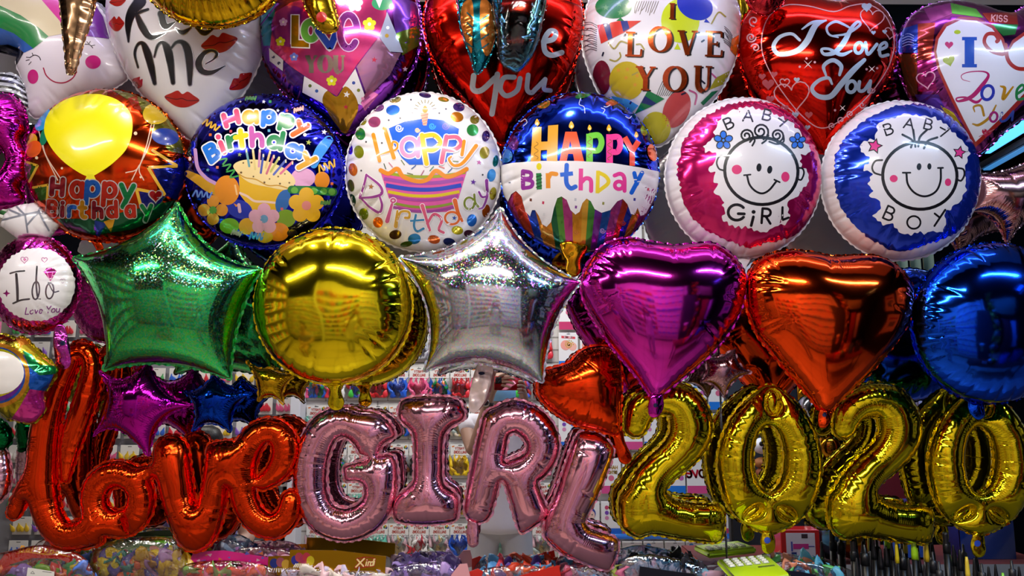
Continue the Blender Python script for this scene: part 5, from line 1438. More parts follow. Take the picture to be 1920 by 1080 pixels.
balloon('letter_balloon', 'rose pink foil letter I balloon, second of GIRL', CAT, fl, ROSE, group=LG)
c = Z(840, 640, 2.455)
L = sdf_shape([(c([(228, 380), (300, 345), (375, 372), (428, 435), (434, 505), (395, 570), (330, 600), (280, 600)]), sw([70, 76, 78, 78, 76, 74, 70, 50], 2.455)), (c([(222, 370), (195, 500), (168, 640), (140, 770)]), sw([66, 72, 72, 66], 2.455))],
  [spline(c([(248, 585), (330, 560), (400, 622), (430, 700), (462, 785), (448, 815), (400, 850), (345, 882), (322, 862), (285, 740)]), n=4)], k=4)
L = [q for q in L if len(q) > 20]
fl = inflate(Plane(960, 870, A4), L, k=.92, res=.0034, seed=74, pucker=.55, ribs=.8)
balloon('letter_balloon', 'rose pink foil letter R balloon, third of GIRL', CAT, fl, ROSE, group=LG, tail=dict(pts=[(886, 978), (886, 998), (887, 1016)], w=[9, 12, 11], a=A4 + .01, seed=14))
L = [spline(c([(592, 428), (640, 415), (700, 425), (755, 478), (762, 520), (730, 610), (690, 710), (650, 790), (634, 835), (660, 858), (765, 900), (786, 945), (765, 1020), (740, 1052), (690, 1045), (600, 1012), (520, 975), (450, 910), (438, 870), (452, 810), (490, 710), (540, 560)]), n=6)]
fl = inflate(Plane(1095, 945, A4 + .01, 0), L, k=.92, res=.0034, seed=75, pucker=.5)
balloon('letter_balloon', 'rose pink foil letter L balloon sagging at the end of GIRL', CAT, fl, ROSE, group=LG)

c = Z(1120, 690, 2.768)
DG = 'gold foil digits'
def two(dx, dy):
    t = lambda q: [(x + dx, y + dy) for x, y in c(q)]
    L = sdf_shape([(t([(198, 300), (225, 215), (290, 170), (370, 155), (445, 190), (484, 280), (470, 370), (405, 455), (320, 530), (250, 620), (210, 720)]), sw([62, 78, 84, 90, 100, 112, 108, 96, 92, 96, 98], 2.768))],
      [spline(t([(112, 660), (180, 600), (300, 590), (385, 665), (480, 692), (600, 702), (655, 735), (658, 830), (640, 895), (580, 905), (420, 885), (280, 862), (215, 882), (150, 850), (112, 790)]), n=4)], step=1.6, k=4)
    return [q for q in L if len(q) > 20]
def zero(dx, dy):
    t = lambda q: [(x + dx, y + dy) for x, y in c(q)]
    out = t(spline([(893, 82), (985, 130), (1080, 230), (1145, 360), (1165, 500), (1140, 640), (1080, 750), (990, 820), (885, 852), (780, 810), (690, 735), (640, 620), (620, 490), (645, 350), (710, 220), (800, 130)], n=6).tolist())
    hole = t(ellipse(885, 462, 78, 170, 48).tolist())
    pin = [t(ellipse(905, 172, 34, 62, 24).tolist()), t(ellipse(802, 742, 58, 24, 20, -.6).tolist()), t(ellipse(978, 748, 58, 24, 20, .6).tolist())]
    return [np.array(out), np.array(hole)], pin
for i, (dx, dy, lab2, lab0) in enumerate(((0, 0, 'gold foil digit 2 balloon right after the pink letters', 'gold foil digit 0 balloon, the first of two zeros'), (391, 3, 'gold foil digit 2 balloon between the two zeros', 'gold foil digit 0 balloon, last digit at the right edge'))):
    L = two(dx, dy)
    fl = inflate(Plane(1250 + dx, 865 + dy, A4), L, k=.92, res=.0036, seed=76 + 2 * i, pucker=.5)
    balloon('digit_balloon', lab2, CAT, fl, GOLD, group=DG)
    L, pin = zero(dx + (3 if i else 0), dy + 2)
    x0, y0 = 1120 + 893 / 2.768 + dx, 690 + 465 / 2.768 + dy
    fl = inflate(Plane(x0, y0, A4), L, k=.92, res=.0036, seed=77 + 2 * i, pinch=pin, pucker=.5)
    tl = [(x0 - 4, y0 + 138), (x0 - 3, y0 + 155), (x0 - 2, y0 + 168)] if i == 0 else [(x0 + 2, y0 + 138), (x0 + 0, y0 + 158), (x0 + 2, y0 + 172)]
    balloon('digit_balloon', lab0, CAT, fl, GOLD, group=DG, tail=dict(pts=tl, w=[9, 14, 13], a=A4 + .01, seed=15 + i, hole=(tl[1][0] - 1, tl[1][1], 6), hole_mat=ink('#2c50c0', .2)))

# ================= back row along the top =================

# rainbow with a sleeping cloud
c = Z(0, 0, 3.84)
cl = spline(c([(120, 450), (170, 375), (260, 340), (340, 265), (430, 240), (560, 262), (700, 250), (820, 300), (900, 440), (920, 560), (760, 660), (560, 700), (420, 790), (270, 850), (205, 790), (190, 660), (160, 560)]), n=8)
band = c([(175, 385), (90, 345), (-60, 330), (-160, 420), (-420, 420), (-420, -160), (520, -160), (640, -40), (760, 130), (790, 300), (500, 420)])
L = sdf_shape([(c([(400, 500), (600, 500)]), 20)], [cl, np.array(band)], k=4)
pl = Plane(95, 120, A1 - .03, 6)
fl = inflate(pl, [max(L, key=len)], k=.5, res=.006, seed=11, pucker=.6)
d = Deco(fl, 0, 0, 3.84)
b0 = [(-90, 330), (60, 320), (130, 345), (175, 380)]; b1 = [(-90, 180), (0, 200), (100, 240), (180, 300), (240, 350)]
b2 = [(-90, 0), (0, 40), (150, 110), (280, 200), (350, 262)]; b3 = [(180, -150), (300, 0), (360, 70), (430, 150), (470, 240)]
b4 = [(330, -150), (470, 0), (560, 110), (640, 262)]; b5 = [(560, -150), (660, 0), (740, 120), (785, 280)]
for p, q, m in ((b0, b1, I('#2e62b8')), (b1, b2, I('#1f8a42')), (b2, b3, I('#e4d8ae')), (b3, b4, I('#d8429a')), (b4, b5, I('#7a2c9c'))):
    d.poly(p + q[::-1], m)
d.poly([(-95, 330), (60, 320), (130, 345), (172, 378), (120, 470), (-95, 470)], I('#12182c'))
dk = I('#241a30')
d.line([(215, 415), (248, 397), (280, 408), (293, 432)], 6, dk)
for a in ([(217, 415), (190, 412)], [(212, 430), (188, 436)], [(225, 445), (208, 465)], [(240, 400), (232, 382)]): d.line(a, 5, dk)
d.line([(612, 318), (645, 322), (668, 345)], 6, dk)
for a in ([(640, 318), (650, 298)], [(655, 330), (682, 325)], [(640, 316), (625, 300)]): d.line(a, 5, dk)
pk = I('#d41c84'); d.oval(238, 552, 39, 52, pk); d.oval(670, 447, 56, 49, pk)
d.line([(313, 490), (335, 545), (390, 588), (460, 595), (520, 565), (552, 518)], 9, I('#b01848'))
balloon('cloud_balloon', 'white sleeping cloud balloon with pink cheeks under a rainbow arch, top left corner', CAT, fl, ink('#ece6ec', 0, .28), d, seam=.004)

# white heart, Kiss Me
pl = Plane(350, 80, A1)
fl = inflate(pl, [spline([(350, -62), (400, -95), (462, -72), (497, -5), (497, 75), (480, 132), (452, 180), (415, 228), (375, 266), (335, 245), (292, 205), (255, 162), (228, 118), (208, 68), (203, 10), (228, -68), (290, -96)], n=6)], k=.66, seed=12, gap=1.3)
d = Deco(fl, 0, 0, 3.84)
lr, ld = I('#b42016'), I('#5a0c0c')
for a in ((840, 172, 56, 64, 0), (848, 12, 60, 40, -8), (1580, 312, 134, 82, -12), (1310, 715, 126, 70, 6), (1735, 588, 100, 58, -36), (985, 600, 42, 60, 40)): lips(d, *a, lr, ld)
def cal(pts, w):
    d.line(pts, [x + 10 for x in w], SILVER); 
    return (pts, w)
ks = [cal(*a) for a in (([(1010, 10), (950, 90), (925, 180), (926, 300)], [80, 62, 40, 6]), ([(950, 120), (1010, 88), (1066, 68)], [12, 16, 10]), ([(985, 105), (1030, 200), (1090, 268), (1190, 240)], [26, 46, 34, 5]),
    ([(1160, 100), (1190, 188), (1260, 160)], [44, 44, 6]), ([(1265, 203), (1315, 235), (1375, 200)], [5, 30, 6]), ([(1410, 200), (1470, 238), (1530, 212)], [5, 32, 6]),
    ([(995, 485), (972, 390), (990, 325), (1025, 312), (1055, 360), (1085, 460), (1115, 600)], [8, 12, 14, 24, 46, 46, 24]),
    ([(1112, 410), (1135, 330), (1170, 305), (1205, 350), (1228, 450), (1247, 595)], [8, 14, 22, 48, 46, 26]),
    ([(1235, 345), (1268, 306), (1312, 304), (1348, 350), (1366, 450), (1368, 605)], [8, 16, 28, 52, 52, 26]),
    ([(1480, 462), (1540, 425), (1562, 388), (1530, 364), (1472, 382), (1430, 450), (1455, 512), (1525, 522), (1618, 476)], [6, 12, 20, 16, 30, 48, 42, 30, 4]))]
for p, w in ks: d.line(p, w, BLACK)
balloon('heart_balloon', 'white heart balloon with red lip prints and black Kiss Me lettering', CAT, fl, WHITE, d)

# colourful Love YOU
pl = Plane(640, 80, A1)
fl = inflate(pl, [spline([(640, -45), (690, -70), (740, -62), (778, -12), (789, 50), (780, 112), (748, 170), (700, 217), (650, 252), (598, 226), (545, 186), (508, 140), (490, 90), (487, 40), (500, -15), (535, -58), (590, -70)], n=6)], k=.66, seed=13, gap=1.3)
d = Deco(fl, 460, 0, 3.84)
d.poly([(90, 200), (200, 60), (300, -100), (60, -60)], F('#3aa0b8'))
d.poly([(110, 190), (215, 60), (200, 330), (130, 330)], F('#2a90a8'))
d.poly([(1040, -60), (1260, 40), (1280, 260), (1120, 380), (1080, 240)], F('#7a40b0'))
d.poly([(1080, 240), (1260, 180), (1260, 320), (1130, 400)], F('#70842c'))
d.poly([(800, 480), (960, 268), (1050, 380), (1120, 380), (1040, 540), (880, 700)], F('#cf8fb4'))
d.poly([(1020, 85), (1080, 230), (1135, 378), (1040, 372), (960, 262)], I('#98a2bc'))
d.poly([(180, 345), (190, 250), (215, 90), (330, 20), (640, -60), (1010, -60), (1014, 110), (962, 262), (800, 470), (660, 692), (540, 620), (330, 480)], F('#f04a92'))
d.oval(330, 190, 140, 150, F('#b83cc4'))
d.poly([(172, 345), (275, 432), (272, 512), (180, 440)], WHITE); d.poly([(425, 548), (592, 648), (560, 745), (412, 665)], WHITE); d.poly([(792, 495), (700, 628), (790, 740), (890, 775)], WHITE)
d.poly([(275, 440), (420, 545), (410, 660), (300, 590)], F('#5a2c90'))
d.poly([(590, 655), (660, 695), (720, 622), (790, 690), (812, 780), (770, 880), (720, 960), (660, 900), (590, 800), (556, 720)], F('#d29a1c'), smooth=True)
d.poly([(880, 640), (960, 680), (860, 800), (830, 740)], F('#d070a8'))
gn = I('#2a9a60'); d.oval(985, 25, 75, 50, gn); d.poly([(935, -10), (990, -10), (965, 60)], WHITE)
yel = I('#dada10')
for x, y, r, m in ((255, 300, 34, yel), (893, 175, 48, yel), (622, 582, 38, yel), (352, 410, 30, I('#6a7ad0')), (275, 160, 30, I('#d8a8d8')), (790, 30, 58, I('#f0c8e0'))): flower(d, x, y, r, m, I('#f6f0d8'))
d.star(730, 680, 26, WHITE, 10); d.star(724, 770, 20, I('#c02838')); d.star(928, 430, 22, I('#c02848'), 8); d.star(1150, 498, 20, I('#c8b8d0'))
d.oval(1025, 200, 12, 12, I('#e0f0ff')); d.oval(1018, 258, 14, 14, I('#b09030'))
for x, y, m in ((780, 597, '#3a50a0'), (815, 650, '#7a8020'), (515, 655, '#3a60a8'), (467, 618, '#607030'), (245, 455, '#404060'), (205, 410, '#404060'), (845, 710, '#e090b0')): d.oval(x, y, 12, 12, I(m))
gl = F('#d8a018')
d.line([(360, 105), (358, 320)], 66, WHITE, cap=False); d.line([(330, 312), (468, 318)], 66, WHITE, cap=False)
d.line([(360, 110), (358, 335)], 52, gl, cap=False); d.line([(336, 313), (460, 318)], 48, gl, cap=False)
ring(d, 472, 222, 46, 62, 64, WHITE); ring(d, 472, 222, 46, 62, 50, I('#62b040'))
d.line([(525, 222), (612, 345), (672, 200)], 60, WHITE, smooth=False); d.line([(525, 222), (612, 342), (670, 202)], 46, I('#1c48b8'), smooth=False)
d.letter('e', 682, -52, 400, 44, F('#b048b8'), wx=.62, edge=7, edge_mat=I('#e8c0e8'))
d.word('YOU', 432, 402, 120, 34, foil('#b4aa98', .2), gap=.1, wx=.92, font=SERIF)
balloon('heart_balloon', 'purple and pink heart balloon with flowers, stars and colourful Love YOU lettering', CAT, fl, foil('#8a3cb0', .12), d)

# red heart with grey handwriting
pl = Plane(945, 80, A1)
fl = inflate(pl, [spline([(945, -22), (1000, -60), (1050, -55), (1085, -8), (1093, 50), (1076, 120), (1040, 180), (988, 236), (945, 272), (912, 240), (868, 186), (828, 138), (801, 80), (797, 18), (825, -42), (880, -62)], n=6)], k=.66, seed=14, gap=1.1, wob=.0022)
d = Deco(fl, 920, 0, 3.84)
gy = ink('#9fa1a4', .2, .35)
d.line([(380, 300), (450, 282), (468, 235), (425, 225), (385, 290), (392, 370), (440, 398), (512, 378)], 38, gy)
d.line([(170, 556), (95, 562), (70, 640), (115, 690), (190, 650), (212, 565)], 36, gy)
d.line([(270, 540), (262, 640), (292, 668), (325, 640), (392, 572)], 34, gy); d.line([(392, 570), (384, 640), (430, 652)], 32, gy)
d.crop(460, 0, 3.84)
d.line([(1645, 545), (1640, 640), (1700, 650), (1800, 560)], 40, gy); d.line([(1815, 535), (1802, 660), (1776, 820)], 40, gy)
d.line([(1560, 60), (1620, 260), (1760, 330)], 36, gy)
balloon('heart_balloon', 'plain red heart balloon with loose grey handwriting saying Love you', CAT, fl, foil('#d41a0c', .12), d)

# white I LOVE YOU
pl = Plane(1240, 80, A1)
fl = inflate(pl, [spline([(1240, -52), (1292, -76), (1350, -50), (1382, 10), (1387, 66), (1372, 128), (1342, 182), (1290, 232), (1232, 274), (1192, 232), (1155, 205), (1128, 180), (1108, 140), (1094, 95), (1094, 55), (1104, 5), (1135, -50), (1190, -76)], n=6)], k=.66, seed=15, gap=1.3)
d = Deco(fl, 920, 0, 3.84)
d.oval(885, 50, 132, 84, I('#0e7a3a')); d.poly([(935, 125), (965, 155), (905, 150)], I('#0e7a3a'))
for x, y in ((830, 55), (925, 30), (935, 90), (985, 40)): d.star(x, y, 24, I('#60a060'))
d.oval(1365, 150, 138, 158, I('#ccdc22')); d.poly([(1345, 310), (1368, 358), (1320, 355)], I('#c4d41c'))
d.oval(1470, 40, 134, 100, I('#2434b4'), 25); d.poly([(1550, 135), (1578, 165), (1535, 160)], I('#2434b4'))
d.poly([(768, 182), (920, 152), (1085, 150), (960, 235), (795, 315)], I('#d8382a'))
for q in ([(810, 172), (855, 165), (878, 275), (845, 290)], [(935, 152), (985, 150), (1000, 205), (955, 230)]): d.poly(q, I('#202a80'))
rr = random.Random(4)
for k in range(13):
    y = 180 + k * 15; d.line([(765, y + 4), (720, y - 14 + rr.uniform(-8, 8)), (680 + rr.uniform(-15, 15), y - 4 + rr.uniform(-30, 20))], 4, I('#28283c'))
for k in range(10):
    x = 1040 + k * 17; d.line([(x + 15, 10), (x, 50), (x - 12 + rr.uniform(-12, 12), 95 + rr.uniform(-20, 15))], 4, I('#6a5a40'))
for k in range(9):
    y = 220 + k * 14; d.line([(1740, y + 40), (1715, y), (1690 + rr.uniform(-15, 10), y - 30)], 4, I('#3a3040'))
d.poly([(1735, 280), (1785, 250), (1785, 430), (1722, 360)], I('#c86818'))
d.oval(800, 560, 66, 125, I('#76142e')); d.oval(980, 582, 126, 140, I('#c6ae1e')); d.oval(1270, 600, 0.1, 0.1, WHITE)
for x, y in ((920, 505), (985, 500), (1055, 545), (975, 560), (1040, 610)): d.star(x, y, 20, I('#d89a30'))
d.poly([(870, 690), (990, 715), (1065, 760), (985, 840), (900, 760)], I('#48a4dc'))
d.poly([(1132, 650), (1252, 712), (1150, 770), (1036, 822)], I('#127a42')); d.poly([(1110, 690), (1195, 745), (1160, 762), (1085, 740)], I('#182a6a'))
for k in range(9):
    x = 1195 + k * 14; d.line([(x, 690), (x + 18, 640 + 4 * k), (x + 30 + rr.uniform(-10, 20), 585 + 12 * k)], 4, I('#30382c'))
d.oval(1338, 785, 92, 140, I('#c24a4a'), 24); d.oval(1190, 920, 104, 116, I('#bdb424')); d.poly([(1620, 560), (1720, 510), (1690, 600), (1570, 650)], I('#a0a02c')); d.poly([(1590, 660), (1640, 650), (1530, 760), (1510, 740)], I('#18784a'))
for p in ([(850, 310), (890, 350), (935, 300), (985, 312)], [(860, 430), (900, 440), (935, 410), (930, 380)], [(1050, 320), (1080, 320), (1105, 355)], [(1590, 170), (1640, 90), (1690, 120)], [(1020, 540), (1060, 520)]): d.line(p, 11, I('#a89a48'))
for p in ([(1430, 650), (1480, 680), (1470, 750)], [(1590, 530), (1620, 560)]): d.line(p, 12, I('#c05888'))
for p in ([(960, 270), (970, 250)], [(1520, 300), (1535, 290)], [(1505, 570), (1540, 600)], [(1375, 680), (1400, 670)], [(1005, 745), (1010, 735)], [(805, 400), (812, 380)]): d.line(p, 13, I('#28283c'))
for dx, dy, m in ((13, 7, I('#1c1210')), (0, 0, F('#c8501c'))):
    for ch, x, y, h in (('I', 1288, 25, 110), ('L', 975, 230, 172), ('O', 1146, 192, 178), ('V', 1345, 220, 172), ('E', 1548, 224, 180), ('Y', 1045, 478, 168), ('O', 1252, 478, 176), ('U', 1462, 474, 178)):
        d.serif(ch, x + dx, y + dy, h, 34 if h > 120 else 28, m, rot=2, wx=1.08 if ch != 'U' else .95)
balloon('heart_balloon', 'white heart balloon printed with party balloons, streamers and I LOVE YOU in red capitals', CAT, fl, WHITE, d)

# red heart, silver script
pl = Plane(1540, 110, A1 + .015, -3)
fl = inflate(pl, [spline([(1562, 8), (1610, -4), (1648, 12), (1674, 50), (1680, 105), (1664, 150), (1630, 198), (1590, 245), (1548, 288), (1512, 262), (1462, 225), (1418, 190), (1394, 142), (1385, 92), (1392, 42), (1420, 8), (1470, -6), (1520, -4)], n=6)], k=.66, seed=16, pucker=.8)
d = Deco(fl, 1380, 0, 3.5556)
sl = ink('#aebccb', .35, .3); pkl = ink('#d89aa0', .3, .3)
hl = spline([(330, 36), (480, 40), (650, 78), (760, 40), (880, 30), (990, 100), (1050, 240), (1040, 380), (960, 540), (800, 720), (600, 852), (460, 790), (300, 600), (190, 400), (172, 250), (220, 110)], n=5)
d.line(np.vstack([hl, hl[:1]]).tolist(), 7, pkl, smooth=False, cap=False)
d.line([(425, 268), (370, 226), (290, 248), (250, 312), (290, 362), (400, 342), (470, 280), (530, 170), (600, 135)], [18, 20, 24, 28, 30, 36, 42, 38, 10], sl); d.line([(440, 195), (510, 150), (600, 138)], [10, 20, 12], sl)
d.line([(680, 250), (620, 230), (606, 180), (660, 145), (720, 165), (780, 200)], [10, 14, 16, 18, 16, 10], sl)
d.line([(640, 240), (740, 225), (825, 168), (810, 147), (772, 185), (720, 280), (660, 348), (590, 362), (570, 330), (620, 328), (700, 365), (770, 340)], [10, 16, 18, 18, 26, 36, 32, 22, 18, 18, 26, 12], sl)
ring(d, 818, 320, 26, 36, 22, sl, 15); d.line([(862, 285), (878, 362), (938, 296)], 22, sl); d.line([(950, 335), (1000, 312), (992, 284), (958, 310), (962, 372), (1012, 366)], 21, sl)
d.line([(600, 505), (585, 440), (645, 402), (700, 440), (690, 500)], [14, 24, 28, 28, 18], sl)
d.line([(855, 400), (780, 470), (700, 562), (630, 642), (550, 642), (506, 592), (550, 538), (615, 520), (640, 560)], [26, 38, 38, 36, 32, 26, 24, 22, 14], sl)
ring(d, 768, 578, 30, 38, 24, sl, 15); d.line([(822, 545), (818, 600), (852, 602), (892, 548)], 23, sl); d.line([(895, 540), (884, 612)], 23, sl)
oheart(d, 375, 640, 118, 8, pkl, -8); oheart(d, 905, 125, 80, 7, pkl, 8); oheart(d, 1030, 220, 42, 6, pkl, 10); oheart(d, 325, 550, 32, 7, pkl)
for x, y, r in ((405, 532, 20), (915, 218, 16), (990, 212, 16), (395, 765, 24), (478, 848, 18), (870, 48, 34)): d.heart(x, y, r, sl)
for x, y, r in ((175, 510, 24), (215, 560, 40), (255, 495, 22), (230, 660, 28), (325, 720, 26), (485, 765, 26)): d.heart(x, y, r, ink('#b85058', .3, .3))
for x, y, r in ((480, 430, 36), (905, 460, 28), (710, 720, 24)):
    for a in (45, 135): d.line([(x - r * math.cos(math.radians(a)), y - r * math.sin(math.radians(a))), (x, y), (x + r * math.cos(math.radians(a)), y + r * math.sin(math.radians(a)))], [1, 7, 1], I('#f0d8d0'), smooth=False)
for x, y in ((425, 445), (525, 415), (470, 390), (870, 462), (940, 455), (660, 735)): d.oval(x, y, 8, 8, pkl)
spiral(d, 100, 250, 34, 10, pkl); spiral(d, 130, 320, 30, 9, pkl, 1.2, 200); spiral(d, 120, 140, 36, 9, pkl, 1.1, 90)
for x, y in ((640, 840), (700, 800), (760, 760), (840, 700), (900, 600)): spiral(d, x, y, 24, 7, pkl, 1.1, 30 * x)
balloon('heart_balloon', 'red heart balloon with silver script I Love You inside a thin heart outline', CAT, fl, foil('#de1e12', .10), d)

# many coloured heart with a white heart panel
pl = Plane(1850, 130, A1, -6)
fl = inflate(pl, [spline([(1888, 30), (1940, 4), (1995, 30), (2015, 90), (1990, 155), (1940, 205), (1880, 250), (1832, 292), (1790, 262), (1750, 232), (1715, 195), (1690, 145), (1681, 95), (1698, 42), (1732, 14), (1782, 4), (1835, 14)], n=6)], k=.66, seed=17, gap=1.2)
d = Deco(fl, 1380, 0, 3.5556)
for q, m in (([(1085, 200), (1222, 158), (1212, 352), (1080, 352)], '#1e3cb4'), ([(1212, 160), (1330, 150), (1300, 400), (1212, 400)], '#b03a30'), ([(1210, 402), (1310, 402), (1340, 610), (1215, 610)], '#a81e74'), ([(1080, 360), (1205, 360), (1210, 640), (1150, 640)], '#8a4a2a'), ([(1195, 630), (1350, 630), (1420, 780), (1260, 760)], '#5c34a0'), ([(1360, 700), (1450, 750), (1520, 860), (1440, 820)], '#d8c020'), ([(1430, 20), (1600, 60), (1650, 120), (1440, 90)], '#62c048'), ([(1640, 88), (1870, 82), (1880, 165), (1690, 150)], '#c03430'), ([(1250, 60), (1430, 20), (1440, 95), (1300, 150)], '#a03a90'), ([(1700, 160), (1880, 165), (1860, 230), (1780, 240)], '#3aa050')):
    d.poly(q, F(m))
oheart(d, 1268, 530, 62, 8, I('#e8a8c8'), -10)
for k in range(5): d.line([(1110, 240 + k * 18), (1150, 225 + k * 18), (1185, 240 + k * 16)], 5, I('#90a0e0'))
d.word('KISS', 1705, 100, 40, 8, I('#e0a0a0'), gap=.3, rot=4)
wp = [(1318, 340), (1332, 250), (1390, 160), (1490, 112), (1610, 120), (1715, 170), (1785, 260), (1805, 340), (1840, 270), (1925, 210), (2030, 260), (2060, 420), (1960, 620), (1800, 790), (1592, 985), (1500, 800), (1420, 640), (1345, 470)]
d.poly(wp, I('#a8241c')); cx_, cy_ = 1660, 480
d.poly([(1335, 345), (1350, 262), (1405, 178), (1498, 134), (1605, 140), (1705, 190), (1768, 272), (1800, 372), (1850, 290), (1925, 236), (2010, 280), (2030, 420), (1940, 600), (1780, 770), (1597, 945), (1516, 790), (1438, 630), (1362, 465)], I('#e9edf4'))
rd = I('#b02a20'); d.line([(1800, 350), (1770, 362), (1700, 340), (1655, 285), (1672, 232), (1722, 228), (1748, 262), (1738, 278)], [26, 24, 24, 24, 24, 26, 28, 26], rd); d.line([(1796, 300), (1812, 400), (1870, 455), (1960, 460)], 26, rd)
d.serif('I', 1506, 255, 188, 64, I('#2456c0'), wx=1.55)
d.line([(1560, 545), (1510, 530), (1505, 500), (1560, 480), (1650, 478), (1682, 505), (1640, 570), (1570, 645), (1485, 675), (1470, 655), (1530, 650), (1600, 682), (1645, 650)], [3, 5, 6, 7, 10, 18, 28, 28, 16, 10, 14, 20, 8], I('#b41c68'))
ring(d, 1676, 618, 38, 48, 20, I('#2c3cb0'), 18); d.line([(1762, 575), (1790, 590), (1780, 660), (1845, 580)], [10, 22, 22, 12], I('#c08c1c')); d.line([(1870, 628), (1918, 592), (1906, 566), (1872, 600), (1874, 660), (1925, 655)], 18, I('#2a8a4a'))
yg = I('#b88a24'); d.line([(1590, 745), (1585, 712), (1632, 706), (1652, 770)], [8, 14, 16, 16], yg); d.line([(1732, 702), (1690, 780), (1620, 832), (1578, 826)], [10, 18, 18, 10], yg)
ring(d, 1716, 780, 24, 32, 16, I('#a82a78'), 15); d.line([(1772, 752), (1762, 805), (1800, 798), (1845, 745)], 16, I('#3a50b0')); d.line([(1846, 742), (1838, 800)], 16, I('#3a50b0'))
d.heart(1420, 300, 28, I('#c83a78')); d.heart(1420, 405, 40, I('#98b428'), -15); d.heart(1668, 885, 32, I('#c02848'), 10); d.line([(1620, 910), (1720, 862)], 5, I('#c06878')); d.oval(1475, 215, 22, 14, I('#b4d028'))
balloon('heart_balloon', 'patchwork heart balloon with white curl-edged heart panel reading I Love You', CAT, fl, foil('#8c3a86', .12), d)


# ------------------------------------------------------------------ packs and pens on the counter
def extrude(px, a, t, mat, mb, back=None):
    """flat card traced in the photo, standing a metres in front of the mirror, t metres thick"""
    P = resample_keep(np.array(px, float), 12.0)
    n = len(P)
    _, _, of, _, _, _ = delaunay_2d_cdt([Vector(p) for p in P.tolist()], [(i, (i + 1) % n) for i in range(n)], [], 0, 1e-5)
    T = np.array([f for f in of if len(f) == 3], int)
    T = T[inside(P[T].mean(1), [P])]
    f = [at(x, y, a) for x, y in P]; b = [v + Vector((0, t, 0)) for v in f]
    def up(t3):
        q = [int(i) for i in t3]
        return q if (f[q[1]] - f[q[0]]).cross(f[q[2]] - f[q[1]]).y < 0 else q[::-1]
    TT = [up(q) for q in T]
    mb.add(f, TT, mat)
    mb.add(b, [q[::-1] for q in TT], back or mat)
    mb.add(f + b, [(i, (i + 1) % n, n + (i + 1) % n, n + i) for i in range(n)], mat)

class Flat:
    """lets Deco print on a flat card"""
    def __init__(s, px, a):
        cx = sum(p[0] for p in px) / len(px); cy = sum(p[1] for p in px) / len(px)
        s.pl = Plane(cx, cy, a)
        x0, x1 = min(p[0] for p in px) - 30, max(p[0] for p in px) + 30; y0, y1 = min(p[1] for p in px) - 30, max(p[1] for p in px) + 30
        v = [at(x, y, a) for x, y in ((x0, y0), (x1, y0), (x1, y1), (x0, y1))]
        s.bvh = BVHTree.FromPolygons(v, [(0, 1, 2, 3)])
    def normal_at(s, p, fi): return Vector((0, -1, 0))
    def lift_at(s, p, fi): return 0.0

def latex(mb, c, L, r, d, mat, rng, flat=0.42, limp=0.0):
    """a limp party balloon: rounded head tapering to a rolled neck"""
    d = Vector(d).normalized(); z = Vector((0, 0, 1)).rotation_difference(d).to_matrix()
    prof = [(0.02, 0.0), (.55, .04), (.85, .14), (1.0, .30), (.95, .46), (.70, .62), (.40, .76), (.24, .88), (.22, .95), (.32, .98), (.30, 1.0), (.05, 1.0)]
    n = 12; V = []; F = []; ph = rng.uniform(0, 6.28); tw = rng.uniform(-.5, .5); bend = rng.uniform(-.35, .35); b2 = rng.uniform(-1, 1) * limp; f1 = rng.uniform(2, 4)
    for k, (rr, t) in enumerate(prof):
        for i in range(n):
            a = 2 * PI * i / n + tw * t
            q = rr * r * (1 + .10 * math.sin(3 * a + ph) + limp * .30 * math.sin(2 * a + f1 * 3 * t + ph) + limp * .16 * math.sin(5 * a - 7 * t + ph))
            V.append(z @ Vector((q * math.cos(a) + bend * r * 2 * t * t + b2 * r * math.sin(f1 * t * 2), q * flat * math.sin(a) + limp * r * .35 * math.sin(f1 * 2.2 * t + ph), t * L)) + Vector(c))
    for k in range(len(prof) - 1):
        for i in range(n):
            j = (i + 1) % n
            F.append((k * n + i, k * n + j, (k + 1) * n + j, (k + 1) * n + i))
    F.append(tuple(range(n - 1, -1, -1))); F.append(tuple((len(prof) - 1) * n + i for i in range(n)))
    mb.add(V, F, mat)

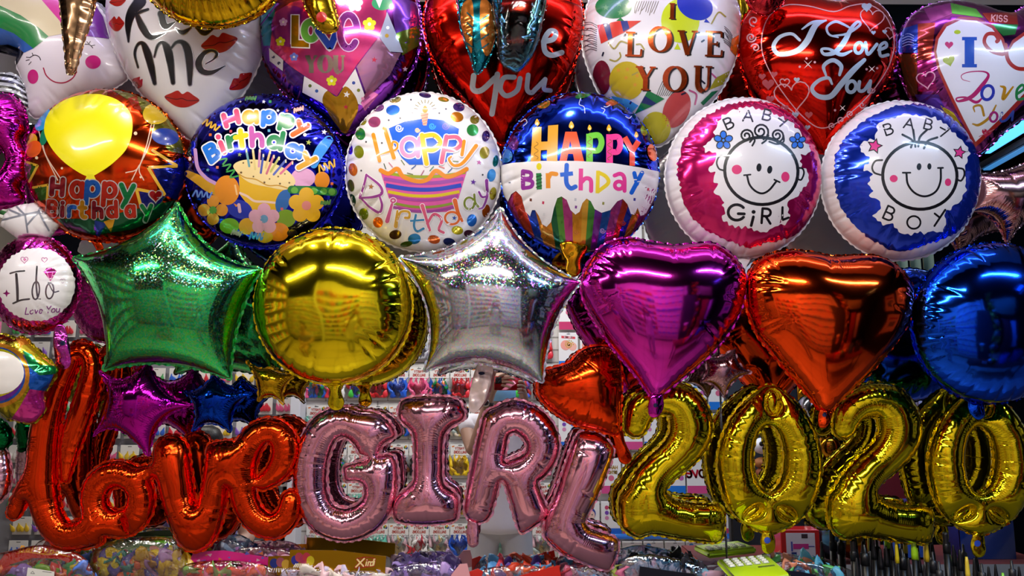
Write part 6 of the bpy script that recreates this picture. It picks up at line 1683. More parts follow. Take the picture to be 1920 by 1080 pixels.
RUB = lambda c: ink(c, 0.0, .32, .25)
def pack(name, label, card=None, card_mat=None, a=0.2, film_px=None, film_a=None, film_k=.4, film_mat=None, inner=(), deco=None, seed=1, thick=.0012, cat='balloon pack', crumple=.003):
    """bag of balloons: header_card (with print), film_bag, latex_balloon children"""
    near = lambda v: .030 + (v - .12) * .34            # the packs lean close to the mirror
    a = near(a); film_a = near(film_a) if film_a else None
    pts = list(card or film_px)
    ctr = at(sum(p[0] for p in pts) / len(pts), max(p[1] for p in pts), a)
    root = thing(name, (ctr.x, ctr.y, TABLE_Z), label, cat)
    if card:
        mb = MB(); extrude(card, a, thick, card_mat, mb)
        nn = None
        if deco:
            d = Deco(Flat(card, a)); d.base = .0002; deco(d)
            for q in d.sets.values(): mb_add(mb, q)
        mb.build('header_card', root, smooth=False)
    if film_px:
        xs = [p[0] for p in film_px]; ys = [p[1] for p in film_px]
        fl = inflate(Plane(sum(xs) / len(xs), sum(ys) / len(ys), film_a or a), [spline(film_px, n=5)], k=film_k, res=.007, seed=seed, crumple=crumple, wob=.003, sm=1, solid=False, pucker=.5)
        film_obj('film_bag', fl, film_mat or film(), root)
    rg = random.Random(seed)
    if inner:
        cols = [q[-1] for q in inner]; y0 = min(q[1] for q in inner) - 5
        poly = spline(film_px, n=5); xa, xb = poly[:, 0].min(), poly[:, 0].max()
        step = 14.0; i = 0; row = 0; y = y0
        while y < 1100:
            x = xa + (row % 2) * step * .5
            while x < xb:
                px, py = x + rg.uniform(-4, 4), y + rg.uniform(-3, 3)
                an = rg.uniform(0, 6.28); L = rg.uniform(.04, .06); ex = .5 * L / .00128 * math.cos(an); ez = .5 * L / .00128 * math.sin(an) * .8
                if max(abs(ez), 0) > 9: an *= .3; ex = .5 * L / .00128 * math.cos(an); ez = .5 * L / .00128 * math.sin(an) * .8
                if py - abs(ez) > y0 - 4 and inside(np.array([[px, py - 5], [px - abs(ex), py], [px + abs(ex), py]]), [poly]).all():
                    mb = MB(); dv = Vector((math.cos(an), rg.uniform(-.25, .25), math.sin(an) * .8))
                    p = at(px, py, (film_a or a) + rg.uniform(-.016, .004)) - dv.normalized() * L * .4
                    latex(mb, p, L, rg.uniform(.012, .018), dv, RUB(cols[i % len(cols)]), rg, .32, 1.0); mb.build('latex_balloon', root); i += 1
                x += step
            y += 8.0; row += 1
    return root

def mb_add(mb, q):
    o = len(mb.v); mp = [mb.mi(m) for m in q.mats]
    mb.v += q.v; mb.f += [tuple(i + o for i in f) for f in q.f]; mb.m += [mp[i] for i in q.m]

# red arched pack, bottom left corner
def red_script(d):
    d.crop(0, 980, 6.0); g = I('#f0a428')
    d.line([(180, 345), (300, 330), (420, 345), (560, 355), (620, 335), (700, 360), (790, 385)], [4, 12, 14, 16, 14, 12, 6], g)
    x = 225
    for ch, dx in zip('Balloons', (70, 62, 40, 40, 66, 66, 66, 60)):
        y = 268 + (x - 225) * .02 + max(0, x - 500) * .20
        d.letter(ch, x, y - 6, 62, 15, g, 4 + max(0, x - 450) * .03, 1.0, .3); x += dx
pack('balloon_pack', 'red arched pack with orange script in the bottom left corner', [(-8, 1062), (8, 1040), (35, 1028), (75, 1022), (115, 1029), (145, 1037), (163, 1050), (169, 1066), (168, 1074), (140, 1060), (110, 1048), (60, 1046), (20, 1058), (-8, 1080)], I('#c8220e'), .27,
     [(-20, 1052), (30, 1030), (80, 1022), (140, 1034), (170, 1060), (176, 1100), (120, 1140), (-20, 1140)], .285, .28, None,
     [(10, 1066, -.012, .12, .03, -1, .1, '#f0d818'), (60, 1074, -.008, .12, .034, -1, -.2, '#5a88e8'), (95, 1066, -.014, .11, .028, .5, .6, '#c82a2a'), (125, 1072, -.008, .12, .034, .6, -.6, '#f07414'), (150, 1078, -.006, .12, .03, 1, -.8, '#a88ae0'), (85, 1078, 0.0, .11, .02, 1, -.15, '#8ac42c'), (20, 1082, .004, .12, .032, 1, -.2, '#d83020'), (70, 1086, .008, .12, .03, 1, .2, '#2e9a4a')], red_script, 81)
mb = MB(); extrude([(52, 1064), (102, 1072), (100, 1100), (48, 1092)], .108, .0008, I('#e8e6dc'), mb)
d = Deco(Flat([(40, 1050), (120, 1050), (120, 1110), (40, 1110)], .108), 0, 980, 6.0); d.base = .0002
d.line([(345, 570), (368, 545), (390, 575), (345, 570)], 4, I('#3a3a3a'), smooth=False); d.line([(480, 548), (580, 562)], 5, I('#505050'))
for q in d.sets.values(): mb_add(mb, q)
lb = mb.build('warning_label', smooth=False); lb.parent = bpy.data.objects['balloon_pack']; lb.location = -Vector(bpy.data.objects['balloon_pack'].location); 

# pale green pack whose lettering shows through from behind
def green_print(d):
    d.crop(0, 980, 6.0)
    for ch, x, m in zip('snoollab', (1390, 1470, 1565, 1655, 1745, 1800, 1850, 1900), ('#a83a5c', '#8a8a8a', '#4a4a8c', '#5a9a8a', '#8a6a9a', '#8a6a9a', '#7a8a6a', '#9a5a6a')):
        st = d.strokes(ch, 0, 270, 92, 0, 1.15)
        w = PEN[ch][0] * 1.15 * 92
        for p, _ in st: d.line([(x + w - u, v) for u, v in p], 26, I('#c8d0b8'), smooth=False)
        for p, _ in st: d.line([(x + w - u, v) for u, v in p], 17, I(m), smooth=False)
    d.poly([(1700, 165), (1920, 165), (1930, 240), (1760, 225)], I('#6ac41c')); d.oval(1740, 300, 60, 40, I('#d88a8a'), 20)
    d.poly([(1135, 230), (1300, 200), (1200, 420), (1135, 420)], I('#9aa428'))
pack('balloon_pack', 'clear bag of yellow balloons with pale green card showing mirrored lettering', [(189, 1017), (256, 1008), (322, 1006), (345, 1040), (350, 1064), (188, 1064)], I('#77906a'), .17,
     [(186, 1020), (255, 1006), (330, 1010), (352, 1050), (362, 1085), (340, 1130), (200, 1130), (168, 1078)], .21, .34, film('#f4fbf2', .2, .7),
     [(238, 1064, .02, .14, .024, -.9, .35, '#f0bc12'), (262, 1062, .03, .13, .026, -1, -.1, '#d8a010'), (312, 1060, .028, .11, .034, .1, -1, '#f4c818'), (334, 1068, .025, .12, .022, -.4, -1, '#eecc10'), (288, 1044, .0, .11, .012, 1, -.15, '#d83c1c'), (300, 1052, .02, .10, .018, 1, -.3, '#5a4aa8'), (276, 1076, .04, .10, .024, 1, .2, '#1a7c78'), (290, 1078, .045, .09, .024, 1, -.3, '#e0541c'), (248, 1078, .04, .12, .026, -1, -.4, '#c88818'), (316, 1080, .045, .11, .026, .8, -.3, '#4a3aa0'), (220, 1084, .03, .11, .024, -.6, -.4, '#c890d8')], green_print, 82)

# magenta card pack
def mag_print(d):
    rg = random.Random(9)
    for k in range(18):
        x, y = rg.uniform(365, 505), rg.uniform(1033, 1066); r = rg.uniform(3, 6); a0 = rg.uniform(0, 6.28)
        d.poly([(x + r * math.cos(a0 + q * 2.09), y + r * .7 * math.sin(a0 + q * 2.09)) for q in range(3)], I(rg.choice(['#5a5ab0', '#e88a5a', '#d8a0b0', '#8a4ab0', '#c86a3a'])), raw=True)
    d.poly([(433, 1056), (455, 1059), (454, 1064), (432, 1061)], I('#2a1018'), raw=True)
pack('balloon_pack', 'magenta card pack with tiny triangles below the word love', [(363, 1034), (420, 1032), (510, 1046), (506, 1076), (350, 1066)], I('#d01c7c'), .21,
     [(340, 1064), (420, 1050), (508, 1062), (520, 1090), (500, 1130), (350, 1130)], .235, .34, film('#fff0f6', .2, .7),
     [(375, 1072, .0, .11, .024, 1, .1, '#8ab45a'), (400, 1070, .01, .11, .026, 1, .2, '#f05a2a'), (430, 1074, .0, .12, .028, 1, -.1, '#f08ab0'), (470, 1076, .01, .12, .03, -1, .1, '#f0703a'), (360, 1082, .01, .11, .024, 1, .3, '#e87ab8')], mag_print, 83)

# gold card packs
def xin(d):
    d.crop(520, 680, 2.7); r = I('#a41c14'); w = I('#f0d890')
    x = 402
    for q, m in ((15, r), (8, w)):
        d.line([(405, 996), (436, 1030)], q, m); d.line([(440, 992), (398, 1034)], q, m)
        for ch, X, Y in (('i', 448, 994), ('n', 458, 994), ('d', 470, 994), ('i', 488, 990)):
            for p, _ in d.strokes(ch, X, Y, 34, 0, .75, .2): d.line(p, q * .8, m, smooth=False)
    d.line([(390, 1040), (440, 1036), (490, 1030)], 4, r); d.line([(408, 990), (450, 984), (492, 990)], 4, r)
    for x, y, m in ((90, 1000, '#2a2a8c'), (110, 985, '#b03a4c'), (132, 996, '#a82c54'), (148, 985, '#b83040'), (168, 1002, '#c8b418')): d.oval(x, y, 20, 24, ink(m, .2, .15, .6))
    for k in range(9): d.line([(82 + k * 10, 1036), (94 + k * 8, 1018)], 5, I('#f4ecd0'))
pack('balloon_pack', 'gold card pack with red lettering under the pink letter G', [(544, 1031), (632, 1032), (724, 1043), (722, 1076), (540, 1068)], foil('#c8961e', .3), .26,
     [(536, 1066), (630, 1070), (724, 1074), (730, 1110), (640, 1130), (530, 1120)], .27, .3, None, [(560, 1078, .005, .1, .02, 1, 0, '#f0e4d8'), (620, 1084, .005, .11, .024, 1, 0, '#f0c8d0'), (680, 1084, .005, .11, .024, -1, 0, '#d8d0f0')], xin, 84)
def gold2(d):
    for x, y, m in ((514, 1056, '#22307c'), (526, 1054, '#a04a5c'), (536, 1058, '#c89a28')): d.oval(x, y, 8, 9, ink(m, .2, .15, .6))
    for k in range(7): d.line([(508 + k * 5, 1072), (511 + k * 4, 1066)], 2, I('#f4ecd0'))
pack('balloon_pack', 'smaller gold card pack tucked left of the gold lettered one', [(503, 1043), (548, 1042), (548, 1078), (502, 1080)], foil('#b8841c', .3), .24, None, deco=gold2, seed=85)

# clear bags in the middle and on the right
iri = film('#f2f0ff', .42, 1.0, 34.0)
pack('balloon_bag', 'clear bag of lavender balloons right of the gold packs', None, None, .22, [(722, 1078), (740, 1062), (780, 1055), (820, 1054), (846, 1062), (862, 1086), (830, 1130), (730, 1130)], .22, .36, film('#f4eeff', .22, .8),
     [(745, 1076, 0, .11, .026, 1, .1, '#b49ae0'), (765, 1070, .01, .11, .026, 1, -.3, '#8a6cc0'), (790, 1068, .015, .12, .026, 1, .1, '#5a4a78'), (812, 1070, .01, .11, .026, -1, .2, '#a88ad8'), (830, 1076, .01, .11, .026, -1, -.2, '#7a5ab0'), (780, 1082, .03, .11, .026, 1, .1, '#c8a8e8')], seed=86)
pack('balloon_bag', 'pale pink cellophane bag corner standing next to the lavender bag', [(846, 1078), (862, 1058), (876, 1057), (884, 1090), (846, 1100)], ink('#f0a8ac', .1, .25, .6), .27, None, seed=87, thick=.004)
pack('balloon_bag', 'clear bag of red and blue balloons behind the plain red card', None, None, .20, [(888, 1082), (910, 1066), (950, 1060), (1000, 1060), (1036, 1070), (1050, 1092), (1000, 1130), (890, 1130)], .20, .34, film('#f8f4f0', .24, .8),
     [(915, 1074, .0, .11, .024, 1, .1, '#d8401c'), (940, 1068, .005, .12, .024, 1, 0, '#5aa0d8'), (970, 1068, .005, .11, .024, 1, -.1, '#d83a4c'), (1000, 1070, .005, .11, .024, 1, -.1, '#6a4ab0'), (1020, 1076, .005, .11, .024, -1, .1, '#e0602c')], seed=88)
mbx = pack('balloon_pack', 'plain red card lying slanted below the letter R', [(966, 1082), (1048, 1060), (1052, 1082), (1052, 1120), (950, 1120)], I('#d0200e'), .29, None, seed=89, thick=.003)
pack('balloon_pack', 'narrow red card tip right of the pale pink bag', [(880, 1072), (896, 1066), (906, 1072), (896, 1100), (880, 1100)], I('#d4281a'), .24, None, seed=90, thick=.003)
pack('balloon_bag', 'clear bag with colourful streaks under the letter L', None, None, .21, [(1050, 1080), (1058, 1062), (1090, 1056), (1130, 1062), (1168, 1076), (1185, 1100), (1140, 1130), (1060, 1130)], .21, .32, iri,
     [(1070, 1070, .0, .11, .022, 1, -.2, '#c8d45a'), (1090, 1074, .005, .11, .024, 1, -.2, '#e07090'), (1112, 1074, .005, .11, .024, 1, 0, '#5aa4d8'), (1130, 1078, .005, .11, .024, 1, -.2, '#c83c4c'), (1150, 1084, .005, .11, .022, -1, .1, '#6a50b0')], seed=91)
pack('balloon_bag', 'dark balloons in shiny iridescent bag, right of the letter L', None, None, .19, [(1158, 1070), (1170, 1048), (1210, 1038), (1250, 1043), (1300, 1056), (1345, 1078), (1360, 1110), (1300, 1135), (1180, 1135)], .19, .3, iri,
     [(1185, 1062, .0, .11, .026, 1, -.1, '#2a2a34'), (1205, 1060, .0, .12, .028, 1, -.2, '#3a3440'), (1240, 1062, .0, .12, .024, 1, -.1, '#7ab0c8'), (1280, 1068, .0, .12, .022, 1, -.1, '#d0a4b8'), (1310, 1078, .0, .11, .02, 1, -.2, '#6ab4d0')], seed=92)
pack('balloon_pack', 'black card leaning in front of the iridescent bag', [(1200, 1062), (1250, 1070), (1300, 1076), (1320, 1100), (1195, 1120)], matte('#0c0c18', .35), .25, None, seed=93, thick=.003)
pack('balloon_bag', 'iridescent flat bag with pink sheen right of the lime calculator', None, None, .18, [(1450, 1062), (1470, 1052), (1520, 1056), (1560, 1066), (1590, 1082), (1580, 1120), (1460, 1120)], .18, .22, iri,
     [(1480, 1066, 0, .11, .022, 1, -.1, '#e8906a'), (1515, 1068, 0, .11, .022, 1, -.2, '#60b8d8'), (1545, 1076, 0, .11, .022, 1, -.2, '#6ac86a')], seed=94)
pack('balloon_pack', 'black pack edge at the bottom right of the calculator', [(1476, 1070), (1500, 1072), (1530, 1078), (1532, 1110), (1468, 1110)], matte('#101024', .35), .23, None, seed=95, thick=.003)
pack('balloon_bag', 'small white bag with blue balloons below the letter v', None, None, .12, [(402, 1030), (412, 1014), (432, 1010), (455, 1022), (470, 1040), (455, 1056), (405, 1056)], .12, .34, film('#e8f2fc', .24, .8),
     [(415, 1030, 0, .07, .016, 1, .2, '#c8dcf0'), (430, 1028, 0, .07, .016, 1, -.1, '#2c4c9c'), (445, 1034, 0, .07, .016, -1, .1, '#a8c8ec')], seed=96)
pack('balloon_bag', 'pale pink translucent bag lying above the magenta card', None, None, .15, [(430, 1046), (445, 1030), (490, 1024), (535, 1030), (552, 1048), (520, 1060), (440, 1060)], .15, .3, film('#f8dce4', .24, .8),
     [(470, 1042, 0, .09, .02, 1, .1, '#f0b4c4'), (500, 1042, 0, .08, .02, 1, -.1, '#b080c0'), (520, 1044, 0, .07, .018, -1, .1, '#f4c8d0')], seed=97)
pack('film_box', 'clear plastic tray corner beside the first black pens', None, None, .16, [(1560, 1064), (1590, 1066), (1618, 1090), (1610, 1110), (1560, 1108)], .16, .2, film('#eef2f4', .3, .3), seed=98, cat='box')

# lime calculator
p = at(1411, 1068, .115)
R = Matrix.Rotation(math.radians(26), 3, 'X') @ Matrix.Rotation(math.radians(-5), 3, 'Z')
R = Matrix.Rotation(math.radians(-6), 3, 'Y') @ Matrix.Rotation(math.radians(5), 3, 'X')
rc = thing('calculator', (p.x, p.y, p.z - .02), 'lime green calculator with white keys lying at the mirror seam', 'calculator')
lime = ink('#b8dc18', 0, .3, .4)
mb = MB(); mb.box(p, (.128, .15, .016), lime, R, .005); mb.build('body', rc)
for r_ in range(4):
    for q in range(5):
        mk = MB(); kc = p + R @ Vector((-.045 + q * .0205, .052 - r_ * .014, .0105))
        mk.box(kc, (.016, .0095, .007), I('#eef0e0'), R, .0025); mk.build('key', rc)
mk = MB(); mk.box(p + R @ Vector((.03, -.012, .0085)), (.04, .006, .002), I('#5a6a18'), R, .0008); mk.build('slot', rc)

# pens standing in a rack
rng = random.Random(12)
PENS = [(1599, 1012, 7.5, 'r', '#0c0c0e'), (1620, 1020, 9, 'c', '#101012'), (1637, 1010, 6, 't', '#0e0e12'), (1650, 1028, 7, 't', '#141418'), (1661, 1023, 6, 't', '#101014'), (1671, 1011, 4.5, 't', '#0c0c10'), (1680, 1016, 4, 'y', '#e0c818'), (1691, 1028, 7, 'c', '#131318'), (1703, 1046, 6, 't', '#18181c'), (1712, 1009, 6, 'l', '#a8dc1c'), (1722, 1034, 6, 't', '#101014'), (1736, 1014, 4.5, 'y', '#d8b424'), (1748, 1034, 7, 'c', '#1c1c22'), (1760, 1052, 7, 'c', '#2a2a2e'), (1772, 998, 7, 'r', '#121216'), (1787, 1022, 6, 't', '#101014'), (1799, 1030, 7, 't', '#141418'), (1812, 1044, 4.5, 'y', '#f0d040'), (1826, 1046, 6, 't', '#101014'), (1840, 1056, 7, 'c', '#202024'), (1853, 1062, 6, 't', '#18181c'), (1866, 1058, 6, 't', '#101014'), (1880, 1074, 4, 'l', '#8ae040'), (1896, 1050, 7, 'c', '#202024'), (1910, 1062, 6, 't', '#121216'), (1606, 1046, 6, 't', '#17171b'), (1732, 1058, 6, 't', '#141417'), (1680, 1056, 6, 't', '#101013')]
ORD = ['first', 'second', 'third', 'fourth', 'fifth', 'sixth', 'seventh', 'eighth', 'ninth', 'tenth', 'eleventh', 'twelfth', 'thirteenth', 'fourteenth', 'fifteenth', 'sixteenth', 'seventeenth', 'eighteenth', 'nineteenth', 'twentieth', 'twenty-first', 'twenty-second', 'twenty-third']
cnt = {}
for x, yt, w, kind, colr in sorted(PENS):
    a = .045 + .03 * rng.random() + (.035 if yt > 1040 else 0)
    top = at(x, yt, a); r = w * .00102; h = top.z - TABLE_Z
    fam = {'y': 'yellow', 'l': 'lime green'}.get(kind, 'black'); k = cnt.get(fam, 0); cnt[fam] = k + 1
    rt = thing('marker_pen', (top.x, top.y, TABLE_Z), '%s marker pen, the %s %s one from the left in the pen row' % (fam, ORD[k], fam), 'pen', 'pens standing at the right end of the counter')
    m = matte(colr, .35, .05) if fam == 'black' else ink(colr, 0, .3, .4)
    z0 = TABLE_Z; mb = MB(); mc = MB(); c0 = (top.x, top.y, 0)
    zc = top.z - min(.05, h * .5)
    mb.lathe(c0, [(r * 1.0, z0 + .001), (r * 1.05, z0 + .01), (r * 1.05, zc)], matte('#17171a', .4, .05) if kind in 'yl' else m, 14)
    if kind == 'r': mc.lathe(c0, [(r * 1.1, zc), (r * 1.1, top.z - .030), (r * .95, top.z - .028)] + [(r * (.86 + .06 * (q % 2)), top.z - .026 + q * .003) for q in range(8)] + [(r * .7, top.z)], m, 14)
    elif kind == 'c': mc.lathe(c0, [(r * 1.15, zc), (r * 1.15, top.z - .022), (r * .55, top.z - .020), (r * .4, top.z - .002), (r * .2, top.z)], m, 14)
    elif kind == 't': mc.lathe(c0, [(r * 1.0, zc), (r * .95, zc + .012), (r * .55, top.z - .014), (r * .38, top.z - .002), (r * .2, top.z)], m, 14)
    else: mc.lathe(c0, [(r * 1.2, zc), (r * 1.2, zc + .012), (r * .9, top.z - .012), (r * .6, top.z)], m, 12)
    mb.build('barrel', rt); mc.build('cap', rt)
    if kind in 'rl':
        ml = MB(); ml.box((top.x + r * 1.25, top.y, zc + .012), (r * .5, r * .5, .03), m, None, .001); ml.build('clip', rt)

# ------------------------------------------------------------------ goods on the wall opposite the mirror (seen in the mirror and in the foil)
def text_mesh(mb, txt, x, y, z, h, w, mat, gap=.2, wx=.9, ydir=1, slant=0.0):
    """lettering facing +y (towards the mirror) centred at x; z = top"""
    tot = sum((PEN[c][0] * wx + gap) * h if c != ' ' else .4 * h for c in txt) - gap * h
    cx = x + tot / 2
    for ch in txt:
        if ch == ' ': cx -= .4 * h; continue
        for st in PEN[ch][1]:
            V = []; F = []
            P = [(cx - (u * wx + slant * (1 - v)) * h, z - v * h) for u, v in st]
            for (x0, z0), (x1, z1) in zip(P, P[1:]):
                L = math.hypot(x1 - x0, z1 - z0) or 1e-6; nx, nz = -(z1 - z0) / L * w / 2, (x1 - x0) / L * w / 2; ex, ez = (x1 - x0) / L * w * .3, (z1 - z0) / L * w * .3
                o = len(V)
                V += [(x0 + nx - ex, y, z0 + nz - ez), (x0 - nx - ex, y, z0 - nz - ez), (x1 - nx + ex, y, z1 - nz + ez), (x1 + nx + ex, y, z1 + nz + ez)]
                F.append((o, o + 1, o + 2, o + 3))
            mb.add(V, F, mat)
        cx -= (PEN[ch][0] * wx + gap) * h

ZT = vat(900, 398, -CAM_Y - YB).z
slab('trim_2', (0.15, YB + .012, ZT / 2 + .05), (3.3, .024, ZT - .1), pegboard())
slab('trim_4', (-2.55, YB + .012, 1.2), (2.0, .024, 2.1), matte('#8c8b92', .6))
def shelf_post(name, x, lab):
    mb = MB(); mb.box((x, YB + .10, ZT / 2), (.07, .16, ZT), matte('#dadbe4', .4), None, .004); o = mb.build(name, smooth=False); tag(o, lab, 'shelf post')
XL = vat(565, 800, -CAM_Y - YB).x; XR = vat(1404, 800, -CAM_Y - YB).x
shelf_post('shelf_post', XL, 'white upright post at the left end of the hanging bags')
shelf_post('shelf_post', XR, 'white upright post at the right end of the shelves, by the dark doorway')

CARD = I('#efece6'); TXT = I('#b4483c')
HOOKM = matte('#b8b8bc', .3, .02, 50, .8)
PROTO = {}
def bag_proto(key, colours, style='party', seed=0):
    """hanging bag, origin at the hook; returns list of (name, mesh)"""
    if key in PROTO: return PROTO[key]
    rg = random.Random(seed); out = []
    W, Hh, B = .138, .075, .155
    mb = MB()
    n = 14
    top = [(-W / 2, 0, 0.0), (W / 2, 0, 0.0)]
    pts = [(W / 2, 0.0), (-W / 2, 0.0)] + [(-W / 2 + W * i / n, -Hh - (.006 if i % 2 else 0)) for i in range(n + 1)]
    f = [(x, .006, z) for x, z in pts]; b = [(x, .004, z) for x, z in pts]
    m = len(pts)
    mb.add(f, [tuple(range(m))], CARD); mb.add(b, [tuple(range(m - 1, -1, -1))], CARD)
    mb.add(f + b, [(i, (i + 1) % m, m + (i + 1) % m, m + i) for i in range(m)], CARD)
    mb.add([(-.014, .0063, -.006), (.014, .0063, -.006), (.014, .0063, -.011), (-.014, .0063, -.011)], [(0, 1, 2, 3)], matte('#141414', .6))
    if style == 'party':
        text_mesh(mb, 'PARTY', -.004, .0064, -.022, .017, .0042, TXT)
        text_mesh(mb, 'BALLOONS', 0, .0064, -.047, .017, .0042, TXT, .16, .8)
        for x, z, c in ((.052, -.018, '#d8a428'), (.044, -.024, '#3a7a3c'), (.057, -.027, '#2a4a8c')):
            mb.add([(x + .008 * math.cos(a), .0064, z + .01 * math.sin(a)) for a in np.linspace(0, 2 * PI, 12, endpoint=False)], [tuple(range(12))], I(c))
        mb.add([(-.06, .0064, -.014), (-.04, .0064, -.010), (-.042, .0064, -.02), (-.058, .0064, -.022)], [(0, 1, 2, 3)], I('#e0823a'))
    out.append(('header_card', mb.build('header_card', smooth=False)))
    mb = MB()
    n = 9
    for i in range(n):
        for j in range(2):
            x = -W / 2 + .018 + (W - .036) * i / (n - 1); z = -Hh - .006 - j * .058
            latex(mb, (x, .012 + .006 * rg.random(), z - .078), .085, .017, (rg.uniform(-.35, .35), rg.uniform(-.1, .2), 1), RUB(rg.choice(colours)), rg, .6, .9)
    o = mb.build('latex_balloons'); o['kind'] = 'stuff'
    out.append(('latex_balloons', o))
    mb = MB(); k = 8
    V = []; F = []
    for i in range(k + 1):
        for j in range(k + 1):
            u, v = i / k, j / k
            V.append((-W / 2 + W * u, .008 + .030 * math.sin(PI * u) ** .6 * math.sin(PI * min(v * 1.1, 1)) ** .6, -Hh - .002 - B * v))
    for i in range(k):
        for j in range(k): F.append((i * (k + 1) + j, (i + 1) * (k + 1) + j, (i + 1) * (k + 1) + j + 1, i * (k + 1) + j + 1))
    mb.add(V, F, film('#ffffff', .1, .5))
    mb.box((0, .003, -Hh - B / 2 - .006), (W, .002, B), I('#d2cfcc'))
    out.append(('clear_bag', mb.build('clear_bag')))
    mb = MB(); mb.tube([(0, -.05, -.004), (0, .03, -.004), (0, .045, .002)], .002, HOOKM, 6); out.append(('peg_hook', mb.build('peg_hook')))
    PROTO[key] = [(n_, o_) for n_, o_ in out]
    for _, o_ in out: COL.objects.unlink(o_)
    return PROTO[key]

COLS = {'red': ['#d01c24', '#b81420', '#e0303c'], 'blue': ['#1c54c8', '#2c6ae0', '#163c98'], 'pink': ['#f04a80', '#f870a0', '#e83c6c'], 'multicoloured': ['#f07a1c', '#2458b8', '#188a4a', '#f05a8c', '#f0c81c'], 'green and purple': ['#48c848', '#8a6cc8', '#3c6ce0', '#b83030'], 'white and red': ['#f0e8e4', '#d83040', '#f4f0ec'], 'pastel': ['#e8d8c0', '#d8b0b8', '#b8c8c0', '#e8c878'], 'black': ['#141416', '#222226'], 'yellow': ['#f0c818', '#e0b010'], 'brown and gold': ['#8a4a1c', '#c88a28', '#6a3414'], 'silver grey': ['#a8a8b0', '#c0c0c8'], 'mint': ['#6ac8b0', '#a0dcc8']}
def hang(key, x, z):
    cl = COLS[key]
    pr = bag_proto(key, cl, 'party', len(key) * 7)
    rt = thing('balloon_bag', (x, YB + .03, z), 'hanging bag of %s party balloons with white header card on the mirrored wall' % key, 'balloon bag', '%s bags on the opposite wall' % key)
    for n_, o_ in pr:
        c_ = o_.copy(); c_.name = n_; COL.objects.link(c_); c_.parent = rt; c_.location = (0, 0, 0)

D0 = -CAM_Y - YB                                  # how far away the mirror shows the wall
rows = [r_ for r_ in (476, 547, 618, 689, 760, 832, 904, 980)]
cols_ = [596 + 38.2 * i for i in range(12)]
tab = {689: ['multicoloured', 'white and red', 'green and purple', 'red', 'blue', 'pink', 'multicoloured', 'red', 'pink', 'blue', 'green and purple', 'red'],
       760: ['mint', 'pink', 'multicoloured', 'pastel', 'multicoloured', 'red', 'yellow', 'pastel', 'green and purple', 'pink', 'blue', 'yellow'],
       832: ['blue', 'multicoloured', 'white and red', 'black', 'brown and gold', 'black', 'pastel', 'yellow', 'brown and gold', 'red', 'blue', 'pink'],
       904: ['silver grey', 'pastel', 'mint', 'black', 'pastel', 'red', 'mint', 'yellow', 'pink', 'silver grey', 'blue', 'red'],
       980: ['pastel', 'pastel', 'silver grey', 'mint', 'pastel', 'white and red', 'pastel', 'blue', 'pastel', 'mint', 'pink', 'pastel'],
       618: ['pink', 'blue', 'silver grey', 'yellow', 'mint', 'silver grey', 'red', 'blue', 'pink', 'mint', 'yellow', 'red'],
       547: ['red', 'yellow', 'green and purple', 'pink', 'blue', 'mint', 'multicoloured', 'pink', 'red', 'yellow', 'blue', 'mint'],
       476: ['pink', 'pink', 'blue', 'red', 'white and red', 'yellow', 'red', 'multicoloured', 'blue', 'pink', 'red', 'yellow'],
       404: ['blue', 'multicoloured', 'red', 'pink', 'mint', 'yellow', 'blue', 'pink', 'red', 'multicoloured', 'blue', 'pink']}
for ry in rows:
    for i, cx in enumerate(cols_):
        q = vat(cx, ry, D0); hang(tab[ry][i], q.x, q.z)

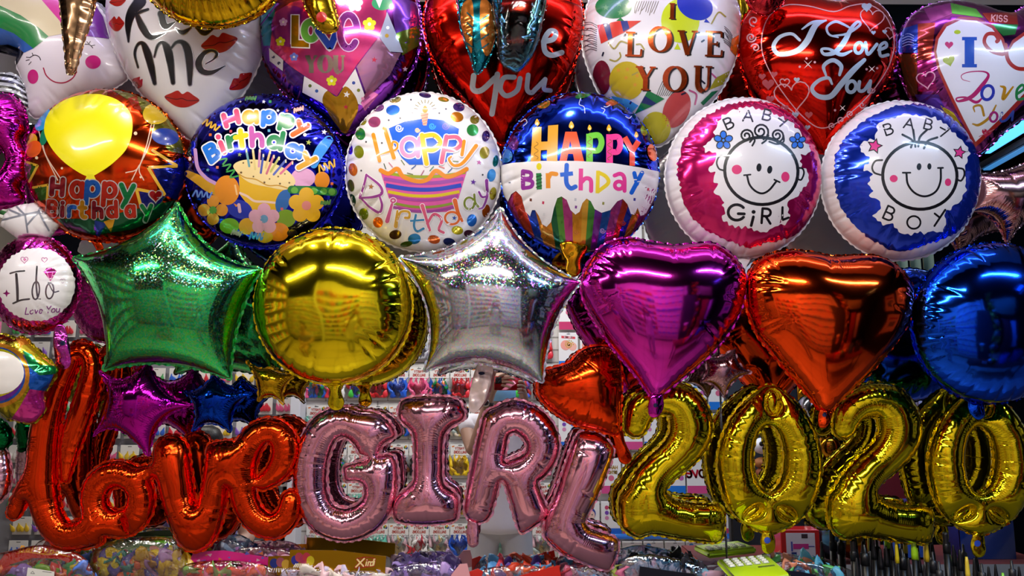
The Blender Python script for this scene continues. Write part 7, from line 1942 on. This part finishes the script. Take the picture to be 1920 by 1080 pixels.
# white boxed packs on shelves, right part of the wall
def boxed(px, ry, w, h, strip, pic, kind, n):
    q = vat(px, ry, D0); x, z = q.x, q.z - h / 2
    lab, grp = kind
    rt = thing('boxed_pack', (x, YB + .05, q.z - h), lab, 'balloon pack', grp)
    mb = MB(); mb.box((x, YB + .05, z), (w, .03, h), I('#eeeae8'), None, .002)
    y = YB + .0655
    def quad(x0, x1, z0, z1, m): mb.add([(x0, y, z0), (x1, y, z0), (x1, y, z1), (x0, y, z1)], [(0, 1, 2, 3)], m)
    quad(x - w / 2, x + w / 2, q.z - h, q.z - h * .78, I(strip))
    quad(x - .012, x + .012, q.z - .012, q.z - .008, matte('#141414', .6))
    def disk(cx, cz, r, m, yy=.0005): mb.add([(cx + r * math.cos(a), y + yy, cz + r * math.sin(a)) for a in np.linspace(0, 2 * PI, 16, endpoint=False)], [tuple(range(16))], I(m))
    if pic == 'spiral':
        mb.add([(x + .05, y, q.z - .030), (x - .05, y, q.z - .022), (x - .05, y, q.z - .040), (x + .05, y, q.z - .046)], [(0, 1, 2, 3)], I('#d84a54'))
        text_mesh(mb, 'BALLOON', x, y + .0006, q.z - .027, .012, .003, I('#f4e0dc'), .18, .8)
        disk(x - .02, q.z - .09, .036, '#f0a090'); disk(x + .03, q.z - .10, .03, '#f4b4a4', .0003)
        for k in range(26):
            a0 = k * .5; r0 = .032 - k * .0011; disk(x + .004 + r0 * math.cos(a0), q.z - .085 + r0 * math.sin(a0), .0045, '#c8a838', .001)
    elif pic == 'girl':
        disk(x, q.z - .08, .042, '#3a4a9c'); disk(x + .004, q.z - .09, .032, '#f0c8b8', .001); disk(x - .04, q.z - .12, .014, '#c060a0', .001); disk(x - .01, q.z - .088, .004, '#20202c', .002); disk(x + .016, q.z - .088, .004, '#20202c', .002)
    elif pic == 'flowers':
        for k in range(6): disk(x + (-.03, .03)[k % 2], q.z - .04 - .035 * (k // 2), .014, ('#c84a6c', '#c8884a', '#7a4ab0', '#4a6ac8', '#d88ab0', '#5a8ad8')[k])
    elif pic == 'blue':
        for k in range(5): disk(x + (-.035, .03, 0, -.02, .04)[k], q.z - .03 - .026 * k, .018, ('#4a90d8', '#2c6cc0', '#8ab8e8', '#3a7ad0', '#c86ab0')[k])
    elif pic == 'love':
        text_mesh(mb, 'love', x, y + .0006, q.z - .045, .085, .014, I('#b81c30'), .1, .95, 1, .15)
    elif pic == 'party':
        text_mesh(mb, 'HAPPY', x, y + .0006, q.z - .05, .024, .005, I('#b8902c')); text_mesh(mb, 'BIRTHDAY', x, y + .0006, q.z - .085, .02, .0045, I('#b8902c'), .15, .7); disk(x, q.z - .135, .02, '#d86a8a')
    mb.build('box', rt, smooth=False)
    mh = MB(); mh.tube([(x, YB + .0, q.z + .002), (x, YB + .08, q.z + .002)], .002, HOOKM, 6); mh.build('peg_hook', rt)

n = 0
KIND = {'spiral': ('white card pack with red ribbon heading and golden spiral balloon, on the opposite wall', 'spiral balloon packs'), 'blue': ('white pack with blue balloon pictures on the opposite wall', 'blue balloon packs'), 'girl': ('white pack with cartoon head in blue hair above a coloured strip', 'cartoon head packs'), 'flowers': ('white pack with rows of small flower balloons above a coloured strip', 'flower balloon packs'), 'love': ('white pack with red script word love, seen mirrored inside the first gold 2', None), 'party': ('white pack with golden Happy Birthday lettering on the opposite wall', 'golden lettering packs')}
loved = False
for r_, (ry, h) in enumerate(((405, .26), (480, .26), (553, .26), (625, .26), (702, .25), (775, .25), (858, .24), (938, .23), (1012, .2))):
    for i in range(8):
        px = 1064 + i * 39.5
        pics = ['blue', 'spiral', 'party', 'flowers']
        pic = 'spiral' if ry == 625 else 'girl' if ry in (938,) and i % 2 else 'flowers' if ry in (938, 775) else pics[(i * 2 + r_) % 4]
        if ry == 858 and i == 6: pic = 'love'
        boxed(px, ry, .138, h, ['#d8508c', '#2c6cd0', '#c83c6c', '#2a7ad8'][(i + r_) % 4], pic, KIND[pic], n); n += 1
# blue price rails
for k, ry in enumerate((690, 1000)):
    q = vat(1220, ry, D0); mb = MB(); mb.box((q.x, YB + .10, q.z), (1.28, .02, .035), ink('#2c7ce0', 0, .3), None, .003)
    o = mb.build('price_rail'); tag(o, ['blue price rail above the spiral balloon packs', 'blue price rail along the lowest packs'][k], 'price rail')

# small goods left of the white post
for r_, ry in enumerate((560, 600, 640, 690, 745, 790, 835, 880, 925, 970, 1015)):
    for i in range(13):
        px = 30 + i * 42 + (r_ % 2) * 8
        q = vat(px, ry, D0 - .08)
        colr = ['#e86090', '#3a6ad0', '#f0e8e4', '#e8c030', '#d83040', '#50a860', '#8a5ac0'][(i * 3 + r_ * 5) % 7]
        rt = thing('hanging_card', (q.x, YB + .06, q.z - .12), 'small hanging card of %s party goods left of the white post' % {'#e86090': 'pink', '#3a6ad0': 'blue', '#f0e8e4': 'white', '#e8c030': 'yellow', '#d83040': 'red', '#50a860': 'green', '#8a5ac0': 'purple'}[colr], 'party goods', 'small cards left of the post, ' + colr[1:])
        mb = MB(); mb.box((q.x, YB + .05, q.z - .06), (.13, .004, .12), CARD, None, .001)
        mb.add([(q.x - .014, YB + .0525, q.z - .012), (q.x + .014, YB + .0525, q.z - .012), (q.x + .014, YB + .0525, q.z - .008), (q.x - .014, YB + .0525, q.z - .008)], [(3, 2, 1, 0)], matte('#141414', .6))
        mb.build('backing_card', rt, smooth=False)
        mb = MB(); rg = random.Random(r_ * 50 + i)
        for k in range(4): latex(mb, (q.x - .045 + k * .03, YB + .062, q.z - .10), .06, .016, (rg.uniform(-.5, .5), .1, 1), RUB(colr), rg)
        o = mb.build('latex_balloons', rt); o['kind'] = 'stuff'

# shelf boards with goods along the left wall (they show in the foil)
for k in range(6):
    z = .35 + k * .45
    mb = MB(); mb.box((-3.36, -1.6, z), (.36, 2.6, .025), matte('#d8d4cc', .5), None, .003); o = mb.build('shelf_board'); tag(o, 'white shelf board on the left wall, number %s counted from the floor' % ['one', 'two', 'three', 'four', 'five', 'six'][k], 'shelf')
    for i in range(12):
        y = -2.8 + i * .21; h = .16 + .1 * ((i * 7 + k * 3) % 5) / 5; cc = ['#d83c3c', '#e8c848', '#4a8ad0', '#e87aa8', '#f0ece4', '#58a860'][(i * 5 + k) % 6]
        nm = {'#d83c3c': 'red', '#e8c848': 'yellow', '#4a8ad0': 'blue', '#e87aa8': 'pink', '#f0ece4': 'cream', '#58a860': 'green'}[cc]
        mb = MB(); mb.box((-3.36, y, z + .0125 + h / 2 + .001), (.2, .15, h), I(cc), None, .004); mb.box((-3.259, y, z + .02 + h * .5), (.002, .11, h * .4), I('#f4f0e8'))
        o = mb.build('gift_box'); tag(o, '%s gift box with a pale label on the left wall shelves' % nm, 'box', '%s gift boxes on the left wall' % nm)

# right side: dark doorway, posters, glossy column of balloons
for k, (x, y, z, w, h, c_) in enumerate(((4.33, -1.2, 2.3, .8, .9, '#c8c4d0'), (4.33, -2.2, 2.2, .8, .9, '#b8b0c0'), (4.33, -1.7, 1.1, 1.3, .9, '#a8a4b8'))):
    mb = MB(); mb.box((x, y, z), (.02, w, h), I(c_), None, .003); mb.box((x - .012, y, z + h * .25), (.004, w * .7, h * .12), I('#8a3a5a')); mb.box((x - .012, y, z - h * .1), (.004, w * .5, h * .3), I('#5a6a9a'))
    o = mb.build('wall_poster', smooth=False); tag(o, ['pale poster high on the right wall nearer the mirror', 'pale poster high on the right wall further back', 'wide pale poster low on the right wall'][k], 'poster')
rng = random.Random(5)
for k in range(34):
    z = .25 + k * .082; a_ = k * 2.4; cc = ['#c88a1c', '#b8741c', '#d8b048', '#8a1c3c', '#b0b0b8'][k % 5]
    nm = {'#c88a1c': 'gold', '#b8741c': 'copper', '#d8b048': 'pale gold', '#8a1c3c': 'wine red', '#b0b0b8': 'silver'}[cc]
    mb = MB(); r = .085 + .02 * rng.random()
    mb.lathe((2.05 + .10 * math.cos(a_), -2.95 + .10 * math.sin(a_), z), [(r * math.sin(PI * q / 12) + .0005, -r * math.cos(PI * q / 12)) for q in range(13)], foil(cc, .12), 20, caps=False)
    mb.lathe((2.05 + .10 * math.cos(a_), -2.95 + .10 * math.sin(a_), z - r - .008), [(.012, 0), (.005, .012)], foil(cc, .12), 10)
    o = mb.build('column_balloon'); tag(o, '%s balloon in the balloon column by the dark doorway' % nm, 'balloon', '%s balloons of the column' % nm)

# stall opposite, behind the photographer's right: things the mirror shows under and between the gold digits
TD = 3.75
q = vat(1600, 1052, TD)
st = thing('side_table', (q.x, q.y - .1, 0), 'low side table with boxes, shown in the mirror behind the pens', 'table')
mb = MB(); mb.box((q.x + .1, q.y - .1, q.z - .02), (1.7, .6, .035), matte('#8a3a30', .5), None, .004); mb.build('table_top', st)
for sx in (-.8, .8):
    for sy in (-.2, .2):
        mb = MB(); mb.box((q.x + .1 + sx, q.y - .1 + sy, (q.z - .04) / 2), (.04, .04, q.z - .04), matte('#3a3030', .5)); mb.build('leg', st)
b0 = vat(1494, 1025, TD); zt = q.z - .0
rt = thing('pump_box', (b0.x, b0.y, zt), 'red box with white face showing a pink balloon pump, mirrored under the digits', 'box')
mb = MB(); mb.box((b0.x, b0.y, zt + .08), (.19, .10, .155), I('#c8201c'), None, .003)
y = b0.y + .0508
mb.box((b0.x, y, zt + .085), (.14, .002, .115), I('#ece8ea')); mb.box((b0.x + .0, y + .0015, zt + .08), (.075, .002, .024), I('#d83c90')); mb.box((b0.x - .044, y + .0015, zt + .08), (.008, .002, .045), I('#5a5ab0')); mb.box((b0.x + .05, y + .0015, zt + .08), (.03, .002, .004), I('#5a5ab0')); mb.box((b0.x + .02, y + .0015, zt + .128), (.03, .002, .02), I('#4a3a3c')); mb.box((b0.x - .035, y + .0015, zt + .045), (.025, .002, .016), I('#3a4a8c'))
mb.build('box', rt, smooth=False)
b1 = vat(1558, 1015, TD)
fl = inflate(Plane(0, 0, 0), [ellipse(0, 0, 10, 10)], k=.5, res=.004, seed=1, solid=False) if False else None
def ball(name, c, r, mat, label, cat, sq=(1, 1, 1), extra=None):
    rt = thing(name, (c[0], c[1], c[2] - r * sq[2]), label, cat)
    mb = MB(); mb.lathe((0, 0, 0), [(r * math.sin(PI * i / 14) * 1.0 + 1e-4, -r * math.cos(PI * i / 14)) for i in range(15)], mat, 24, caps=False)
    mb.v = [(v[0] * sq[0] + c[0], v[1] * sq[1] + c[1], v[2] * sq[2] + c[2]) for v in mb.v]
    mb.build('foil_body', rt)
    m2 = MB(); m2.lathe((c[0], c[1], c[2] + r * sq[2] - .002), [(.006, 0), (.012, .016), (.004, .02)], mat, 10); m2.build('neck', rt)
    return rt
ball('round_balloon', (b1.x, b1.y, zt + .11), .10, foil('#7ab4d8', .2), 'light blue foil balloon beside the red pump box, shown in the mirror', 'balloon', (.8, .6, 1.05))
b2 = vat(1602, 1030, TD); ball('round_balloon', (b2.x, b2.y - .02, zt + .11), .10, foil('#d8981c', .2), 'orange gold foil balloon behind the first pens, shown in the mirror', 'balloon', (1, .7, 1.05))
b3 = vat(1650, 1010, TD); mb = MB(); mb.box((b3.x, b3.y - .26, zt + .14), (.2, .12, .27), I('#b87a6a'), None, .004); mb.box((b3.x, b3.y - .199, zt + .1), (.16, .004, .06), I('#e8dcd4')); o = mb.build('gift_box'); tag(o, 'salmon gift box with pale panel behind the pens, shown in the mirror', 'box')
b4 = vat(1718, 1010, TD); mb = MB(); mb.box((b4.x, b4.y - .1, zt + .14), (.17, .12, .27), I('#2858b0'), None, .004); o = mb.build('gift_box'); tag(o, 'blue gift box behind the pens, shown in the mirror', 'box')
b5 = vat(1860, 1000, TD); mb = MB(); mb.box((b5.x, b5.y - .1, zt + .16), (.28, .12, .33), I('#142a6a'), None, .004); text_mesh(mb, 'ylno', b5.x - .02, b5.y - .0392, zt + .27, .05, .01, I('#b89838'), .2, 1.0)
o = mb.build('gift_box'); tag(o, 'navy box with small gold lettering at the right, shown in the mirror', 'box')
# dark cloth and toy column seen through the first zero
z1 = vat(1432, 860, 4.2)
mb = MB(); mb.box((z1.x + .05, z1.y - .15, 1.25), (.42, .06, 1.7), matte('#14121a', .8), None, .01); o = mb.build('room_divider'); tag(o, 'dark display panel seen in the mirror through the first gold zero', 'panel')
t1 = vat(1430, 836, 4.2)
rt = thing('plush_toy', (t1.x, t1.y, t1.z - .05), 'white plush head with black eye on the dark panel, seen through the zero', 'toy')
mb = MB(); mb.lathe((0, 0, 0), [(.06 * math.sin(PI * i / 12) + 1e-4, -.045 * math.cos(PI * i / 12)) for i in range(13)], matte('#e8e6ea', .5), 18, caps=False); mb.v = [(v[0] + t1.x, v[1] * .8 + t1.y, v[2] + t1.z) for v in mb.v]; mb.build('head', rt)
for dx in (-.02, .03):
    mb = MB(); mb.lathe((t1.x + dx, t1.y + .043, t1.z + .014), [(.012, -.006), (.014, 0), (.010, .006)], matte('#0c0c0e', .3), 12, Matrix.Rotation(PI / 2, 3, 'X')); mb.build('eye', rt)
for k in range(3):
    t2 = vat(1432 + 4 * (k % 2), 868 + 18 * k, 4.2)
    rt = thing('plush_toy', (t2.x, t2.y, t2.z - .04), 'brown plush toy on the dark panel, %s one below the white head' % ['first', 'second', 'third'][k], 'toy')
    mb = MB(); mb.lathe((0, 0, 0), [(.055 * math.sin(PI * i / 12) + 1e-4, -.033 * math.cos(PI * i / 12)) for i in range(13)], matte(['#a0622c', '#8a4a28', '#b07a4a'][k], .7), 16, caps=False); mb.v = [(v[0] + t2.x, v[1] * .8 + t2.y, v[2] + t2.z) for v in mb.v]; mb.build('body', rt)
    mb = MB(); mb.lathe((t2.x, t2.y + .042, t2.z + .004), [(.016, 0), (.012, .008), (.002, .010)], matte('#d8b088', .7), 12, Matrix.Rotation(-PI / 2, 3, 'X')); mb.build('muzzle', rt)
d1 = vat(1700, 860, 4.6); mb = MB(); mb.box((d1.x - .15, d1.y, 1.3), (.28, .05, 1.3), matte('#8a1820', .6), None, .005); o = mb.build('room_divider'); tag(o, 'dark red panel seen in the mirror between the last two digits', 'panel')
mb = MB(); mb.box((d1.x + .18, d1.y, 1.4), (.2, .05, 1.0), I('#cdb8d8'), None, .005); o = mb.build('room_divider'); tag(o, 'pale lilac panel seen in the mirror between the last two digits', 'panel')
# pale blinds between the heart and the blue balloon
w1 = vat(1640, 470, 4.9)
rt = thing('window_blind', (w1.x, w1.y, w1.z - .25), 'cream slatted blind glimpsed in the mirror above the red orange heart', 'blind')
for k in range(9):
    mb = MB(); mb.box((w1.x - .36 + k * .09, w1.y, w1.z), (.075, .01, .5), I('#d8d4a8'), None, .002); mb.build('slat', rt)
mb = MB(); mb.box((w1.x, w1.y, w1.z + .26), (.8, .03, .03), I('#c8c4a0'), None, .003); mb.build('head_rail', rt)

# ------------------------------------------------------------------ people shown by the mirror
SKIN = ink('#a07a66', 0, .5, .05); HAIR = matte('#120e0e', .45, .6, 160.0)
def skinned(name, chains, mat, parent, sub=2, root=0):
    """chains of (x,y,z,r) merged at equal points, grown with Skin + Subdivision"""
    V = []; E = []; Rr = []; idx = {}
    for ch in chains:
        prev = None
        for p in ch:
            k = tuple(round(c, 4) for c in p[:3])
            if k not in idx: idx[k] = len(V); V.append(p[:3]); Rr.append(p[3] if isinstance(p[3], tuple) else (p[3], p[3]))
            if prev is not None and (prev, idx[k]) not in E: E.append((prev, idx[k]))
            prev = idx[k]
    off = Vector(parent.location)
    me = bpy.data.meshes.new(name); me.from_pydata([Vector(v) - off for v in V], E, []); me.materials.append(mat)
    o = bpy.data.objects.new(name, me); COL.objects.link(o); o.parent = parent
    m = o.modifiers.new('Skin', 'SKIN'); m.use_smooth_shade = True; m.branch_smoothing = .4
    for i, r in enumerate(Rr): me.skin_vertices[0].data[i].radius = r
    me.skin_vertices[0].data[root].use_root = True
    s = o.modifiers.new('Subdivision', 'SUBSURF'); s.levels = sub; s.render_levels = sub
    return o

def face(parent, c, s=1.0):
    """eyes, nose, mouth, ears on a head at c looking towards +y"""
    x, y, z = c
    for sx in (-1, 1):
        mb = MB(); mb.lathe((x + sx * .032 * s, y + .088 * s, z + .005), [(.001, -.012), (.010, -.006), (.012, 0), (.009, .007), (.001, .010)], matte('#e8e2dc', .3), 12, Matrix.Rotation(-PI / 2, 3, 'X')); mb.lathe((x + sx * .032 * s, y + .099 * s, z + .005), [(.006, -.002), (.005, .001)], matte('#1a1210', .2), 10, Matrix.Rotation(-PI / 2, 3, 'X')); mb.build('eye', parent)
        mb = MB(); mb.tube([(x + sx * .083 * s, y + .005, z + .025), (x + sx * .092 * s, y - .005, z + .005), (x + sx * .086 * s, y + .002, z - .025)], [.006, .012, .006], SKIN, 8); mb.build('ear', parent)
    mb = MB(); mb.tube([(x, y + .092 * s, z + .012), (x, y + .112 * s, z - .022), (x, y + .098 * s, z - .032)], [.006, .012, .008], SKIN, 8); mb.build('nose', parent)
    mb = MB(); mb.tube([(x - .024, y + .090 * s, z - .058), (x, y + .098 * s, z - .056), (x + .024, y + .090 * s, z - .058)], [.003, .006, .003], matte('#8a4a44', .5), 8); mb.build('mouth', parent)

def hand(name_parent, wrist, palm_dir, side, curl, tips):
    """palm, four fingers and thumb as skinned chains that share the palm"""
    pass

# photographer, standing right behind the lens
px_ = -.02; py_ = -2.30
ph = thing('person', (px_, py_, 0), 'person in white T-shirt and pale trousers photographing the balloons with a red phone', 'person')
hip = .80
ex1 = vat(885, 852, 4.0); ex1 = Vector((ex1.x, -2.14, ex1.z))
w1 = Vector((-.075, -2.075, 1.475)); w2 = Vector((.115, -2.08, 1.44)); el2 = Vector((.30, -2.16, 1.18))
sh1 = Vector((px_ - .19, py_ + .01, 1.33)); sh2 = Vector((px_ + .19, py_ + .01, 1.33))
nk = (px_, py_, 1.38, .055)
h1 = Vector((-.045, -2.03, 1.545)); h2 = Vector((.098, -2.035, 1.50))
def P4(v, r): return (v.x, v.y, v.z, r)
chains = [[(px_, py_, .86, (.155, .11)), (px_, py_, 1.02, (.135, .10)), (px_, py_, 1.20, (.155, .11)), (px_, py_, 1.32, (.10, .085)), nk, (px_, py_ + .015, 1.47, .062), (px_, py_ + .02, 1.54, (.078, .092)), (px_, py_ + .015, 1.62, (.060, .075))],
  [(px_, py_, 1.32, (.10, .085)), P4(sh1, .056), P4((sh1 + ex1) / 2, .046), P4(ex1, .038), P4((ex1 + w1) / 2, .036), P4(w1, .026), P4(h1, (.034, .020))],
  [(px_, py_, 1.32, (.10, .085)), P4(sh2, .056), P4((sh2 + el2) / 2, .046), P4(el2, .038), P4((el2 + w2) / 2, .036), P4(w2, .026), P4(h2, (.034, .020))],
  [(px_, py_, .86, (.155, .11)), (px_ - .09, py_, .76, .088), (px_ - .10, py_ + .01, .45, .058), (px_ - .10, py_ - .02, .26, .052), (px_ - .10, py_ - .02, .075, .036), (px_ - .105, py_ + .10, .035, .030)],
  [(px_, py_, .86, (.155, .11)), (px_ + .09, py_, .76, .088), (px_ + .10, py_ + .01, .45, .058), (px_ + .10, py_ - .02, .26, .052), (px_ + .10, py_ - .02, .075, .036), (px_ + .105, py_ + .10, .035, .030)]]
FR = [  # finger chains: left-of-picture hand spreads over the back of the phone, the other grips its edge
  (h1, [(-.02, -1.985, 1.585), (.012, -1.965, 1.595), (.040, -1.962, 1.590)], .0088), (h1, [(-.005, -1.985, 1.570), (.030, -1.965, 1.574), (.058, -1.962, 1.566)], .0090), (h1, [(-.005, -1.985, 1.553), (.028, -1.966, 1.552), (.054, -1.964, 1.542)], .0086), (h1, [(-.012, -1.988, 1.535), (.016, -1.968, 1.530), (.036, -1.966, 1.522)], .0078), (h1, [(-.055, -2.01, 1.572), (-.050, -1.995, 1.598), (-.040, -1.99, 1.612)], .0098),
  (h2, [(.105, -2.00, 1.545), (.092, -1.975, 1.555), (.074, -1.966, 1.552)], .0088), (h2, [(.104, -1.998, 1.530), (.088, -1.972, 1.536), (.068, -1.964, 1.532)], .0090), (h2, [(.102, -1.998, 1.513), (.086, -1.974, 1.516), (.068, -1.966, 1.512)], .0086), (h2, [(.100, -2.002, 1.497), (.086, -1.980, 1.497), (.072, -1.970, 1.494)], .0078), (h2, [(.086, -2.02, 1.530), (.072, -2.008, 1.545), (.058, -2.004, 1.556)], .0098)]
for base, tips, r in FR:
    chains.append([P4(base, (.034, .020))] + [(t[0], t[1], t[2], r * (1 - .08 * i)) for i, t in enumerate(tips)])
skinned('body', chains, SKIN, ph)
SH = matte('#dcd8e0', .8, .3, 40.0)
skinned('t_shirt', [[(px_, py_, .72, (.20, .15)), (px_, py_, .78, (.20, .148)), (px_, py_, .95, (.185, .135)), (px_, py_, 1.18, (.180, .130)), (px_, py_, 1.31, (.130, .10)), (px_, py_, 1.365, .072)],
  [(px_, py_, 1.31, (.130, .10)), P4(sh1, .078), P4(sh1 * .55 + ex1 * .45, .072)], [(px_, py_, 1.31, (.130, .10)), P4(sh2, .078), P4(sh2 * .55 + el2 * .45, .072)]], SH, ph)
skinned('trousers', [[(px_, py_, .98, (.165, .12)), (px_, py_, .84, (.175, .128)), (px_ - .095, py_, .72, .105), (px_ - .105, py_ + .005, .45, .085), (px_ - .105, py_ - .02, .12, .075)], [(px_, py_, .84, (.175, .128)), (px_ + .095, py_, .72, .105), (px_ + .105, py_ + .005, .45, .085), (px_ + .105, py_ - .02, .12, .075)]], matte('#b8b8bc', .8, .3, 40.0), ph)
for sx in (-1, 1):
    mb = MB(); mb.box((px_ + sx * .105, py_ + .05, .035), (.09, .26, .07), matte('#e0e0e0', .5), None, .03); mb.build('shoe', ph)
skinned('hair', [[(px_, py_ - .035, 1.44, .07), (px_, py_ - .035, 1.55, (.088, .085)), (px_, py_ - .01, 1.645, (.082, .085)), (px_, py_ + .055, 1.665, (.06, .04))], [(px_, py_ - .035, 1.55, (.088, .085)), (px_, py_ - .07, 1.36, .06)]], HAIR, ph)
face(ph, (px_, py_ + .02, 1.55))
mb = MB(); V = []; F = []
for i in range(9):
    for j in range(5):
        a_ = math.radians(-62 + 124 * i / 8); t_ = j / 4
        V.append((px_ + .098 * math.sin(a_), py_ + .02 + .112 * math.cos(a_) + .012 * math.sin(PI * t_), 1.535 - .085 * t_ ))
for i in range(8):
    for j in range(4): F.append((i * 5 + j, (i + 1) * 5 + j, (i + 1) * 5 + j + 1, i * 5 + j + 1))
mb.add(V, F, matte('#7ab4dc', .7)); mb.build('face_mask', ph)
wr = w1 + (ex1 - w1).normalized() * .035
ax = (w1 - ex1).normalized(); RW = Vector((0, 0, 1)).rotation_difference(ax).to_matrix()
mb = MB(); mb.lathe(wr, [(.029, -.009), (.032, -.007), (.032, .007), (.029, .009), (.029, -.009)], matte('#1c1c20', .4), 20, RW, caps=False); wt = mb.build('watch', ph)
mb = MB(); mb.lathe(wr + Vector((-.012, .036, 0)), [(.019, -.004), (.021, 0), (.019, .005), (.016, .006)], matte('#d8d4c8', .2, .02, 50, .9), 20, Matrix.Rotation(-PI / 2, 3, 'X')); mb.lathe(wr + Vector((-.012, .0425, 0)), [(.015, 0), (.001, .0005)], matte('#101418', .2), 20, Matrix.Rotation(-PI / 2, 3, 'X'), caps=False); mb.build('watch_dial', wt)
pc = Vector((.025, -1.985, 1.545))
pr = thing('mobile_phone', (pc.x, pc.y, pc.z - .037), 'red mobile phone held up sideways in both hands', 'phone')
mb = MB(); mb.box(pc, (.155, .008, .074), ink('#b41820', .3, .2), None, .003); mb.build('case', pr)
mb = MB(); mb.box(pc + Vector((-.054, .0055, .016)), (.034, .004, .034), matte('#141416', .3), None, .0015); mb.build('camera_bump', pr)
for q_ in ((-.062, .024), (-.046, .024), (-.062, .008)):
    mb = MB(); mb.lathe(pc + Vector((q_[0], .008, q_[1])), [(.006, 0), (.006, .002), (.004, .0022)], matte('#0c0c10', .1), 14, Matrix.Rotation(-PI / 2, 3, 'X')); mb.build('lens', pr)

# shopkeeper sitting at the left
s0 = vat(392, 842, 4.1); sx_, sy_ = s0.x, s0.y
sp = thing('person', (sx_, sy_, 0), 'seated person with black hair and lilac top, glimpsed in the mirror behind the red word', 'person')
zt_ = s0.z
A_ = [[(sx_, sy_, .52, (.17, .13)), (sx_, sy_, .72, (.14, .11)), (sx_, sy_ + .02, zt_ - .26, (.10, .085)), (sx_, sy_ + .03, zt_ - .16, .055), (sx_, sy_ + .04, zt_ - .07, .062), (sx_, sy_ + .05, zt_, (.078, .092)), (sx_, sy_ + .045, zt_ + .07, (.06, .07))],
  [(sx_, sy_ + .02, zt_ - .26, (.10, .085)), (sx_ - .19, sy_ + .02, zt_ - .28, .055), (sx_ - .24, sy_ + .08, zt_ - .48, .045), (sx_ - .08, sy_ + .26, zt_ - .44, .034), (sx_ + .04, sy_ + .30, zt_ - .43, (.034, .02)), (sx_ + .10, sy_ + .31, zt_ - .43, .011), (sx_ + .135, sy_ + .31, zt_ - .44, .009)],
  [(sx_, sy_ + .02, zt_ - .26, (.10, .085)), (sx_ + .19, sy_ + .02, zt_ - .28, .055), (sx_ + .27, sy_ + .10, zt_ - .46, .045), (sx_ + .12, sy_ + .28, zt_ - .47, .034), (sx_ + .03, sy_ + .33, zt_ - .47, (.034, .02)), (sx_ - .03, sy_ + .34, zt_ - .47, .011), (sx_ - .06, sy_ + .34, zt_ - .48, .009)],
  [(sx_, sy_, .52, (.17, .13)), (sx_ - .10, sy_ + .22, .52, .085), (sx_ - .11, sy_ + .42, .50, .062), (sx_ - .11, sy_ + .42, .10, .042), (sx_ - .11, sy_ + .52, .04, .032)],
  [(sx_, sy_, .52, (.17, .13)), (sx_ + .10, sy_ + .22, .52, .085), (sx_ + .11, sy_ + .42, .50, .062), (sx_ + .11, sy_ + .42, .10, .042), (sx_ + .11, sy_ + .52, .04, .032)]]
k1 = (sx_ + .04, sy_ + .30, zt_ - .43, (.034, .02)); k2 = (sx_ + .03, sy_ + .33, zt_ - .47, (.034, .02))
for i in range(3):
    A_.append([k1, (sx_ + .095, sy_ + .325 + .012 * i, zt_ - .436 - .010 * i, .0095), (sx_ + .125, sy_ + .33 + .012 * i, zt_ - .446 - .012 * i, .0082)])
    A_.append([k2, (sx_ - .028, sy_ + .352 + .012 * i, zt_ - .476 - .010 * i, .0095), (sx_ - .058, sy_ + .355 + .012 * i, zt_ - .486 - .012 * i, .0082)])
A_.append([k1, (sx_ + .055, sy_ + .29, zt_ - .39, .010), (sx_ + .08, sy_ + .295, zt_ - .375, .009)]); A_.append([k2, (sx_ + .01, sy_ + .325, zt_ - .43, .010), (sx_ - .015, sy_ + .33, zt_ - .415, .009)])
skinned('body', A_, ink('#b08a78', 0, .5, .05), sp)
skinned('top', [[(sx_, sy_, .50, (.20, .155)), (sx_, sy_, .72, (.175, .135)), (sx_, sy_ + .02, zt_ - .28, (.13, .10)), (sx_, sy_ + .028, zt_ - .20, .07)], [(sx_, sy_ + .02, zt_ - .28, (.13, .10)), (sx_ - .19, sy_ + .02, zt_ - .29, .076), (sx_ - .225, sy_ + .06, zt_ - .41, .068)], [(sx_, sy_ + .02, zt_ - .28, (.13, .10)), (sx_ + .19, sy_ + .02, zt_ - .29, .076), (sx_ + .25, sy_ + .07, zt_ - .40, .068)]], matte('#8a84c0', .8), sp)
skinned('hair', [[(sx_, sy_ - .005, zt_ - .12, .075), (sx_, sy_ + .005, zt_, (.09, .09)), (sx_, sy_ + .03, zt_ + .085, (.085, .085)), (sx_, sy_ + .105, zt_ + .075, (.065, .04))]], HAIR, sp)
face(sp, (sx_, sy_ + .05, zt_))
stl = thing('stool', (sx_, sy_, 0), 'plain grey stool under the seated person', 'stool')
mb = MB(); mb.lathe((sx_, sy_ - .02, 0), [(.17, .385), (.18, .40), (.18, .42), (.17, .43)], matte('#6a6a70', .5), 24); mb.build('seat', stl)
for k in range(4):
    a_ = PI / 4 + k * PI / 2; mb = MB(); mb.tube([(sx_ + .13 * math.cos(a_), sy_ - .02 + .13 * math.sin(a_), .385), (sx_ + .17 * math.cos(a_), sy_ - .02 + .17 * math.sin(a_), .005)], .014, matte('#8a8a90', .4), 8); mb.build('leg', stl)
